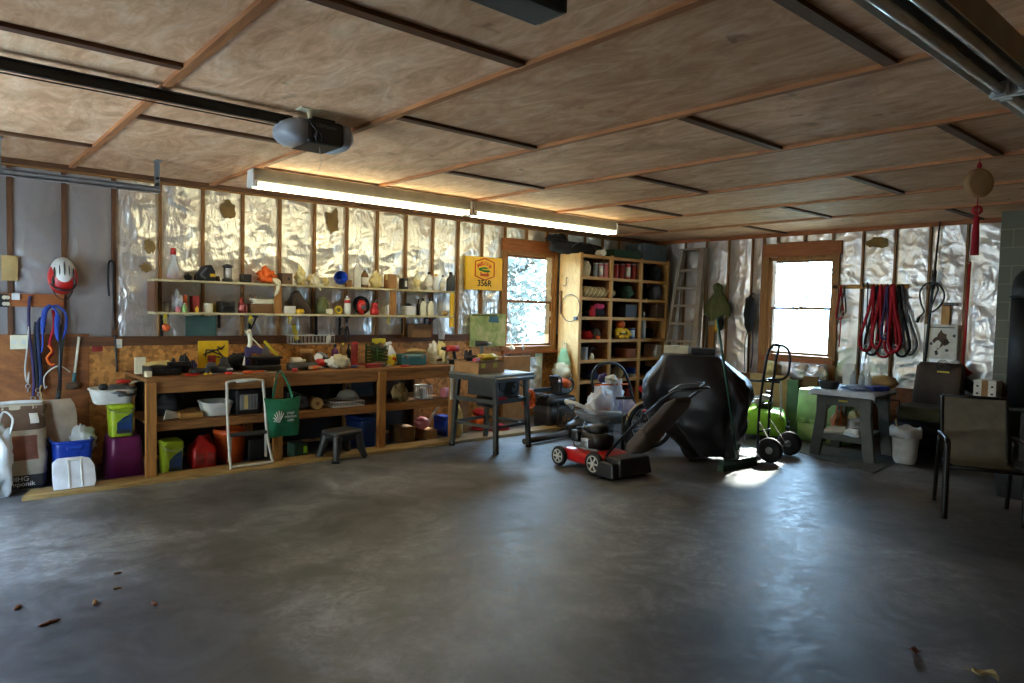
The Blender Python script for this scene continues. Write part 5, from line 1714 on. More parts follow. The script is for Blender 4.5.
ob('handle', MB().tube(spl([(.0, 0, .55), (.04, 0, .68), (.1, 0, .62), (.08, 0, .5)], 4), .015, 6, flat=.4), K['white_plastic'], t)
# blue bin + shovel + jug
p = at(75, 486, z=0)
l, w, h = F_(49, 436, 97, 486, .40, -.72)
t = bin_('blue open storage bin beside the feed sack', (l[0]-.015, -.50, 0), w*1.0, .42, h*1.03, K['blue_plastic'], tap=.85)
ob('handle_moulding', MB().box((.0, -.215, h*.86), (w*.36, .02, .035)), K['blue_plastic'], t, bevel=.006)
lumpy('plastic_bag', 'white crumpled bag in the blue bin', 'bag', (l[0]+.09, -.44, .24), (.10, .12, .12), K['white_plastic'], 81, .3, fold=.07)
sp_ = at(56, 412, y=-.36)
t = thing('shovel', 'flat beige bladed shovel standing in the blue bin', 'shovel', (l[0]-.10, -.40, .012))
bl_ = sp_.z
ob('blade', MB().sheet(lambda u, v: ((u-.5)*(.30-.10*v**6), -.02-.03*sin(pi*u), .30+.40*v), 10, 8).sheet(lambda u, v: ((u-.5)*(.30-.10*v**6), -.014-.03*sin(pi*u), .30+.40*v), 10, 8), mat('beige_blade', '#b09a80', .6), t)
ob('socket', MB().cyl((0, -.015, .66), (.02, -.01, .80), .022, .018), K['beige_blade'] if 'beige_blade' in K else K['dark_steel'], t)
ob('shaft', MB().tube([(.02, -.01, .76), (.035, .02, 1.35)], .015, 10), K['dark_steel'], t)
ob('support_blade', MB().box((0, .01, .15), (.18, .006, .31)), K['dark_steel'], t)
p = at(76, 486, y=-.99)
t = thing('jug_lid', 'translucent white bin lid leaning against the blue bin', 'lid', (p.x, -.965, .036))
lp = [(x*.72, y*.80) for x, y in [(-.21, 0), (.19, 0), (.21, .05), (.205, .22), (.16, .30), (.08, .325), (-.16, .325), (-.21, .28), (-.215, .1)]]
LM = RM((0, 0, 0), radians(66), 0, 0)
ob('panel', MB().prism(lp, -.008, .008, LM), mat('milky_solid', '#d5dbe2', .35), t, bevel=.006)
for x in (-.04, .05): ob('rib', MB().box((x, .125, .012), (.013, .235, .012), LM), K['white_plastic'], t, bevel=.004)
ob('grip', MB().box((.005, .235, .012), (.075, .016, .012), LM), K['white_plastic'], t, bevel=.004)
# purple tote upside down, pail, basin
l, w, h = F_(97, 432, 146, 484, .44, -.78)
t = thing('storage_tote', 'purple storage tote turned upside down beside the bench', 'tote', (l[0]+.012, -.56, 0))
ob('body', MB().loft([(.03, w/2*.97, .215, 7), (h*.94, w/2*.80, .175, 7), (h, w/2*.76, .165, 7)], 44), K['purple_plastic'], t)
ob('rim', MB().loft([(0, w/2, .222, 7), (.035, w/2, .222, 7)], 44), K['purple_plastic'], t)
ob('emblem', MB().prism([(-.04, h*.42), (.04, h*.42), (0, h*.52)], 0, .004, RM((.02, -.203, 0), radians(85), 0, 0)), K['purple_cloth'], t)
PT = h
l, w, h = NB(104, 401, 137, 433, -.70, .24, PT)
litter_pail('lime green pail with blue label standing on the purple tote', (l[0], -.58, PT), w*.92, .22, h)
PT2 = PT+h
l, w, h = NB(85, 377, 143, 401, -.78, .40, PT2)
t = bin_('grey white basin tipped on the lime green pail', (l[0]-.01, -.56, PT2), w*.92, .34, .13, K['white_plastic'], tap=.8, name='wash_basin', cat='basin', e=4)
ob('dark_cloth_wrap', MB().lump((.06, -.02, .10), (w*.34, .17, .06), .3, 4, 2.5), K['grey_cloth'], t)
lumpy('rag', 'dark cloth hanging over the tipped basin', 'rag', (l[0]-.11, -.735, PT2+.135), (.035, .05, .03), K['dark_cloth'], 83, .3)
one('plastic_dish', MB().loft([(0, .06, .04), (.025, .055, .035), (.03, .04, .03)], 16), K['red_plastic'], 'red dish on the tipped basin', 'dish', (l[0]+.08, -.56, PT2+.17))
one('paper_sheet', MB().sheet(lambda u, v: ((u-.5)*.20, (v-.5)*.14, .01+.02*sin(u*4)), 6, 4), K['paper'], 'white paper scrap on the tipped basin', 'paper', (l[0]+.22, -.56, PT2+.15))

# wall plates
def plate(name, label, x0, y0, x1, y1, mt, slots, Y=-.02):
    a, b = at(x0, y0, y=Y), at(x1, y1, y=Y)
    t = thing(name, label, 'outlet', ((a.x+b.x)/2, Y, (a.z+b.z)/2))
    w_, h_ = b.x-a.x, a.z-b.z
    ob('plate', MB().box((0, 0, 0), (w_, .012, h_)), mt, t, bevel=.003)
    for s in slots: ob('receptacle', MB().cyl((s[0]*w_, -.004, s[1]*h_), (s[0]*w_, -.009, s[1]*h_), .017, n=14), K['cream_plastic'] if mt is not K['cream_plastic'] else K['white_plastic'], t)
    return t
plate('outlet_plate', 'beige double outlet plate on the plywood above the feed sack', 10, 335, 28, 349, K['cream_plastic'], [(-.25, 0), (.25, 0)], -.03)
plate('switch_plate', 'white switch plate on the wood blocking near the leashes', 11.5, 293, 20, 300, K['white_plastic'], [], -.04)
plate('switch_plate', 'black switch box with round buttons at the picture edge', -3, 294, 9, 307, K['black_plastic'], [(.1, .25), (.1, -.25), (.38, .25), (.38, -.25)], -.04)
plate('outlet_plate', 'white outlet plate on the plywood left of the bench', 115, 339, 122, 348, K['cream_plastic'], [(0, .25), (0, -.25)], -.03)
a, b = at(1, 255, y=-.01), at(18, 281, y=-.01)
one('paper_sheet', MB().sheet(lambda u, v: ((u-.5)*(b.x-a.x), -.01*sin(u*3), (v-.5)*(a.z-b.z)), 6, 6), K['tan_cloth'], 'yellowed paper sheet tacked to the foil near the helmet', 'paper', ((a.x+b.x)/2, -.012, (a.z+b.z)/2))
# helmet
hp = at(63, 275, y=-.12)
t = thing('bicycle_helmet', 'red and white bicycle helmet hung on the foil wall', 'helmet', (hp.x, -.10, hp.z))
def hshell(rx, ry, rz, z0, t0, t1):
    "part of an egg shell between two polar angles"
    return MB().loft([(z0+rz*cos(pi*th), rx*sin(pi*th)+.001, ry*sin(pi*th)+.001) for th in [t0+(t1-t0)*k/14 for k in range(15)]], 32)
ob('red_shell', hshell(.118, .105, .155, -.02, .30, 1.0), K['red_plastic'], t)
ob('shell', hshell(.100, .118, .150, .012, 0, .80), K['white_plastic'], t)
for k in range(5):
    x = (k-2)*.036
    ob('vent', MB().lump((x*(1.0), -.085+abs(k-2)*.012, .045-.015*abs(k-2)), (.0095, .045, .078-.012*abs(k-2)), 0, 1, n=12, m=10), K['black_plastic'], t)
for s in (-1, 1): ob('vent', MB().lump((s*.082, -.062, -.055), (.012, .03, .045), 0, 1, n=12, m=8, M=None), K['black_plastic'], t)
ob('visor_edge', MB().tube(spl([(-.10, -.03, -.08), (-.06, -.085, -.125), (0, -.10, -.14), (.06, -.085, -.125), (.10, -.03, -.08)], 5), .008, 8), K['black_plastic'], t)
ob('strap', MB().tube(spl([(-.09, .02, -.08), (-.05, .0, -.19), (.02, -.01, -.22), (.07, 0, -.16), (.09, .02, -.07)], 5), .008, 6, flat=.4), K['black_plastic'], t)
ob('nail', MB().cyl((0, .10, .13), (0, -.02, .135), .004, n=6), K['steel'], t)
# hanging leashes and straps
def W_(px, py, Y=-.05): return at(px, py, y=Y)
leash('dog_leash', 'purple leash hanging nearest the wall switch', [W_(31, 296), W_(29, 302), W_(29, 330), W_(32, 355), W_(34, 380), W_(33, 396)], .012, K['purple_cloth'])
leash('dog_leash', 'pale grey cord loop hanging beside the purple leash', [W_(30, 300, -.04), W_(28, 340, -.06), W_(25, 368, -.06), W_(27, 382, -.05), W_(29, 372, -.05), W_(28, 384, -.05)], .007, K['rope_white'])
leash('dog_leash', 'navy lead rope hanging in the dark bundle', [W_(41, 318, -.06), W_(38, 326, -.09), W_(39, 350, -.09), W_(41, 375, -.08), W_(40, 392, -.07)], .016, K['navy_cloth'])
leash('dog_leash', 'black lead rope hanging beside the navy one', [W_(36, 322, -.05), W_(35, 345, -.07), W_(37, 370, -.07), W_(38, 388, -.06)], .014, K['dark_cloth'])
leash('dog_leash', 'blue thick strap with pale stitched end, in the bundle', [W_(50, 306, -.08), W_(45, 311, -.12), W_(43, 325, -.12), W_(43, 331, -.1), W_(42, 350, -.1), W_(38, 353, -.08)], [.022]*13+[.016]*6+[.008]*12, K['blue_cloth'], False)
leash('dog_harness', 'blue webbing harness loop under the helmet', [W_(52, 306, -.1), W_(57, 314, -.13), W_(57, 330, -.13), W_(60, 340, -.12), W_(65, 332, -.1), W_(66, 315, -.1), W_(58, 306, -.09), W_(52, 307, -.08)], [.009]*6+[.022]*10+[.012]*10+[.009]*10, K['blue_cloth'], False, cat='harness', k=5)
leash('dog_collar', 'dark red collar with orange end in the leash bundle', [W_(53, 310, -.07), W_(54, 325, -.08), W_(50, 343, -.08), W_(53, 352, -.08), W_(48, 360, -.08), W_(54, 366, -.08)], .013, K['red_cloth'], False, cat='collar')
leash('dog_collar', 'bright orange collar hanging low in the leash bundle', [W_(48, 345, -.10), W_(52, 351, -.11), W_(47, 358, -.11), W_(50, 364, -.11), W_(54, 364, -.10)], .011, K['orange_cloth'], False, cat='collar')
leash('dog_leash', 'teal lead hanging straight from the harness', [W_(63, 338, -.1), W_(61, 350, -.1), W_(60, 365, -.1), W_(58, 370, -.1)], .016, K['teal_cloth'], False)
leash('steel_cable', 'pale bent cable across the leash bundle', [W_(70, 372, -.05), W_(60, 366, -.12), W_(50, 370, -.12), W_(44, 378, -.1), W_(45, 388, -.08), W_(47, 386, -.08)], .006, K['rope_white'], False, cat='cable')
leash('dog_leash', 'yellowish cord dangling behind the feed sack', [W_(42, 385, -.1), W_(40, 390, -.1), W_(42, 398, -.12), W_(41, 404, -.12)], .008, K['tan_cloth'], False)
leash('hook_rod', 'black hooked rod hanging on the foil between helmet and bench', [W_(114, 330, -.02), W_(113, 300, -.02), W_(113, 266, -.02), W_(111, 261, -.03), W_(108.5, 264, -.03), W_(108, 280, -.03), W_(109, 296, -.03)], .010, K['black_metal'], False, cat='rod')
leash('sweep_rod', 'thin dark rod hung low on the plywood left of the bench', [W_(115, 335, -.03), W_(116, 350, -.03), W_(117, 372, -.03)], .010, K['black_metal'], False, cat='rod')
a, b = W_(79, 337, -.04), W_(73, 388, -.06)
t = thing('dish_brush', 'long pale handled brush with blue ferrule hung on the plywood', 'brush', a)
d = b-a
ob('handle', MB().tube([(0, 0, 0), d*.70], .011, 8), K['cream_plastic'], t)
ob('ferrule', MB().tube([d*.70, d*.88], .016, 8), K['teal_metal'], t)
ob('bristle', MB().lump(tuple(d*.96), (.055, .03, .035), .25, 2), K['brown_cloth'], t)
ob('nail', MB().cyl((0, .03, .0), (0, -.012, .0), .006, n=6), K['steel'], t)
a, b = W_(96, 322, -.02), W_(101, 345, -.02)
one('small_flag', MB().sheet(lambda u, v: ((u-.5)*.09, -.006*sin(u*5), -(v*.14)), 6, 6), K['red_paper'], 'small faded red striped flag tacked left of the bench', 'flag', (W_(98, 337).x, -.018, W_(98, 337).z))

# ================================================================ AROUND THE NEAR WINDOW
a, b = at(466.5, 255.5, y=-.05), at(502, 291, y=-.05)
sw, shh = b.x-a.x, a.z-b.z
t = thing('seed_sign', 'square yellow seed company sign hung on the studs left of the window', 'sign', ((a.x+b.x)/2, -.03, (a.z+b.z)/2))
ob('board', MB().box((0, 0, 0), (sw, .04, shh)), K['sign_yellow'], t, bevel=.004)
def hexa(r, asp): return [(r*asp*.87*x, r*y) for x, y in ((0, 1), (1, .66), (1, -.66), (0, -1), (-1, -.66), (-1, .66))]
ob('hexagon_border', MB().tube([(x, -.0215, z+shh*.135) for x, z in hexa(shh*.325, 1.28)], .009, 6, True), K['ink_red'], t)
R0 = (radians(90), 0, 0)
def arch(word, r, cz, a0, a1, size, mt, nm):
    for i, c in enumerate(word):
        a_ = a0+(a1-a0)*i/(len(word)-1)
        text(c, size, mt, t, (r*sin(a_), -.0205, cz+r*cos(a_)), (radians(90), a_, 0), nm, bold=.004)
arch('McKillip', shh*.40, shh*.135-shh*.23, -.62, .62, shh*.145, K['ink_red'], 'lettering')
text('Seeds', shh*.15, K['ink_red'], t, (0, -.0205, shh*.135-shh*.165), R0, bold=.004)
text('356R', shh*.26, K['ink_black'], t, (.0, -.0205, -shh*.30), R0, ext=.0015, sx=1.0, bold=.0025)
corn = MB().tube(spl([(-sw*.16, -.022, shh*.13), (-sw*.05, -.024, shh*.165), (sw*.10, -.022, shh*.165)], 4), [.012]*4+[.014]*3+[.004]*2, 6)
ob('corn_emblem', corn.tube(spl([(-sw*.16, -.022, shh*.125), (-sw*.04, -.026, shh*.085), (sw*.12, -.022, shh*.08), (sw*.16, -.022, shh*.06)], 4), [.012]*5+[.015]*4+[.004]*4, 6), K['ink_green'], t)
ob('corn_ear', MB().lump((.01, -.024, shh*.125), (sw*.10, .006, .012), .05, 5), K['sign_yellow'], t)
a, b = at(470, 313.5, y=-.03), at(505, 346, y=-.03)
t = thing('map_poster', 'faded green map poster with blue corner below the yellow sign', 'poster', ((a.x+b.x)/2, -.032, (a.z+b.z)/2))
pw, ph = b.x-a.x, a.z-b.z
def mapmat():
    M, nt, b_ = nodes('map_print')
    n = noi(nt, coords(nt), 6, 6, 1.0)
    nt.links.new(ramp(nt, n, [(.35, hx('#7d8c4e')), (.5, hx('#98a560')), (.65, hx('#b9b583'))]), b_.inputs['Base Color'])
    b_.inputs['Roughness'].default_value = .7
    return M
ob('sheet', MB().box((0, 0, 0), (pw, .004, ph)), mapmat(), t)
ob('water_patch', MB().prism([(.0, ph*.25), (pw*.3, ph*.22), (pw*.28, ph*.42), (.02, ph*.43)], 0, .001, RM((0, -.003, 0), radians(90))), K['teal_metal'], t)
ob('title_strip', MB().box((-pw*.1, -.003, ph*.45), (pw*.7, .002, ph*.05)), K['olive_cloth'], t)

# table saw stand with the open carton on it
TZ = .865
t = thing('table_saw', 'dark steel table saw stand with splayed legs right of the workbench', 'table saw', (-4.60, -1.36, 0), radians(10))
ob('table_top', MB().box((0, 0, TZ-.02), (.70, .70, .035)), K['saw_grey'], t, bevel=.005)
ob('table_edge', MB().box((0, -.345, TZ-.055), (.70, .012, .05)).box((.345, 0, TZ-.055), (.012, .69, .05)).box((-.345, 0, TZ-.055), (.012, .69, .05)), K['gunmetal'], t)
ob('saw_body', MB().box((.06, .02, .70), (.40, .46, .22)), K['gunmetal'], t, bevel=.012)
ob('fence_rail', MB().cyl((-.35, -.365, TZ-.04), (.35, -.365, TZ-.04), .012), K['steel'], t)
for sx in (-1, 1):
    for sy in (-1, 1):
        ob('leg', MB().bar((sx*.26, sy*.28, .845), (sx*.29, sy*.335, .02), .05, .05), K['gunmetal'], t, bevel=.006)
        ob('foot_pad', MB().cyl((sx*.29, sy*.335, 0), (sx*.29, sy*.335, .03), .035, .03), K['rubber'], t)
for sy in (-1, 1): ob('stretcher', MB().bar((-.28, sy*.315, .28), (.28, sy*.315, .28), .035, .008, (0, 1, 0)), K['gunmetal'], t)
for sx in (-1, 1): ob('stretcher', MB().bar((sx*.283, -.31, .28), (sx*.283, .31, .28), .035, .008, (1, 0, 0)), K['gunmetal'], t)
for sx in (-1, 1): ob('brace', MB().bar((sx*.275, -.29, .56), (sx*.275, .29, .56), .05, .02, (1, 0, 0)), K['gunmetal'], t)
ob('brace', MB().bar((-.275, -.295, .56), (.275, -.295, .56), .05, .02, (0, 1, 0)), K['gunmetal'], t)
ob('hand_wheel', MB().ring((.12, -.25, .70), .06, .008, 'Y', 20, 6).bar((.06, -.25, .70), (.18, -.25, .70), .012, .008).cyl((.12, -.2, .70), (.12, -.26, .70), .012), K['dark_steel'], t)
ob('switch_box', MB().box((-.18, -.29, .74), (.08, .05, .10)), K['black_plastic'], t, bevel=.006)
ob('red_lever', MB().box((-.18, -.31, .60), (.14, .03, .03)), K['red_cloth'], t, bevel=.004)
ob('motor', MB().cyl((.12, .05, .50), (.12, .28, .50), .08, n=18), K['dark_steel'], t)
M8 = Matrix.Rotation(radians(10), 4, 'Z')
def onsaw(x, y): return Vector((-4.60, -1.36, 0))+M8 @ Vector((x, y, 0))
q_ = onsaw(.15, -.18)
one('paper_sheet', MB().box((0, 0, .002), (.34, .30, .003)), K['pale_sheet'], 'white sheet lying on the bright end of the table saw', 'paper', (q_.x, q_.y, TZ-.002), radians(-6))
q_ = onsaw(-.13, .08)
cx_ = carton('open cardboard carton of tools on the table saw', (q_.x, q_.y, TZ-.002), .40, .42, .125, K['cardboard'], rz=radians(4), flaps=False)
ob('tape', MB().box((-.13, -.2115, .09), (.06, .003, .05)).box((.05, -.2115, .09), (.06, .003, .05)), K['yellow_tool'], cx_)
ob('lip', MB().box((0, -.205, .127), (.40, .008, .014)).box((0, .205, .127), (.40, .008, .014)).box((-.196, 0, .127), (.008, .42, .014)).box((.196, 0, .127), (.008, .42, .014)), K['dark_cardboard'], cx_)
zc = TZ-.002+.134
lumpy('work_glove', 'yellow green work gloves heaped on the open carton', 'glove', (q_.x+.06, q_.y-.06, zc), (.16, .09, .04), K['yellow_tool'], 91, .4)
lumpy('work_glove', 'black glove at the near corner of the open carton', 'glove', (q_.x-.12, q_.y-.02, zc), (.08, .07, .035), K['dark_cloth'], 92, .3)
t = thing('power_drill', 'black drill standing on the open carton below the map', 'drill', (q_.x+.10, q_.y+.10, zc), -.5)
ob('battery', MB().box((0, 0, .025), (.10, .07, .05)), K['black_plastic'], t, bevel=.008)
ob('handle', MB().bar((0, 0, .05), (.01, 0, .16), .038, .034, (0, 1, 0)), K['grey_plastic'], t, bevel=.008)
ob('body', MB().cyl((-.07, 0, .185), (.07, 0, .185), .034, .03), K['black_plastic'], t)
ob('chuck', MB().cyl((.07, 0, .185), (.12, 0, .185), .02, .012), K['steel'], t)
t = thing('binocular', 'small dark binocular on the open carton', 'binocular', (q_.x-.05, q_.y+.15, zc))
for s in (-1, 1): ob('barrel', MB().lathe([(.022, 0), (.026, .03), (.02, .08), (.018, .11)], 14, RM((s*.03, 0, 0))), K['black_plastic'], t)
ob('bridge', MB().box((0, 0, .06), (.04, .015, .05)), K['black_plastic'], t, bevel=.004)
one('bristle_brush', MB().box((0, 0, .02), (.10, .04, .04)).bar((.04, 0, .03), (.16, 0, .05), .022, .016), K['red_plastic'], 'red tool on the bench rim of the open carton', 'brush', (q_.x-.16, q_.y-.15, zc), .4, bevel=.004)
# orange cord hung on the far wing
hp = at(529, 390, y=-1.20)
t = thing('extension_cord', 'bright orange cord bundle hung at the far edge of the table saw', 'cord', (hp.x, -1.20, hp.z))
rnd = random.Random(8)
for k in range(7):
    P = []
    wv = rnd.uniform(.06, .13); ln = rnd.uniform(.15, .25); ox = rnd.uniform(-.03, .03)
    for i in range(14):
        a_ = 2*pi*i/14
        P.append((ox+wv*sin(a_)*(.5+.5*(1-cos(a_))/2), rnd.uniform(-.02, .02)-.01*k+.03, -ln*(1-cos(a_))/2))
    ob('cord_loop', MB().tube(P, .008, 6, True), K['orange_cloth'], t)
ob('peg', MB().bar((-.32, .03, .20), (.0, .03, -.004), .014, .014), K['gunmetal'], t)
# red jugs and rags under the saw
for k, (px, py0, py1, lb, mt) in enumerate(((478, 403, 413, 'orange top cloth bundle highest of the stack behind the table saw legs', 'red_cloth'), (478, 413, 425, 'bright orange bundle in the middle of the stack behind the table saw legs', 'orange_cloth'), (478, 425, 446, 'red bundle lowest of the stack behind the table saw legs', 'red_cloth'))):
    pass
l, w, h = NB(468, 425, 490, 442, -.55, .22, 0)
lumpy('fuel_bag', 'red bundle lowest of the stack behind the table saw legs', 'bundle', l, (w*.5, .12, h*.52), K['red_cloth'], 93, .15, n=20)
z1 = h*.98
lumpy('fuel_bag', 'bright orange bundle in the middle of the stack behind the table saw legs', 'bundle', (l[0], l[1], z1), (w*.48, .11, .075), K['orange_cloth'], 94, .15)
lumpy('fuel_bag', 'dark red bundle topmost of the stack behind the table saw legs', 'bundle', (l[0], l[1], z1+.14), (w*.45, .10, .05), K['red_cloth'], 95, .15)
lumpy('rag', 'red rag on the floor under the table saw', 'rag', (at(500, 432, z=0).x, at(500, 432, z=0).y, 0), (.16, .10, .05), K['red_cloth'], 96, .35)
p = at(462, 442, y=-1.06)
t = thing('paper_bag', 'crumpled cream paper hanging between the bench end and saw legs', 'bag', (p.x+.08, -.84, .036))
ob('body', MB().lump((0, 0, .17), (.075, .06, .19), .35, 4, 2.5, .05, fold=.08), K['yellow_paper'], t)
carton('tall dark cardboard piece under the table saw', (at(464, 430, y=-.6).x+.05, -.50, 0), .14, .06, .42, K['dark_cardboard'], name='cardboard_sheet', cat='cardboard')
# below the window
a, b = at(527, 357, y=-.03), at(541, 392, y=-.03)
one('plastic_sheet', MB().sheet(lambda u, v: ((u-.5)*(b.x-a.x), -.02*sin(pi*u)-.02*noise.noise(Vector((u*5, v*7, 4))), (v-.5)*(a.z-b.z)), 12, 18), K['foil'], 'crumpled silver foil sheet hung below the near window', 'foil sheet', ((a.x+b.x)/2, -.035, (a.z+b.z)/2))
carton('tan cardboard panel leaning below the near window', (at(516, 380, y=-.1).x, -.10, 0), .50, .04, .92, K['cardboard'], name='cardboard_sheet', cat='cardboard')
a = at(513, 353, y=-.06)
lumpy('rag', 'white scrap on the near window sill', 'rag', (a.x, -.030, 1.0), (.05, .018, .035), K['paper'], 97, .4)
a = at(524, 357, y=-.06)
bottle('tiny white bottle on the near window sill', (a.x, -.030, 1.0), .018, .09, K['white_plastic'], K['white_plastic'])
a, b = at(504, 358, y=-.06), at(508, 378, y=-.06)
one('bent_wire', MB().tube(spl([(0, 0, 0), (-.05, -.02, -.08), (-.02, -.03, -.2), (.03, -.02, -.26)], 5), .006, 6), K['dark_steel'], 'bent dark wire hung beside the near window', 'wire', (a.x, -.03, a.z))
# black chest with chainsaw
l, w, h = NB(531, 394, 577, 430, -.92, .36, 0)
t = thing('tool_chest', 'black plastic tool chest on the floor below the near window', 'chest', l)
ob('body', MB().loft([(0, w/2*.92, .165, 8), (h*.72, w/2*.98, .178, 8)], 40), K['dark_plastic'], t)
ob('lid', MB().loft([(h*.72, w/2, .182, 8), (h*.9, w/2, .182, 8), (h, w/2*.94, .165, 8)], 40), K['black_plastic'], t)
ob('latch', MB().box((-w*.2, -.185, h*.72), (.05, .012, .06)), K['dark_steel'], t, bevel=.003)
ob('latch', MB().box((w*.2, -.185, h*.72), (.05, .012, .06)), K['dark_steel'], t, bevel=.003)
zch = h
for k in range(2):
    pass
a = at(566, 415, y=-1.0)
t = thing('wire_crate', 'dark lattice crate standing before the black tool chest', 'crate', (a.x, -1.08, .036))
cm = MB()
for i in range(8):
    for s in (-1, 1):
        cm.bar((-.14+.04*i, s*.09, 0), (-.14+.04*((i+3) % 8), s*.09, .24), .008, .008, (0, 1, 0))
for z in (.005, .24):
    cm.tube([(-.15, -.09, z), (.15, -.09, z), (.15, .09, z), (-.15, .09, z)], .008, 6, True)
for sx in (-1, 1):
    for sy in (-1, 1): cm.bar((sx*.15, sy*.09, 0), (sx*.15, sy*.09, .245), .014, .014)
cm.box((0, 0, .006), (.30, .18, .006))
ob('lattice', cm, K['leather'], t)
ob('contents', MB().lump((0, 0, .09), (.12, .07, .085), .3, 3), K['brown_cloth'], t)
t = thing('chainsaw', 'orange and black chainsaw on the black tool chest', 'chainsaw', (l[0]+.06, -.74, zch), radians(5))
ob('body', MB().box((.06, 0, .10), (.24, .17, .18), top=(.85, .8)), K['dark_plastic'], t, bevel=.025)
ob('cover', MB().lump((.10, -.03, .155), (.10, .085, .075), .1, 3), K['orange_plastic'], t)
ob('front_handle', MB().tube(spl([(-.05, -.10, .05), (-.06, -.11, .16), (-.04, -.08, .25), (-.03, .05, .26), (-.05, .10, .12)], 5), .013, 8), K['black_plastic'], t)
ob('rear_handle', MB().tube(spl([(.16, 0, .17), (.27, 0, .20), (.33, 0, .13), (.28, 0, .04), (.17, 0, .03)], 5), .017, 8), K['black_plastic'], t)
ob('hand_guard', MB().box((-.09, 0, .22), (.012, .16, .10)), K['black_plastic'], t, bevel=.01)
ob('guide_bar', MB().prism([(-.10, .06), (-.46, .06), (-.49, .085), (-.46, .115), (-.10, .115)], -.006, .006, RM((0, .02, 0), radians(90))), K['dark_steel'], t)
lumpy('rag', 'silvery rag on the near end of the black tool chest', 'rag', (l[0]-.28, -.78, zch), (.10, .10, .03), K['grey_cloth'], 98, .3)
# green apron bag hung on the bookcase side
BX = -2.285
a = at(561, 346, x=BX-.02)
t = thing('apron_bag', 'green and cream bag hung on the side of the bookcase', 'bag', (BX-.03, -.24, a.z))
ob('upper', MB().sheet(lambda u, v: (-.02-.05*sin(pi*u)*v, (u-.5)*(.10+.22*v), -.03-.24*v+.01*sin(u*9)), 14, 10), mat('apron_green', '#7d9a6e', .9), t)
ob('lower', MB().lump((-.05, 0, -.38), (.06, .19, .14), .25, 4, 2.4, fold=.06), K['cream_cloth'], t)
ob('loop', MB().tube(spl([(0, -.04, -.04), (0, -.01, .05), (0, .01, .05), (0, .04, -.04)], 4), .006, 6), K['cream_cloth'], t)
ob('hook', MB().tube([(.03, 0, .045), (-.01, 0, .045), (-.012, 0, .065)], .004, 6), K['dark_steel'], t)

# ================================================================ BOOKCASE
kk('rust_box', '#8a4a26', .6)
bx_l, bx_r, by = -2.28, -.17, -.48
ZS = (2.42, 2.10, 1.79, 1.50, 1.16, .855, .545)
DV = (-1.58, -.875)
bc = thing('bookcase', 'tall open pine bookcase with three bays by the near window', 'bookcase', ((bx_l+bx_r)/2, 0, 0))
mx_ = (bx_l+bx_r)/2
bw_ = bx_r-bx_l
ob('side_panel', MB().box((bx_l-mx_+.010, by/2-.02, 1.22), (.018, -by-.06, 2.42)), K['osb_pale'], bc)
ob('side_panel', MB().box((bx_r-mx_-.010, by/2-.02, 1.22), (.018, -by-.06, 2.42)), K['osb_pale'], bc)
ob('back_panel', MB().box((0, -.03, 1.22), (bw_-.04, .012, 2.42)), K['dark_shade_board'], bc)
for x in (bx_l+.03, DV[0], DV[1], bx_r-.03):
    ob('stile', MB().box((x-mx_, by+.018, 1.22), (.055, .035, 2.44)), K['case_wood_z'], bc, bevel=.003)
for x in DV: ob('divider', MB().box((x-mx_, by/2, 1.22), (.018, -by-.07, 2.40)), K['ply_wall'], bc)
for i, z in enumerate(ZS):
    ob('shelf_board', MB().box((0, by/2-.005, z-.009), (bw_-.04, -by-.07, .018)), K['case_wood'], bc)
    ob('shelf_edge', MB().box((0, by+.014, z-.02), (bw_-.03, .022, .045)), K['case_wood'], bc, bevel=.003)
ob('shelf_board', MB().box((0, by/2-.005, .10), (bw_-.04, -by-.07, .018)), K['case_wood'], bc)
a = at(567, 278, x=BX)
ob('hook', MB().tube(spl([(-bw_/2, a.y, a.z), (-bw_/2-.02, a.y, a.z), (-bw_/2-.02, a.y, a.z-.08), (-bw_/2-.02, a.y+.03, a.z-.12), (-bw_/2-.02, a.y+.08, a.z-.10)], 4), .006, 6), K['dark_steel'], bc)
a = at(561, 299, x=BX)
one('saw_handle_stick', MB().box((0, 0, 0), (.02, .03, .34)).box((0, 0, .15), (.025, .04, .05)), K['stud'], 'brown stick hung on the pale bookcase side', 'stick', (BX-.012, a.y, a.z-.05), bevel=.003)
a = at(571, 308, x=BX)
t = thing('wire_coil', 'thin grey wire coil hung on the pale bookcase side', 'wire', (BX-.012, a.y, a.z))
ob('coil', MB().ring((-.006, 0, 0), .20, .006, 'X', 32, 6), K['dark_steel'], t)
ob('tie', MB().box((-.01, -.12, -.15), (.03, .07, .05)), K['black_plastic'], t, bevel=.008)

def BB(x0, y0, x1, y1, row, d=.25, Y=-.455):
    return NB(x0, y0, x1, y1, Y, d, ZS[row]+.001)
CL = 'bookcase row'
l, w, h = BB(580, 259, 591, 275, 1)
lumpy('paper_bag', 'white bag at the near end of the top bookcase row', 'bag', l, (w*.55, .10, h*.55), K['paper'], 101, .2, fold=.05)
for k in range(3):
    l, r, h = NR(593+5.3*k, 263, 598+5.3*k, 277, -.36, ZS[1])
    bottle('pink and grey tin in the top bookcase row, %s' % ('next to the white bag', 'middle of three', 'by the divider')[k], l, r, h, K['pink_plastic' if k else 'grey_plastic'], K['steel'], 'tin', K['paper'] if k == 1 else None, 'tins in the top bookcase row', 'tin_can', 'can')
for k in range(4):
    l, r, h = NR(613+6*k, 264, 618.5+6*k, 279, -.36, ZS[1])
    bottle('red tin in the middle bay of the top bookcase row, %s' % ('first from the divider', 'second from the divider', 'third from the divider', 'last before the black bag')[k], l, r, h, K['red_paper' if k % 2 else 'red_plastic'], K['steel' if k % 2 else 'pink_plastic'], 'tin', K['paper'] if k == 2 else None, 'tins in the top bookcase row', 'tin_can', 'can')
l, w, h = BB(643, 264, 664, 280, 1)
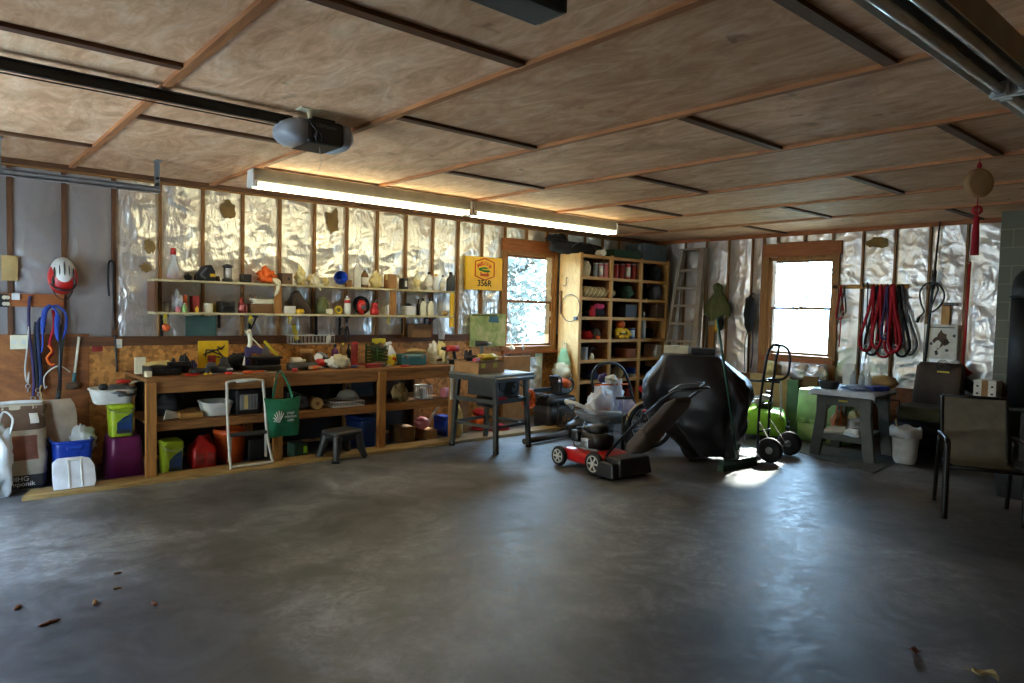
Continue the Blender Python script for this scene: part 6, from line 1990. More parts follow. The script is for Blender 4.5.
lumpy('tool_bag', 'big black bag in the far bay of the top bookcase row', 'bag', l, (w*.5, .14, h*.55), K['dark_cloth'], 103, .2)
l, w, h = BB(580, 284, 615, 297, 2)
t = thing('woven_mat_roll', 'tan rolled mat with twisted bands sticking out of the second bookcase row', 'roll', (l[0]-.02, -.34, ZS[2]+.085))
def rollfn(q_, a_): return q_+Vector((0, 0, 0))
pr_ = []
nn = 40
for i in range(nn+1):
    pr_.append((.075+.008*sin(i*1.3)-.03*max(0, (i-34)/6), -.36+.72*i/nn))
ob('roll', MB().lathe(pr_, 24, RM(ry=pi/2)), K['tan_cloth'], t)
bands = MB()
for k in range(7):
    bands.tube([((-.30+.09*k)+.05*cos(a_)*.9, .078*sin(a_), .078*cos(a_)) for a_ in [2*pi*i/20 for i in range(20)]], .009, 5, True)
ob('band', bands, K['cream_cloth'], t)
l, w, h = BB(617, 283, 634, 301, 2)
lumpy('jacket', 'dark green jacket heap in the middle of the second bookcase row', 'jacket', l, (w*.55, .14, h*.5), K['teal_cloth'], 105, .3, fold=.07)
l, w, h = BB(644, 283, 664, 299, 2)
lumpy('tool_bag', 'charcoal bag in the far bay of the second bookcase row', 'bag', l, (w*.5, .14, h*.5), K['grey_cloth'], 106, .2)
l, w, h = BB(580, 305, 607, 317, 3)
lumpy('jacket', 'black jacket heap in the near bay of the third bookcase row', 'jacket', l, (w*.5, .13, h*.5), K['dark_cloth'], 107, .25, fold=.05)
lumpy('vest', 'bright pink vest lying on the black jacket heap', 'vest', (l[0]+.04, -.40, ZS[3]+h*.68), (w*.30, .06, .045), K['pink_cloth'], 108, .4, fold=.1)
lumpy('vest', 'red cloth at the corner of the third bookcase row', 'vest', (l[0]-w*.42, -.44, ZS[3]+.001), (.055, .03, .09), K['red_cloth'], 109, .3)
l, w, h = BB(613, 303, 636, 317, 3)
carton('black crate in the middle bay of the third bookcase row', l, w, .28, h*.9, K['black_plastic'], name='plastic_crate', cat='crate')
l, w, h = BB(644, 304, 664, 318, 3)
carton('dark brown carton in the far bay of the third bookcase row', l, w, .28, h, K['brown_paper'])
l, w, h = BB(580, 330, 592, 340, 4)
lumpy('shirt', 'dark red shirt heap in the fourth bookcase row', 'shirt', l, (w*.55, .13, h*.5), K['red_cloth'], 111, .3, fold=.07)
l, w, h = BB(588, 326, 600, 340, 4)
lumpy('shirt', 'grey brown shirt heap between the red and blue ones', 'shirt', l, (w*.5, .13, h*.45), K['grey_cloth'], 112, .35, fold=.07)
l, w, h = BB(599, 324, 608, 340, 4)
lumpy('shirt', 'dark blue shirt heap by the divider in the fourth bookcase row', 'shirt', l, (w*.55, .13, h*.45), K['navy_cloth'], 113, .3, fold=.07)
a = at(597, 342, y=-.44)
lumpy('rag', 'orange rag over the edge of the fourth bookcase row', 'rag', (a.x+.01, -.45, ZS[4]+.001), (.035, .03, .03), K['orange_cloth'], 114, .3)
# yellow plush toy
a = at(619.5, 340, y=-.38)
t = thing('plush_toy', 'yellow plush toy with orange head sitting in the bookcase', 'toy', (a.x, -.38, ZS[4]+.001))
ob('body', MB().lump((0, 0, .10), (.10, .09, .10), .1, 2), K['yellow_plastic'], t)
ob('head', MB().lump((-.01, -.01, .23), (.085, .08, .065), .1, 4), K['orange_plastic'], t)
for s in (-1, 1):
    ob('arm', MB().tube(spl([(s*.07, -.02, .15), (s*.13, -.06, .11), (s*.15, -.08, .05)], 4), .032, 8), K['yellow_plastic'], t)
    ob('foot', MB().lump((s*.06, -.085, .035), (.045, .05, .035), .1, 5), K['yellow_plastic'], t)
    ob('eye', MB().lump((s*.03-.01, -.088, .24), (.010, .006, .012), 0, 1, n=8, m=6), K['black_plastic'], t)
ob('belt', MB().tube([(.09*cos(a_), -.005+.088*sin(a_), .085) for a_ in [2*pi*k/18 for k in range(18)]], .012, 6, True), K['leather'], t)
l, r, h = NR(628, 328, 635, 341, -.38, ZS[4])
bottle('blue and white can beside the yellow plush toy', l, r, h, K['blue_plastic'], K['steel'], 'tin', K['pale_sheet'], name='tin_can', cat='can')
l, r, h = NR(641.5, 309, 646, 335, -.44, ZS[4])
bottle('tall clear bottle at the divider in the far bay', l, r, h*.9, K['clear'], K['white_plastic'])
l, w, h = BB(645, 328, 653, 341, 4)
carton('black box in the far bay of the fourth bookcase row', l, w, .2, h, K['black_plastic'])
l, w, h = BB(653, 337, 659, 341, 4)
carton('small white packet in the far bay of the fourth bookcase row', l, w, .06, h, K['paper'], name='packet', cat='packet')
l, r, h = NR(581, 345, 588, 361, -.36, ZS[5])
bottle('smoky glass jar in the near bay of the fifth bookcase row', l, r, h*.85, K['clear'], K['steel'], 'tin', name='jar', cat='jar')
l, r, h = NR(589.5, 353, 594, 362, -.42, ZS[5])
t = thing('oil_lamp', 'small lamp with pale base and arched wire in the fifth bookcase row', 'lamp', l)
ob('base', MB().loft([(0, r, r), (h*.7, r, r), (h*.8, r*.6, r*.6), (h*1.0, r*.5, r*.5)], 16), K['cream_plastic'], t)
ob('arch_wire', MB().tube(spl([(-r, 0, h*.6), (-r*1.1, 0, h*1.3), (0, 0, h*1.8), (r*1.5, 0, h*1.5)], 5), .008, 6), K['black_metal'], t)
l, w, h = BB(598, 347, 608, 361, 5)
carton('grey box by the divider in the fifth bookcase row', l, w, .2, h, K['grey_cloth'])
l, w, h = BB(613, 348, 637, 360, 5, .3)
bin_('reddish brown bin filling the middle bay of the fifth bookcase row', l, w, .3, h, K['rust_box'], tap=.95)
l, w, h = BB(643, 346, 662, 359, 5, .3)
carton('white box in the far bay of the fifth bookcase row', l, w, .28, h*1.2, K['white_plastic'])
l, w, h = BB(580, 369, 600, 382, 6)
lumpy('jacket', 'dark teal jacket in the near bay of the sixth bookcase row', 'jacket', l, (w*.5, .13, h*.5), K['navy_cloth'], 121, .25, fold=.06)
l, w, h = BB(611, 365, 624, 380, 6)
lumpy('paper_bag', 'cream bag in the middle bay of the sixth bookcase row', 'bag', l, (w*.55, .12, h*.52), K['cream_cloth'], 122, .2, fold=.05)
l, w, h = BB(624, 373, 637, 379, 6)
carton('cream folder under the blue box in the sixth bookcase row', l, w, .2, h, K['cream_cloth'])
carton('blue box in the middle bay of the sixth bookcase row', (l[0], l[1], l[2]+h), w*.95, .19, .10, K['blue_plastic'])
l, w, h = BB(643, 364, 662, 380, 6)
carton('dark carton in the far bay of the sixth bookcase row', l, w, .26, h*.8, K['dark_plastic'])
l, w, h = NB(644, 385, 664, 420, -.42, .3, .11)
bin_('red bin at the bottom of the far bookcase bay', l, w, .3, .32, K['red_plastic'])
l, w, h = NB(612, 395, 636, 425, -.42, .3, .11)
bin_('dark red bin at the bottom of the middle bookcase bay', l, w, .3, .26, K['red_paper'])
# on top of the bookcase
ZT = 2.421
t = thing('duffel_bag', 'long black bag lying on top of the bookcase', 'bag', (-2.02, -.22, ZT+.095))
ob('body', MB().lathe([(.03, -.62), (.08, -.58), (.10, -.35), (.10, .0), (.095, .25), (.08, .42), (.03, .46)], 24, RM(ry=pi/2)).jitter(.015, 6, 2), K['dark_cloth'], t)
ob('strap', MB().tube(spl([(-.3, -.10, .0), (-.15, -.115, .08), (.1, -.115, .08), (.25, -.10, .0)], 5), .01, 6, flat=.4), K['grey_cloth'], t)
a = at(602, 248, y=-.4)
one('paper_roll', MB().cyl((-.02, -.1, .05), (.02, .1, .05), .05, n=20), K['paper'], 'round white paper roll end on top of the bookcase', 'roll', (a.x, -.36, ZT), bevel=.004)
carton('dark green flat case in the middle of the bookcase top', (-1.15, -.25, ZT), .62, .36, .13, K['teal_cloth'], name='tool_case', cat='case', bevel=.01)
carton('slate blue grey panel box at the far end of the bookcase top', (-.50, -.25, ZT), .55, .40, .27, mat('slate', '#4c5a61', .7), name='storage_box', cat='box', bevel=.008)
a = at(560, 242, y=-.1)
lumpy('plastic_bag', 'black plastic heap over the near window header', 'bag', (-2.42, -.115, 2.60), (.20, .08, .06), K['dark_cloth'], 124, .3, fold=.08)

# ladder leaning in the corner
t = thing('step_ladder', 'weathered grey wooden stepladder leaning in the corner beside the bookcase', 'ladder', (-.12, -.90, 0))
yT, yB, HL = .19, .32, 2.62
def rail(s, z): return Vector((-.38*(1-z/HL), s*(yB+(yT-yB)*z/HL), z))
for s in (-1, 1):
    ob('rail', MB().bar(rail(s, 0), rail(s, HL), .10, .05 if s > 0 else .085, (0, 1, 0)), K['ladder_wood'], t, bevel=.004)
    ob('rear_leg', MB().bar((.05, s*.22, 2.52), (.085, s*.30, .0), .05, .025, (0, 1, 0)), K['ladder_wood'], t, bevel=.003)
z = .28
while z < 2.5:
    a_, b_ = rail(-1, z), rail(1, z)
    ob('step', MB().box(tuple((a_+b_)/2), (.10, (b_-a_).length, .04)), K['ladder_wood'], t, bevel=.003)
    z += .285
ob('top_cap', MB().box((.02, 0, HL), (.16, .46, .03)), K['ladder_wood'], t, bevel=.004)

# ================================================================ MACHINES ON THE FLOOR
# lawn mower; its rear points to -y
t = thing('lawn_mower', 'red push lawn mower with black engine and long handle', 'lawn mower', (-4.36, -2.80, 0), radians(-3))
ob('deck', MB().loft([(.065, .235, .34, 5), (.10, .245, .35, 5), (.16, .24, .34, 5), (.185, .20, .29, 4), (.20, .13, .17, 3)], 44), K['red_paint'], t)
ob('deck_top_plate', MB().loft([(.186, .16, .20, 4, 0, .05), (.215, .15, .18, 4, 0, .05)], 32), K['galvanized'], t)
ob('engine', MB().loft([(.20, .13, .14, 4), (.30, .14, .15, 4), (.36, .13, .14, 3.5)], 28), K['black_plastic'], t)
ob('recoil_cover', MB().loft([(.36, .115, .115), (.40, .12, .12), (.43, .10, .10), (.445, .05, .05)], 28), K['black_plastic'], t)
ob('fuel_tank', MB().box((-.10, .17, .31), (.14, .12, .12)), K['dark_plastic'], t, bevel=.025)
ob('fuel_cap', MB().cyl((-.10, .17, .37), (-.10, .17, .395), .03), K['black_plastic'], t)
ob('muffler', MB().box((-.17, -.03, .27), (.08, .10, .09)).box((-.215, -.03, .27), (.012, .08, .07)), K['steel'], t, bevel=.01)
ob('air_filter', MB().box((.02, .19, .34), (.12, .08, .10)), K['black_plastic'], t, bevel=.02)
ob('spark_lead', MB().tube(spl([(-.06, .12, .30), (-.12, .22, .26), (-.2, .12, .22)], 5), .006, 6), K['black_plastic'], t)
for sx in (-1, 1):
    for yy, rr_ in ((.26, .10), (-.25, .115)):
        Mw = RM((sx*.28, yy, rr_), 0, pi/2, 0)
        w_ = ob('wheel', MB().lathe([(rr_*.62, -.022), (rr_*.93, -.024), (rr_, -.014), (rr_, .014), (rr_*.93, .024), (rr_*.62, .022)], 28, Mw), K['rubber'], t)
        hb_ = MB().lathe([(rr_*.2, -.030), (rr_*.24, -.026), (rr_*.24, .026), (rr_*.2, .030)], 14, Mw)
        for k in range(6):
            a_ = 2*pi*k/6
            hb_.bar((sx*.28+sx*.02, yy, rr_), (sx*.28+sx*.02, yy+rr_*.66*cos(a_), rr_+rr_*.66*sin(a_)), .018, .008, (1, 0, 0))
        hb_.ring((sx*.28+sx*.018, yy, rr_), rr_*.66, .008, 'X', 24, 6)
        ob('hub', hb_, K['white_metal'], w_)
ob('rear_skirt', MB().box((0, -.42, .11), (.46, .26, .17), top=(.9, .8)), K['black_plastic'], t, bevel=.02)
ob('side_chute', MB().box((-.27, -.42, .09), (.10, .24, .14), top=(.7, .8)), K['black_plastic'], t, bevel=.015)
for s in (-1, 1):
    ob('handle_bar', MB().tube(spl([(s*.21, -.34, .20), (s*.21, -.55, .42), (s*.20, -.80, .66), (s*.19, -1.08, .885), (s*.17, -1.2, .93)], 5), .013, 10), K['black_metal'], t)
    ob('knob', MB().cyl((s*.20, -.80, .66), (s*.245, -.80, .66), .018, n=10), K['black_plastic'], t)
ob('grip', MB().tube(spl([(-.17, -1.2, .93), (-.10, -1.24, .94), (.10, -1.24, .94), (.17, -1.2, .93)], 5), .016, 10), K['black_plastic'], t)
ob('bail', MB().tube(spl([(-.185, -1.06, .90), (-.17, -1.16, .97), (-.08, -1.19, .985), (.08, -1.19, .985), (.17, -1.16, .97), (.185, -1.06, .90)], 5), .006, 8), K['steel'], t)
ob('throttle_cable', MB().tube(spl([(-.20, -1.0, .85), (-.22, -.8, .63), (-.16, -.5, .42), (-.05, -.15, .38)], 5), .005, 6), K['black_plastic'], t)
BG = RM((0, -.54, .28), radians(44))
gb = mat('grass_bag', '#574a40', .85, bump=.2, bs=120)
ob('grass_bag', MB().loft([(.0, .14, .05, 4), (.05, .15, .065, 4), (.26, .155, .06, 4), (.31, .15, .04, 4)], 32, BG).jitter(.006, 8), gb, t)
ob('bag_flap', MB().loft([(.30, .145, .035, 4), (.34, .155, .055, 4), (.66, .15, .05, 4), (.74, .12, .03, 3), (.76, .10, .02, 3)], 32, BG).jitter(.006, 8), K['leather'], t)

# leaf blower tube on the floor
a, b = at(524, 441, z=.05), at(572, 433, z=.05)
t = thing('leaf_blower', 'dark leaf blower tube lying on the floor left of the mower', 'leaf blower', (a.x, a.y, .0))
d = Vector((b.x-a.x, b.y-a.y, 0))
ob('tube', MB().tube([(0, 0, .045), tuple(d*.5+Vector((0, 0, .045))), tuple(d+Vector((0, 0, .055)))], [.034, .034, .045], 12), K['leather'], t)
e_ = d.normalized()
ob('body', MB().lump(tuple(d+e_*.16+Vector((0, 0, .115))), (.22, .14, .11), .1, 5), K['black_plastic'], t)
ob('handle', MB().tube(spl([tuple(d+e_*.02+Vector((0, 0, .12))), tuple(d+e_*.08+Vector((0, 0, .24))), tuple(d+e_*.26+Vector((0, 0, .25))), tuple(d+e_*.32+Vector((0, 0, .15)))], 5), .017, 8), K['black_plastic'], t)

# garden cart with plastic bags
cy_ = -2.02
t = thing('push_cart', 'grey push cart with tall black hoop handle behind the mower', 'cart', (-3.35, cy_, 0))
def cl(px, py, y=cy_): q = at(px, py, y=y); return (q.x+3.35, q.y-cy_, q.z)
ob('tray', MB().shell([(.26, .22, .16, 4), (.30, .32, .20, 4), (.40, .40, .25, 4)], .012, 36), K['grey_plastic'], t)
ob('hoop_handle', MB().tube(spl([cl(594, 393), cl(592, 378), cl(598, 366), cl(612, 363), cl(622, 368), cl(628, 380), cl(633, 398), cl(640, 418)], 5), .017, 10), K['black_metal'], t)
ob('side_bumper', MB().tube(spl([(.0, -.22, .40), (-.38, -.16, .44), (-.56, -.02, .53), (-.60, .06, .545), (-.55, .14, .53), (-.38, .20, .44)], 5), .022, 10), K['white_plastic'], t)
for sx, sy in ((-.28, -.14), (-.28, .14)):
    ob('leg', MB().tube([(sx+.08, sy, .30), (sx-.06, sy-.02, .0)], .014, 8), K['steel'], t)
for s in (-1, 1):
    wq = ob('wheel', MB().lathe([(.05, -.02), (.13, -.022), (.14, 0), (.13, .022), (.05, .02)], 24, RM((.22, s*.20, .14), pi/2)), K['rubber'], t)
    ob('hub', MB().lathe([(.052, -.015), (.052, .015)], 16, RM((.22, s*.20, .14), pi/2)), K['red_plastic'], wq)
ob('axle', MB().cyl((.22, -.2, .14), (.22, .2, .14), .012), K['steel'], t)
ob('crossbar', MB().tube([cl(595, 385), cl(628, 384)], .010, 8), K['orange_cloth'], t)
def cbag(name, label, px, py0, py1, wpx, dy, mt, sd):
    a_ = at(px, py1, y=cy_+dy); b_ = at(px, py0, y=cy_+dy)
    w_ = wpx*.0115
    mb = MB().lump((0, 0, 0), (w_*.5, .13, (b_.z-a_.z)/2), .25, sd, 2.4, 0, 28, 20, fold=.09)
    return one(name, mb, mt, label, 'bag', (a_.x, cy_+dy, (a_.z+b_.z)/2))
cbag('plastic_bag', 'big translucent white plastic bag sagging in the push cart', 600, 388, 424, 34, -.07, K['bagfilm'], 131)
cbag('plastic_bag', 'tall white plastic bag standing in the push cart under the hoop', 611, 376, 414, 24, .09, K['bagfilm'], 132)
cbag('plastic_bag', 'lilac tinted plastic bag hanging at the far side of the cart', 626, 398, 416, 9, -.12, clearmat('lilac_film', '#c9c6e6', .7, .3), 133)
a = at(603, 409, y=cy_-.1)
lumpy('carrot_bag', 'orange bundle inside the translucent bag in the cart', 'bundle', (a.x, cy_-.10, .36), (.11, .05, .06), K['orange_cloth'], 134, .3)
a = at(602, 374, y=cy_+.1)
lumpy('rag', 'purple cloth peeking out under the black hoop', 'rag', (a.x, cy_+.08, a.z-.10), (.06, .05, .06), K['purple_cloth'], 135, .3)
lumpy('rag', 'white cloth on top of the bags under the black hoop', 'rag', (a.x+.08, cy_+.02, a.z-.12), (.09, .06, .06), K['paper'], 136, .3)
# floor pump
q_ = at(624, 398, y=-2.58)
t = thing('floor_pump', 'black bicycle floor pump with T handle behind the mower', 'pump', (q_.x, -2.58, 0))
ob('barrel', MB().cyl((0, 0, .03), (0, 0, .44), .020), K['black_metal'], t)
ob('rod', MB().cyl((0, 0, .44), (0, 0, q_.z), .007), K['steel'], t)
ob('handle', MB().bar((-.10, .03, q_.z), (.10, -.06, q_.z), .032, .028), K['black_plastic'], t, bevel=.01)
ob('foot', MB().box((0, 0, .015), (.26, .07, .03)), K['black_metal'], t, bevel=.008)
ob('hose', MB().tube(spl([(.02, 0, .05), (.06, -.03, .2), (.05, -.03, .40), (.02, -.02, .46), (.015, -.01, .36)], 5), .006, 6), K['black_plastic'], t)
# red bag behind
for px, py0, py1, wd, lb, sd in ((664, 385, 410, .42, 'bright red bag behind the spoked wheel', 141), (640, 410, 424, .30, 'small red bag low behind the push cart hoop', 142)):
    a_ = at(px, py1, y=-1.15); b_ = at(px, py0, y=-1.15)
    continue
    lumpy('tool_bag', lb, 'bag', (a_.x, -1.15, 0), (wd/2, .12, .19), K['red_cloth'], sd, .2)
q_ = at(662, 410, y=-1.3)
t = thing('wheelbarrow', 'red wheelbarrow tray tipped up behind the spoked wheel', 'wheelbarrow', (q_.x, -1.35, 0), radians(-20))
ob('tray', MB().shell([(.0, .16, .14, 5), (.10, .24, .22, 5), (.24, .34, .30, 5)], .008, 36, RM((0, 0, .24), radians(15), radians(-10))), K['red_paint'], t)
for s in (-1, 1): ob('handle', MB().tube([(-.45, s*.12, .18), (.1, s*.2, .32), (.45, s*.26, .60)], .017, 8), K['red_paint'], t)
ob('wheel', MB().ring((-.36, 0, .13), .10, .035, 'Y', 24, 10), K['rubber'], t)
for s in (-1, 1): ob('leg', MB().tube([(.15, s*.2, .34), (.2, s*.2, 0)], .012, 8), K['black_metal'], t)
# spoked wheel
q_ = at(650, 430, y=-2.50)
t = thing('spoked_wheel', 'spoked wheel with tan mudguard standing beside the covered grill', 'wheel', (q_.x, -2.50, 0), radians(-38))
WR = .275
ob('tyre', MB().ring((0, 0, WR), WR-.025, .025, 'Y', 40, 10), K['rubber'], t)
ob('rim', MB().ring((0, 0, WR), WR-.055, .010, 'Y', 40, 6), K['steel'], t)
ob('hub', MB().cyl((0, -.045, WR), (0, .045, WR), .022), K['steel'], t)
for k in range(24):
    a_ = 2*pi*k/24
    ob('spoke', MB().tube([(.02*cos(a_+1), (-1)**k*.035, WR+.02*sin(a_+1)), ((WR-.058)*cos(a_), 0, WR+(WR-.058)*sin(a_))], .0022, 4), K['white_metal'], t)
fd = []
for i in range(17):
    a_ = radians(20)+radians(150)*i/16
    fd.append((a_,))
ob('mudguard', MB().sheet(lambda u, v: ((WR+.012)*cos(radians(5+165*u))*(1), (v-.5)*.07, WR+(WR+.012+.012*sin(pi*v))*sin(radians(5+165*u))), 24, 5), K['tan_cloth'], t)
ob('stand', MB().tube([(0, .05, WR), (.10, .16, .0)], .008, 6).tube([(0, .05, WR), (-.10, .16, .0)], .008, 6), K['black_metal'], t)

# covered grill
GX, GY = -3.19, -3.12
view = math.atan2(GY-CP.y, GX-CP.x)
t = thing('covered_grill', 'barbecue grill under a black vinyl cover in the far corner', 'grill', (GX, GY, 0), view-pi/2)
def tri(x): return 2*abs(2*(x/(2*pi)-math.floor(x/(2*pi)+.5)))-1
def gf(p, a_):
    z = p.z
    g = min(1, max(0, (1.13-z)*2.2))
    k = tri(a_*4+.7+.8*z)*.036+tri(a_*7+2-1.5*z)*.028+tri(a_*13+1+2*z)*.016+noise.noise(Vector((cos(a_)*2.6, sin(a_)*2.6, z*3)))*.06+max(0, ridge(Vector((cos(a_)*2+z*2.4, sin(a_)*2, z*2.6))))**2*.05+noise.noise(Vector((cos(a_)*7, sin(a_)*7, z*9)))*.015
    k *= g
    return Vector((p.x+cos(a_)*k, p.y+sin(a_)*k, z+(.035*tri(a_*3+1) if z < .12 else 0)))
secs = [(.06, .24, .20, 3, .20, -.02), (.16, .31, .24, 3, .17, 0), (.30, .39, .29, 3.2, .13, 0), (.46, .465, .33, 3.5, .09, 0), (.60, .52, .36, 3.8, .055, 0), (.72, .54, .37, 4, .04, 0), (.82, .535, .37, 4, .03, 0), (.91, .50, .35, 4, .02, 0), (1.00, .425, .31, 4, 0, 0), (1.08, .35, .275, 4.2, -.02, 0), (1.125, .315, .255, 4.6, -.03, 0), (1.14, .30, .245, 5, -.03, 0), (1.145, .285, .235, 5, -.03, 0), (1.147, .1, .1, 3, -.03, 0)]
s2 = []
for p0, p1 in zip(secs, secs[1:]):
    p0 = list(p0)+[0, 0][:6-len(p0)]; p1 = list(p1)+[0, 0][:6-len(p1)]
    for j in range(4):
        s2.append(tuple(p0[i]+(p1[i]-p0[i])*j/4 for i in range(6)))
s2.append(tuple(list(secs[-1])))
cv = MB().loft(s2, 110, fn=gf)
ob('cover', cv, K['cover_vinyl'], t)
for sx in (-1, 1):
    ob('leg', MB().bar((sx*.20+.18, .08, .0), (sx*.22+.16, .08, .30), .03, .03), K['black_metal'], t)
    ob('caster', MB().cyl((sx*.18+.20, -.12, .045), (sx*.18+.16, -.12, .045), .045), K['rubber'], t)
    ob('leg', MB().bar((sx*.18+.18, -.12, .05), (sx*.2+.16, -.10, .32), .03, .03), K['black_metal'], t)
MG = Matrix.Rotation(view-pi/2, 4, 'Z')
def ong(x, y): v_ = MG @ Vector((x, y, 0)); return (GX+v_.x, GY+v_.y)
x_, y_ = ong(-.20, .10)
carton('cream foam block on the covered grill, behind the dark box', (x_, y_, 1.147), .26, .09, .085, K['cream_cloth'], rz=view-pi/2, name='foam_block', cat='block')
x_, y_ = ong(.09, .02)
t = carton('flat black ribbed box on top of the covered grill', (x_, y_, 1.147), .25, .20, .07, K['black_plastic'], rz=view-pi/2, name='flat_box')
for k in range(3): ob('rib', MB().box((0, -.102, .015+.02*k), (.25, .006, .008)), K['dark_plastic'], t)

# push broom leaning on the grill
a, b = at(738, 462, z=.06), at(717, 318, y=-3.78)
t = thing('push_broom', 'dark green push broom leaning before the covered grill', 'broom', (a.x, a.y, 0))
hd_ = at(720, 469, z=0)-at(757, 462, z=0)
ang = math.atan2(-hd_.y, -hd_.x)
top_ = b-Vector((a.x, a.y, 0))
ob('head', MB().box((0, 0, .075), (.56, .07, .045), RM(rz=ang)), mat('broom_green', '#173a30', .45), t, bevel=.008)
ob('bristle', MB().box((0, 0, .028), (.58, .075, .056), RM(rz=ang), top=(.97, .8)), K['teal_cloth'], t)
ob('handle', MB().tube([(0, 0, .08), top_], .0125, 10), mat('broom_handle', '#1d4a3c', .4), t)
ob('ferrule', MB().tube([(0, 0, .08), Vector((0, 0, .08))+(top_-Vector((0, 0, .08)))*.07], .02, 10), K['galvanized'], t)

# hand truck
t = thing('hand_truck', 'black steel hand truck with two big pneumatic wheels', 'hand truck', (-2.36, -3.60, 0), radians(8))
def P_(px, py, y): q = at(px, py, y=y); return q
for s in (-1, 1):
    ob('rail', MB().tube(spl([(s*.15-.03, .08, .06), (s*.15-.03, .08, .5), (s*.15-.03, .05, .88), (s*.14-.03, .02, 1.16)], 5), .014, 10), K['black_metal'], t)
ob('top_bow', MB().tube(spl([(-.17, .02, 1.14), (-.165, .0, 1.22), (-.10, -.02, 1.265), (.04, -.02, 1.265), (.105, .0, 1.22), (.11, .02, 1.14)], 6), .014, 10), K['black_metal'], t)
ob('back_handle', MB().tube(spl([(-.06, -.02, 1.26), (.0, -.09, 1.255), (.03, -.14, 1.20), (.035, -.155, 1.10), (.03, -.14, .95), (.0, -.08, .885), (-.03, .05, .875)], 6), .014, 10), K['black_metal'], t)
for z in (.30, .60, .875): ob('crossbar', MB().tube([(-.18, .07, z), (.12, .07, z)], .010, 8), K['black_metal'], t)
ob('toe_plate', MB().box((-.03, .20, .012), (.40, .26, .012)).box((-.03, .08, .10), (.34, .008, .16)), K['black_metal'], t, bevel=.003)
ob('axle', MB().cyl((-.30, -.10, .135), (.30, -.10, .135), .010), K['steel'], t)
for s in (-1, 1):
    ob('axle_brace', MB().bar((s*.15-.03, .08, .42), (s*.19, -.10, .14), .022, .008), K['white_metal'], t)
    Mw = RM((s*.285, -.10, .135), 0, pi/2)
    w_ = ob('wheel', MB().lathe([(.06, -.035), (.10, -.042), (.128, -.035), (.135, -.012), (.135, .012), (.128, .035), (.10, .042), (.06, .035)], 32, Mw), K['rubber'], t)
    ob('hub', MB().lathe([(.015, -.045), (.03, -.04), (.06, -.025), (.062, .0), (.06, .025), (.03, .04), (.015, .045)], 20, Mw), K['galvanized'], w_)
# lime green mower by the window
q_ = at(762, 442, z=0)
t = thing('lawn_mower', 'lime green lawn mower with chrome engine in the sunlit corner', 'lawn mower', (q_.x+.42, q_.y+.22, 0), radians(-62))
ob('deck', MB().loft([(.07, .27, .38, 8), (.14, .28, .39, 8), (.29, .26, .37, 8), (.35, .23, .33, 7), (.37, .12, .16, 4)], 44), K['lime_paint'], t)
ob('engine', MB().loft([(.37, .10, .10, 4), (.45, .10, .10, 4), (.48, .09, .09, 3)], 28), K['dark_steel'], t)
ob('engine_shroud', MB().loft([(.46, .10, .10), (.50, .10, .10), (.54, .07, .07), (.55, .03, .03)], 24), K['steel'], t)
ob('exhaust', MB().lump((-.10, -.10, .45), (.06, .05, .05), .15, 2), K['steel'], t)
ob('fuel_tank', MB().box((.05, .12, .50), (.10, .10, .18)), K['black_plastic'], t, bevel=.02)
for sx in (-1, 1):
    for yy in (.27, -.27):
        Mw = RM((sx*.29, yy, .10), 0, pi/2)
        w_ = ob('wheel', MB().lathe([(.05, -.022), (.095, -.024), (.10, 0), (.095, .024), (.05, .022)], 24, Mw), K['rubber'], t)
        ob('hub', MB().lathe([(.02, -.027), (.05, -.02), (.05, .02), (.02, .027)], 16, Mw), K['white_metal'], w_)
    ob('handle_bar', MB().tube(spl([(sx*.20, -.30, .24), (sx*.20, -.48, .52), (sx*.18, -.62, .78)], 5), .012, 8), K['white_metal'], t)
ob('grip', MB().tube([(-.18, -.62, .78), (.18, -.62, .78)], .015, 8), K['black_plastic'], t)
ob('emblem', MB().lump((-.262, .05, .18), (.008, .05, .04), 0, 1), K['orange_cloth'], t)

# ================================================================ WINDOW WALL
def EB(x0, y0, x1, y1, X, d, z):
    "box on the window-wall side: front face on plane x=X, depth d towards the wall"
    yn = at(x0, (y0+y1)/2, x=X).y
    ys = at(x1, (y0+y1)/2, x=X+d).y
    w = max(yn-ys, .02)
    top = at((x0+x1)/2, y0, x=X+d*.6).z
    return (X+d/2, (yn+ys)/2, z), w, max(top-z, .015)
def EW(px, py, X=-.06): return at(px, py, x=X)

# cartons and panels under the far window
carton('tall pale card panel under the far window, behind the lime mower', (-.30, -2.42, 0), .05, .62, .74, K['tan_cloth'], name='panel_board', cat='panel')
carton('dark green tall panel beside the hand truck rails', (-.36, -2.80, 0), .05, .16, .70, mat('deep_green', '#4a7048', .6), name='panel_board', cat='panel')
carton('brown plywood offcut standing left of the green chest', (-.42, -3.08, 0), .04, .20, .78, K['dark_cardboard'], name='wood_offcut', cat='offcut')
carton('orange and blue flat carton behind the lime mower', (-.62, -2.35, 0), .22, .34, .34, K['cardboard'])
carton('blue and white carton on the orange carton behind the mower', (-.62, -2.35, .34), .20, .30, .10, K['pale_sheet'])
l, w, h = EB(795, 388, 834, 443, -1.08, .55, 0)
w = .62; h = .66
t = thing('storage_chest', 'light green plastic storage chest under the far window', 'chest', (-.78, -3.50, 0))
ob('body', MB().loft([(0, .26, w/2*.95, 8), (.03, .27, w/2*.96, 8), (.235, .28, w/2*.98, 8)], 40), K['chest_green'], t)
ob('lid', MB().loft([(.24, .29, w/2, 8), (h*.9, .28, w/2*.97, 8), (h, .27, w/2*.95, 8)], 40), K['chest_green'], t)
for k in range(4): ob('lid_notch', MB().box((-.287, .20-.13*k, .265), (.012, .07, .05)), K['pale_green_plastic'], t, bevel=.006)
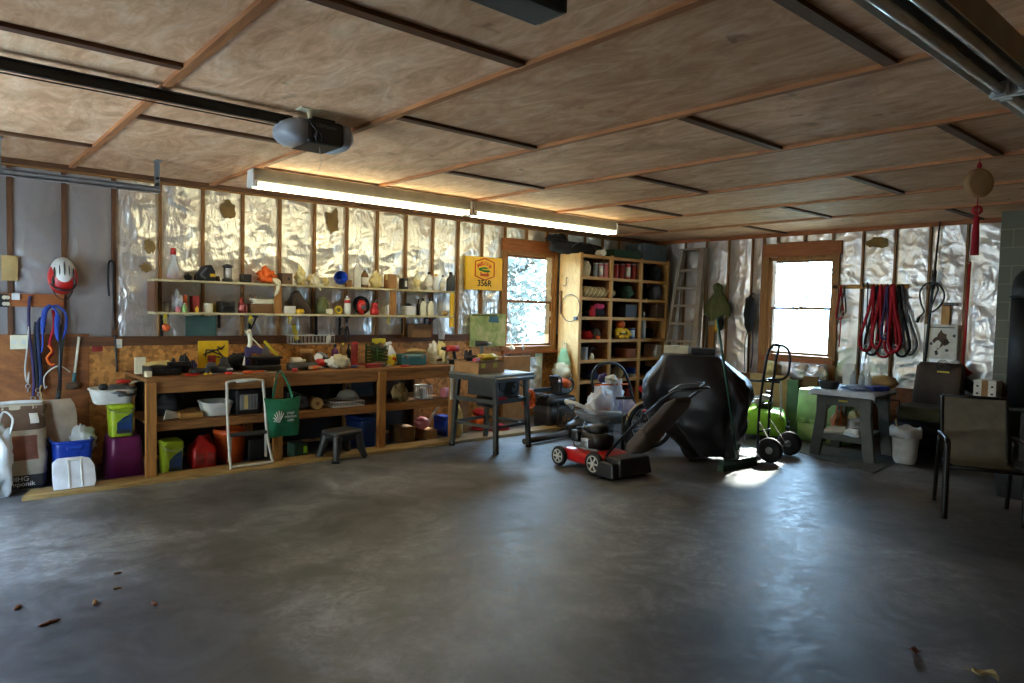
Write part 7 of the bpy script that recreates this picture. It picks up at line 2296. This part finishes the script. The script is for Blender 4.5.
ob('latch', MB().box((-.288, -.04, .14), (.02, .14, .20)), K['black_plastic'], t, bevel=.008)
a = at(803, 376, x=-.12)
for px, lb, sd, hh_ in ((800, 'crumpled silver insulation wad left under the far window', 151, .22), (818, 'crumpled silver insulation wad right under the far window', 152, .20)):
    a = at(px, 378, x=-.12)
    lumpy('insulation_wad', lb, 'insulation', (-.16, a.y, .70), (.07, .16, hh_*.55), K['foil'], sd, .3, fold=.08)
one('sill_ledge', MB().box((0, .38, .34), (.20, 1.5, .70)), K['dark_cardboard'], 'brown boarded ledge under the far window', 'ledge', (-.115, -3.28, -.005+.005), bevel=.004)
# yellow reflector lamp on the sill (seen through the truck handle)
a = at(771, 368, x=-.10)
t = thing('work_light', 'round yellowish work light low in the far window', 'light', (-.13, a.y, a.z))
ob('shade', MB().lathe([(.03, .05), (.08, .02), (.11, -.02), (.105, -.02), (.07, .015), (.02, .04)], 24, RM(ry=-pi/2)), K['yellow_paper'], t)
ob('bulb', MB().lump((-.0, 0, 0), (.03, .03, .03), 0, 1), K['white_plastic'], t)
ob('stem', MB().bar((.03, 0, 0), (.04, 0, .695-a.z), .02, .02), K['yellow_tool'], t)

# things hung between ladder and window
a = EW(722, 287, -.05)
t = thing('jacket', 'olive green jacket hung on the foil beside the far window', 'jacket', (-.10, EW(720, 300).y, EW(720, 290).z))
def jf(u, v):
    w_ = .08+.36*min(1, v*1.6)
    return (-.04-.07*sin(pi*u)*(.4+.6*v)+.02*sin(u*14+v*3), (u-.5)*w_, -.44*v+.05*sin(u*8)*v)
ob('body', MB().sheet(jf, 20, 16), K['olive_cloth'], t)
ob('lining', MB().sheet(lambda u, v: (jf(u, v)[0]*.2+.02, jf(u, v)[1]*.95, jf(u, v)[2]*.95), 10, 8), K['teal_cloth'], t)
ob('hood', MB().lump((-.03, 0, .03), (.06, .08, .08), .2, 3), K['olive_cloth'], t)
ob('nail', MB().cyl((.09, 0, .08), (-.02, 0, .085), .005, n=6), K['steel'], t)
t = thing('rain_glove', 'dark glove with yellow cuff hung below the olive jacket', 'glove', (-.09, EW(719, 325).y, EW(719, 320).z))
ob('cuff', MB().lump((0, .03, -.09), (.02, .03, .12), .2, 3), K['yellow_plastic'], t)
ob('hand', MB().lump((-.01, -.05, -.06), (.03, .05, .10), .3, 6), K['dark_cloth'], t)
ob('loop', MB().tube([(.07, 0, .03), (0, 0, .03), (0, .02, -.03)], .005, 5), K['dark_cloth'], t)
q_ = EW(712, 330)
one('wood_post', MB().box((0, 0, .70), (.05, .10, 1.40)), K['pine_z'], 'orange pine post standing on the foil wall below the jacket', 'post', (-.045, EW(711, 335).y, 0), bevel=.003)
t = thing('shoulder_bag', 'black bag with long straps hung left of the far window', 'bag', (-.06, EW(751, 330).y, EW(752, 296).z))
L_ = EW(752, 296).z-EW(752, 372).z
ob('body', MB().lump((-.03, .02, -.28), (.06, .085, .28), .2, 8, 2.6, fold=.06), K['dark_cloth'], t)
ob('strap', MB().tube(spl([(0, .02, -.5), (-.02, .07, -.62), (-.02, .08, -.85), (-.02, .06, -L_)], 5), .016, 6, flat=.4), K['dark_cloth'], t)
ob('strap', MB().tube(spl([(0, -.02, -.5), (-.02, -.05, -.65), (-.02, -.05, -.9), (-.02, -.03, -L_*.95)], 5), .016, 6, flat=.4), K['navy_cloth'], t)
ob('strap', MB().tube(spl([(0, 0, -.5), (-.02, .02, -.7), (-.02, .01, -1.0), (-.02, .01, -L_)], 5), .018, 6, flat=.4), K['dark_cloth'], t)
ob('hanger_loop', MB().tube([(.05, 0, .04), (-.01, 0, .04), (-.02, 0, -.02)], .007, 6), K['dark_cloth'], t)
# peg rail with leads
ra, rb_ = EW(833, 287, -.03), EW(908, 286, -.03)
t = thing('peg_rail', 'pale pine peg rail on the foil wall holding the dog leads', 'rail', (-.012, (ra.y+rb_.y)/2, (ra.z+rb_.z)/2))
LR = ra.y-rb_.y
ob('board', MB().box((0, 0, 0), (.022, LR, .055)), K['case_wood'], t, bevel=.003)
PEGS = [836, 846, 867, 876, 882, 889, 894, 900]
for px in PEGS:
    ob('peg', MB().cyl((-.01, EW(px, 286).y-(ra.y+rb_.y)/2, .005), (-.07, EW(px, 286).y-(ra.y+rb_.y)/2, .02), .007, n=8), K['steel'], t)
RZ = (ra.z+rb_.z)/2
def lead_loop(label, px, y0, y1, wpx, mt, r, off=0, name='dog_lead', tail=None, lean=0, grp='dog leads on the peg rail'):
    "a doubled lead hung over a peg; loop narrow at the peg and wide at its foot"
    Y0 = EW(px, y0).y
    z1 = EW(px, y1).z-RZ
    w_ = abs(EW(px-wpx/2, y1).y-EW(px+wpx/2, y1).y)/2
    X = -.055-off
    t = thing(name, label, 'dog lead', (X, Y0, RZ+.01), 0, grp)
    ob('strap', MB().tube(spl([(0, .0, .0), (0, w_*.35+lean*.3, z1*.35), (-.005, w_+lean, z1*.8), (-.01, w_*.7+lean, z1*.96), (-.012, lean, z1), (-.01, -w_*.7+lean, z1*.96), (-.005, -w_+lean, z1*.8), (0, -w_*.35+lean*.3, z1*.35)], 6, True), r, 6, True, flat=.6), mt, t)
    ob('clip', MB().ring((-.015, lean-w_*.2, z1*.93), .025, .006, 'X', 12, 6).tube([(-.015, lean-w_*.2, z1*.93-.025), (-.015, lean-w_*.2, z1*.93-.07)], .008, 6), K['steel'], t)
    return t
lead_loop('red lead looped alone on the peg nearest the far window', 841, 287, 320, 7, K['red_cloth'], .018)
lead_loop('dark maroon lead beside the lone red one by the far window', 845, 287, 316, 5, K['brown_cloth'], .014, .02)
leash('dog_lead', 'thin red cord trailing down beside the far window', [EW(843, 300, -.05), EW(841, 318, -.06), EW(840, 335, -.06), EW(839, 347, -.06)], .008, K['red_cloth'], False, cat='dog lead')
for px, y1, wpx, mt, r, off, lean, lb in ((874, 352, 12, 'red_cloth', .032, .02, .06, 'bright red lead at the near side of the big bundle'),
                                     (877, 356, 14, 'dark_cloth', .026, .0, .03, 'black lead behind the bright red one in the bundle'),
                                     (882, 349, 9, 'red_cloth', .030, .04, .02, 'red lead second from the near side of the bundle'),
                                     (885, 358, 15, 'red_cloth', .024, .0, -.02, 'thin long red lead in the middle of the bundle'),
                                     (889, 340, 7, 'purple_cloth', .026, .06, 0, 'short purple lead in the middle of the bundle'),
                                     (892, 354, 12, 'red_cloth', .030, .03, -.03, 'red lead crossing low in the middle of the bundle'),
                                     (895, 352, 12, 'red_cloth', .034, .06, -.05, 'wide red lead at the far side of the bundle'),
                                     (899, 357, 14, 'dark_cloth', .028, .02, -.08, 'black lead at the far side of the bundle'),
                                     (902, 355, 12, 'grey_cloth', .022, .0, -.13, 'grey lead at the outer far edge of the bundle')):
    lead_loop(lb, px, 287, y1, wpx, K[mt], r, off, lean=lean)
for px, y1, lb in ((863, 350, 'thin grey rod hung on the peg rail, nearest the stud'), (867, 358, 'bent black rod hung on the peg rail beside the lead bundle')):
    a_, b_ = EW(px, 286, -.04), EW(px-1, y1, -.04)
    leash('hook_rod', lb, [a_+Vector((.0, 0, -.01)), a_+Vector((-.01, 0, .02)), a_+Vector((-.02, -.02, .0)), (a_+b_)/2, b_], .008, K['dark_steel'], False, cat='rod')
leash('hook_rod', 'thin rod with loose end hung low left of the lead bundle', [EW(860, 330, -.04), EW(859, 350, -.04), EW(857, 366, -.04), EW(853, 375, -.06)], .008, K['dark_steel'], False, cat='rod')
# black stick with hose loop
a_, b_ = EW(935, 268, -.05), EW(922, 385, -.08)
t = thing('fishing_rod', 'tall black rod standing against the foil stud', 'rod', b_)
d = a_-b_
ob('shaft', MB().tube([(0, 0, -.55), (0, 0, 0), tuple(d*.5), tuple(d), tuple(d*1.6)], [.022, .02, .018, .014, .008], 8), K['black_metal'], t)
ob('grip', MB().tube([tuple(d*.82), tuple(d*.98)], .026, 10), K['dark_plastic'], t)
c_ = EW(933, 300, -.07)
t = thing('hose_loop', 'grey looped hose hung on the black rod', 'hose', c_)
P = [EW(*p_, -.07)-c_ for p_ in ((919, 317), (924, 312), (921, 303), (920, 292), (926, 284), (936, 283), (943, 290), (944, 299), (938, 308), (930, 312), (934, 300), (938, 288), (933, 283))]
ob('hose', MB().tube(spl(P, 5), .011, 8), K['dark_steel'], t)
ob('nozzle', MB().tube([P[0], P[0]+Vector((0, .02, -.07))], .018, 8), K['black_plastic'], t)
# block with hook and picture
a_, b_ = EW(942.5, 303, -.03), EW(949.5, 327, -.03)
t = thing('wood_hook_block', 'small wooden block with a steel hook above the picture', 'hook', (-.035, (a_.y+b_.y)/2, (a_.z+b_.z)/2))
ob('block', MB().box((0, 0, 0), (.03, abs(a_.y-b_.y), a_.z-b_.z)), K['case_wood_z'], t, bevel=.003)
ob('hook', MB().box((-.03, -.06, .13), (.05, .14, .035)), K['dark_steel'], t, bevel=.006)
a_, b_ = EW(926, 324, -.03), EW(957, 360, -.03)
pw, ph = a_.y-b_.y, a_.z-b_.z
t = thing('picture_print', 'white print with a brown blot figure leaning on the foil wall', 'picture', (-.05, (a_.y+b_.y)/2, (a_.z+b_.z)/2))
ob('sheet', MB().box((0, 0, 0), (.012, pw, ph)), K['paper'], t, bevel=.002)
ME = Matrix(((0, 0, -1, -.007), (1, 0, 0, 0), (0, 1, 0, 0), (0, 0, 0, 1)))
ob('brown_figure', MB().prism(blob(.0, .02, pw*.22, ph*.22, 4, 20), 0, .001, ME), K['brown_paper'], t)
ob('pale_inset', MB().prism(blob(.03, -.03, pw*.10, ph*.12, 9, 14), 0, .002, ME), K['paper'], t)
ob('caption_line', MB().prism([(-pw*.4, ph*.40), (pw*.4, ph*.40), (pw*.4, ph*.43), (-pw*.4, ph*.43)], 0, .001, ME), K['grey_cloth'], t)
rnd = random.Random(3)
for k in range(8): ob('ink_speck', MB().prism(blob(rnd.uniform(-.42, .42)*pw, rnd.uniform(-.4, .3)*ph, .02, .02, k, 8), 0, .001, ME), K['grey_cloth'], t)
# red broom hung on the wall
a_, b_ = EW(970, 262, -.05), EW(963, 368, -.08)
t = thing('house_broom', 'red handled broom hung on the foil wall beside the chimney', 'broom', b_)
d = a_-b_
ob('handle', MB().tube([(0, 0, 0), tuple(d)], .016, 10), K['red_plastic'], t)
ob('shroud', MB().tube([(0, 0, .04), (-.01, -.03, -.03), (-.02, -.06, -.08)], [.02, .05, .09], 10, flat=.4), K['red_plastic'], t)
ob('bristle', MB().box((-.03, -.09, -.14), (.07, .36, .12), RM(rx=radians(28))), K['dark_cloth'], t, bevel=.01)
ob('nail', MB().cyl((.05, d.y, d.z-.02), (-.02, d.y, d.z-.02), .006, n=6), K['steel'], t)

# ================================================================ FOLDING WORKBENCH AND WHAT IT CARRIES
FX, FY, FZ = -1.74, -4.11, .765
t = thing('folding_workbench', 'grey plastic folding workbench with bowed legs by the wall', 'workbench', (FX, FY, 0), radians(6))
def legpanel(x, mt):
    o = [(.33, 0), (.27, 0), (.215, .28), (-.215, .28), (-.24, 0), (-.33, 0), (-.26, .45), (-.25, .70), (.25, .70), (.26, .45)]
    mb = MB()
    # two uprights and two rails built as prisms
    MY = Matrix(((0, 0, 1, x), (1, 0, 0, 0), (0, 1, 0, 0), (0, 0, 0, 1)))
    for s in (-1, 1):
        mb.prism([(s*.35, 0), (s*.235, 0), (s*.195, .30), (s*.175, .56), (s*.175, .70), (s*.29, .70), (s*.29, .50)][::s], -.03, .03, MY)
    mb.prism([(-.19, .60), (.19, .60), (.19, .70), (-.19, .70)], -.028, .028, MY)
    for s in (-1, 1): mb.prism([(s*.19, .60), (s*.19, .52), (s*.14, .585), (s*.10, .60)][::-s], -.028, .028, MY)
    mb.prism([(-.22, .20), (.22, .20), (.215, .27), (-.215, .27)], -.028, .028, MY)
    return mb
ob('leg_frame', legpanel(0, None), K['bench_grey'], t, bevel=.006)
ob('leg_frame', legpanel(.66, None), K['bench_grey'], t, bevel=.006)
ob('shelf', MB().box((.33, 0, .255), (.66, .42, .02)), K['bench_grey'], t, bevel=.004)
ob('top', MB().box((.33, 0, FZ-.03), (.86, .66, .07)), K['bench_grey'], t, bevel=.012)
ob('badge', MB().box((-.034, .0, .655), (.006, .10, .018)), K['yellow_tool'], t)
ob('vise_handle', MB().tube([(.55, -.33, .66), (.55, -.42, .66), (.55, -.42, .56)], .010, 8), K['black_plastic'], t)
MF = Matrix.Rotation(radians(6), 4, 'Z')
def onf(x, y): v_ = MF @ Vector((x, y, 0)); return FX+v_.x, FY+v_.y
FT = FZ+.006
x_, y_ = onf(.30, 0)
t = thing('cloth_cover', 'pale plastic sheet draped over the folding workbench', 'cloth', (x_, y_, FT), radians(6))
def drape(u, v):
    x = (u-.5)*.92; y = (v-.5)*.74
    ex = max(0, abs(x)-.41); ey = max(0, abs(y)-.335)
    return (x-math.copysign(ex*.6, x), y-math.copysign(ey*.6, y), .004+.004*noise.noise(Vector((x*6, y*6, 2)))-ex*1.2-ey*.9)
ob('sheet', MB().sheet(drape, 30, 26), K['pale_sheet'], t)
def put(x, y): a_, b_ = onf(x, y); return (a_, b_, FT+.009)
p_ = put(-.02, .16)
bin_('black rectangular bowl on the near corner of the folding workbench', p_, .20, .20, .085, K['black_plastic'], tap=.75, name='bowl', cat='bowl', e=4)
p_ = put(.16, -.10)
lumpy('plastic_bag', 'crumpled clear bluish plastic on the folding workbench', 'plastic', p_, (.17, .16, .025), clearmat('blue_film', '#a9c0e2', .7, .2), 161, .4, fold=.1)
for k, (xx, yy, lb) in enumerate(((.42, .05, 'clear water bottle on the workbench, nearest the bowl'), (.45, -.04, 'clear water bottle on the workbench, middle of three'), (.42, -.12, 'clear water bottle on the workbench, beside the blue box'))):
    bottle(lb, put(xx, yy), .034, .19, K['clear'], K['white_plastic'], 'round', K['pale_sheet'] if k == 1 else None, 'water bottles on the workbench')
carton('blue flat box on the folding workbench', put(.25, -.26), .24, .13, .05, K['blue_plastic'], rz=radians(-20))
lumpy('pillow', 'pale tan cushion at the back of the folding workbench', 'cushion', put(.60, -.22), (.14, .16, .085), K['tan_cloth'], 163, .08)
p_ = put(.58, .14)
carton('white card leaning at the back of the folding workbench', (p_[0], p_[1], p_[2]), .04, .14, .26, K['paper'], name='carton')
SZ = .266
def low(x, y): a_, b_ = onf(x, y); return (a_, b_, SZ)
lumpy('paper_bag', 'brown paper bag on the lower shelf of the folding workbench', 'bag', low(.22, .12), (.12, .075, .13), K['cardboard'], 164, .2, fold=.05)
t = thing('orange_strap', 'orange strap hanging over the brown paper bag', 'strap', low(.10, .08))
ob('band', MB().tube(spl([(0, .02, .33), (-.01, .03, .20), (-.02, .06, .02), (0, .0, .01), (.0, -.02, .20), (.01, -.01, .33)], 5), .014, 6, flat=.4), K['orange_cloth'], t)
lumpy('rag', 'yellow tan cloth heap on the workbench shelf', 'rag', low(.34, -.04), (.12, .10, .14), K['yellow_paper'], 165, .25)
lumpy('plastic_bag', 'white and lilac plastic bag on the workbench shelf', 'bag', low(.16, -.09), (.11, .09, .11), K['bagfilm'], 166, .3, fold=.1)
for k, (xx, yy, rz_, lb) in enumerate(((.03, .10, 1.9, 'white sneaker lying at the near side of the workbench shelf'), (.02, -.08, 1.1, 'white sneaker with sole outward on the workbench shelf'))):
    t = thing('sneaker', lb, 'shoe', low(xx, yy), rz_, 'sneakers on the workbench shelf')
    ob('sole', MB().loft([(0, .125, .042, 3), (.012, .13, .045, 3), (.03, .128, .044, 3)], 24), K['white_plastic'], t)
    ob('upper', MB().loft([(.03, .122, .040, 2.6), (.05, .118, .040, 2.4, -.003, 0), (.075, .085, .036, 2.3, -.035, 0), (.095, .06, .032, 2.2, -.058, 0)], 24), K['paper'], t)
    ob('opening', MB().loft([(.094, .045, .022, 2.2, -.06, 0), (.098, .045, .022, 2.2, -.06, 0)], 16), K['dark_cloth'], t)
    ob('lace', MB().box((.02, 0, .075), (.06, .03, .008), RM(ry=.35)), K['grey_cloth'], t)
# floor mat
q1, q2, q3, q4 = at(772, 446, z=0), at(797, 441, z=0), at(905, 455, z=0), at(872, 473, z=0)
one('floor_mat', MB().prism([(v_.x, v_.y) for v_ in (at(760, 441, z=0), at(872, 474, z=0), at(898, 461, z=0), at(800, 437, z=0))], .0, .008), K['mat_grey'], 'grey rubber floor mat under the folding workbench', 'mat', (0, 0, .0005))
# white bucket
q_ = at(899, 459, z=0)
t = thing('bucket', 'white bucket with crumpled liner beside the folding workbench', 'bucket', (-1.34, -4.62, 0))
ob('body', MB().shell([(.0, .10, .10), (.015, .105, .105), (.06, .12, .12), (.36, .138, .138), (.365, .145, .145), (.385, .145, .145)], .004, 36), K['white_plastic'], t)
ob('liner', MB().loft([(.30, .150, .150), (.36, .155, .155), (.395, .152, .152), (.392, .135, .135), (.33, .11, .11)], 40, fn=lambda q, a: q+Vector((.010*sin(a*9)*cos(a), .010*sin(a*7)*sin(a), .014*sin(a*5)))), K['milky'], t)
ob('handle', MB().tube(spl([(0, .14, .34), (-.10, .10, .30), (-.145, 0, .285), (-.10, -.10, .30), (0, -.14, .34)], 5), .004, 6), K['steel'], t)
ob('stick', MB().tube([(-.02, .02, .02), (-.06, .09, .48)], .008, 6), K['tan_cloth'], t)

# armchair
t = thing('armchair', 'dark brown armchair with olive seat cushion against the foil wall', 'armchair', (-.55, -4.59, 0))
ob('backrest', MB().loft([(.35, .10, .27, 6, .18, 0), (.8, .10, .25, 7, .24, 0), (1.02, .09, .245, 7, .28, 0), (1.07, .05, .225, 6, .29, 0)], 32), K['leather'], t)
ob('seat_cushion', MB().loft([(.42, .28, .25, 6, -.08, 0), (.46, .30, .265, 6, -.08, 0), (.54, .30, .265, 6, -.08, 0), (.58, .27, .24, 5, -.08, 0)], 32), mat('cushion_olive', '#45422a', .95), t)
ob('base', MB().loft([(.10, .33, .27, 7), (.42, .33, .27, 7)], 32), K['dark_cloth'], t)
for k in range(2): ob('fabric_roll', MB().cyl((-.355, -.27, .18+.14*k), (-.355, .27, .18+.14*k), .06, n=16), K['dark_cloth'], t)
for sx in (-1, 1):
    for sy in (-1, 1): ob('foot', MB().cyl((sx*.28, sy*.22, 0), (sx*.28, sy*.22, .11), .022, .03), K['black_plastic'], t)
t = thing('dog_muzzle', 'small wire muzzle with yellow strap hanging at the top of the brown armchair', 'muzzle', (-.372, EW(943, 368, -.37).y, EW(943, 366, -.37).z))
for k in range(3): ob('wire', MB().ring((-.01, 0, .0), .07-.018*k, .004, 'X', 18, 6), K['dark_steel'], t)
ob('band', MB().box((-.012, -.01, -.07), (.012, .13, .018)), K['yellow_tool'], t, bevel=.003)

# cartons and stove next to the chimney
l, w, h = EB(980, 379, 1004, 402, -.78, .22, 0)
carton('dark crate carrying the white printed box before the chimney', (-.80, -5.20, 0), .34, .33, .735, K['dark_plastic'], name='crate', cat='crate')
t = carton('white printed cardboard box before the chimney', (-.80, -5.22, .735), .20, .21, .215, K['paper'])
ob('brown_band', MB().box((-.1005, 0, .1075), (.002, .06, .215)), K['cardboard'], t)
for sy in (-1, 1):
    for z in (.07, .15): ob('print_mark', MB().box((-.1012, sy*.068, z), (.002, .022, .018)), K['dark_cloth'], t)
lumpy('paper_bag', 'brown paper bag behind the white printed box', 'bag', (-.66, -5.29, .735), (.035, .07, .11), K['dark_cardboard'], 171, .2, fold=.05)
t = thing('stove_pipe', 'black stove pipe with rounded elbow beside the chimney', 'stove pipe', (-.76, -5.52, 0))
ob('pipe', MB().tube([(0, 0, .70), (0, 0, 1.86)], .14, 24), K['stove_black'], t)
ob('elbow', MB().tube(spl([(0, 0, 1.84), (.0, 0, 1.93), (.05, 0, 2.0), (.14, 0, 2.03), (.25, 0, 2.03)], 5), .14, 24), K['stove_black'], t)
ob('collar', MB().ring((0, 0, 1.85), .145, .012, n=28), K['black_metal'], t)
st = MB().box((-.02, -.33, .36), (.46, .55, .62))
ob('stove_body', st, K['stove_black'], t, bevel=.02)
ob('stove_top', MB().box((-.02, -.26, .685), (.50, .66, .03)), K['stove_black'], t, bevel=.006)
for sx in (-1, 1):
    for sy in (-1, 1): ob('leg', MB().bar((sx*.19, -.33+sy*.22, 0), (sx*.19, -.33+sy*.22, .06), .04, .04), K['stove_black'], t)
lumpy('rag', 'pinkish rag on the black stove top', 'rag', (-.80, -5.62+.02, .701), (.07, .10, .05), K['tan_cloth'], 172, .3) if False else None
p_ = at(1000, 490, z=0)
bin_('black open bin behind the sling chair', (-2.02, -5.82, 0), .34, .34, .30, K['black_plastic'], tap=.8, name='waste_bin')

# sling chair
A, B, Cc, D = Vector((-3.345, -5.65, 0)), Vector((-2.80, -5.40, 0)), Vector((-3.14, -6.13, 0)), Vector((-2.60, -5.88, 0))
ctr = (A+B+Cc+D)/4
ang = math.atan2((B-A).y, (B-A).x)
t = thing('patio_chair', 'dark patio chair with brown sling back in the near right corner', 'chair', ctr, ang)
dx_, dy_ = (B-A).length/2, .265
SF = K['sling_fabric']
for s in (-1, 1):
    ob('leg', MB().tube(spl([(-dx_, s*dy_, 0), (-dx_+.015, s*dy_, .3), (-dx_+.03, s*dy_, .58), (-dx_+.055, s*dy_, .615)], 4), .024, 8), K['black_metal'], t)
    ob('leg', MB().tube(spl([(dx_, s*dy_, 0), (dx_-.05, s*dy_, .30), (dx_-.13, s*dy_, .60)], 4), .017, 8), K['black_metal'], t)
    ob('armrest', MB().tube(spl([(-dx_+.02, s*dy_, .61), (-dx_+.08, s*dy_, .63), (.0, s*dy_, .635), (dx_-.10, s*dy_, .62)], 5), .022, 8, flat=.55), K['black_metal'], t)
    ob('side_frame', MB().tube(spl([(-dx_+.02, s*(dy_-.03), .43), (-.05, s*(dy_-.03), .405), (dx_-.13, s*(dy_-.03), .40), (dx_-.07, s*(dy_-.03), .46), (dx_+.0, s*(dy_-.03), .68), (dx_+.07, s*(dy_-.03), .925)], 6), .014, 8), K['black_metal'], t)
ob('crossbar', MB().tube([(-dx_+.02, -dy_, .415), (-dx_+.02, dy_, .415)], .014, 8), K['black_metal'], t)
ob('crossbar', MB().tube([(dx_-.06, -dy_, .33), (dx_-.06, dy_, .33)], .014, 8), K['black_metal'], t)
ob('crossbar', MB().tube([(dx_+.07, -dy_+.03, .925), (dx_+.07, dy_-.03, .925)], .015, 8), K['black_metal'], t)
wi = dy_-.035
sp1 = spl([(-dx_+.02, 0, .432), (-.05, 0, .395), (dx_-.13, 0, .395)], 6)
sp2 = spl([(dx_-.125, 0, .40), (dx_-.075, 0, .46), (dx_-.005, 0, .68), (dx_+.065, 0, .93)], 6)
def sling(P):
    mb = MB()
    n = len(P)
    for off in (0, .006):
        v = [(p.x, y_, p.z+off) for p in P for y_ in (-wi, -wi/2, 0, wi/2, wi)]
        f = [[i*5+j, i*5+j+1, (i+1)*5+j+1, (i+1)*5+j] for i in range(n-1) for j in range(4)]
        mb.add(v, f, True)
    return mb
ob('seat', sling(sp1), SF, t)
ob('backrest', sling(sp2), SF, t)

# ---------------------------------------------------------------- litter on the floor
for px, py, L_, w_, rz_, lb in ((50, 624, .10, .018, .3, 'brown wood chip on the concrete, the biggest of the scraps at lower left'), (95, 604, .06, .022, 1.2, 'pale wood chip on the concrete right of the biggest scrap'), (18, 609, .05, .02, .8, 'dark curled leaf near the left picture edge'), (117, 589, .045, .012, .2, 'thin twig scrap above the pale wood chip'), (118, 574, .045, .012, -.2, 'thin twig scrap farthest from the camera'), (154, 605, .05, .02, 1.9, 'dark leaf scrap right of the wood chips')):
    p_ = at(px, py, z=0)
    one('wood_chip' if 'chip' in lb else ('leaf_scrap' if 'leaf' in lb else 'twig'), MB().lump((0, 0, w_*.45), (L_/2, w_/2, w_*.5), .35, px % 7, 3, .1, 12, 8), K['cardboard'] if 'pale' in lb else K['dry_leaf'], lb, 'debris', (p_.x, p_.y, 0), rz_)
for px, py, rz_, lb, mt in ((915, 655, .4, 'curled rust brown leaf on the concrete at lower right', 'dry_leaf'), (985, 677, 1.4, 'pale grey leaf on the concrete near the lower right corner', 'tan_cloth')):
    p_ = at(px, py, z=0)
    t = thing('dead_leaf', lb, 'leaf', (p_.x, p_.y, 0), rz_)
    ob('blade', MB().sheet(lambda u, v: ((u-.5)*.11, (v-.5)*.055*sin(pi*min(.98, max(.02, u))), .004+.022*abs(v-.5)*2+.012*sin(u*6)), 12, 8), K[mt], t)
    ob('stem', MB().tube([(.05, 0, .006), (.085, .01, .004)], .002, 5), K[mt], t)
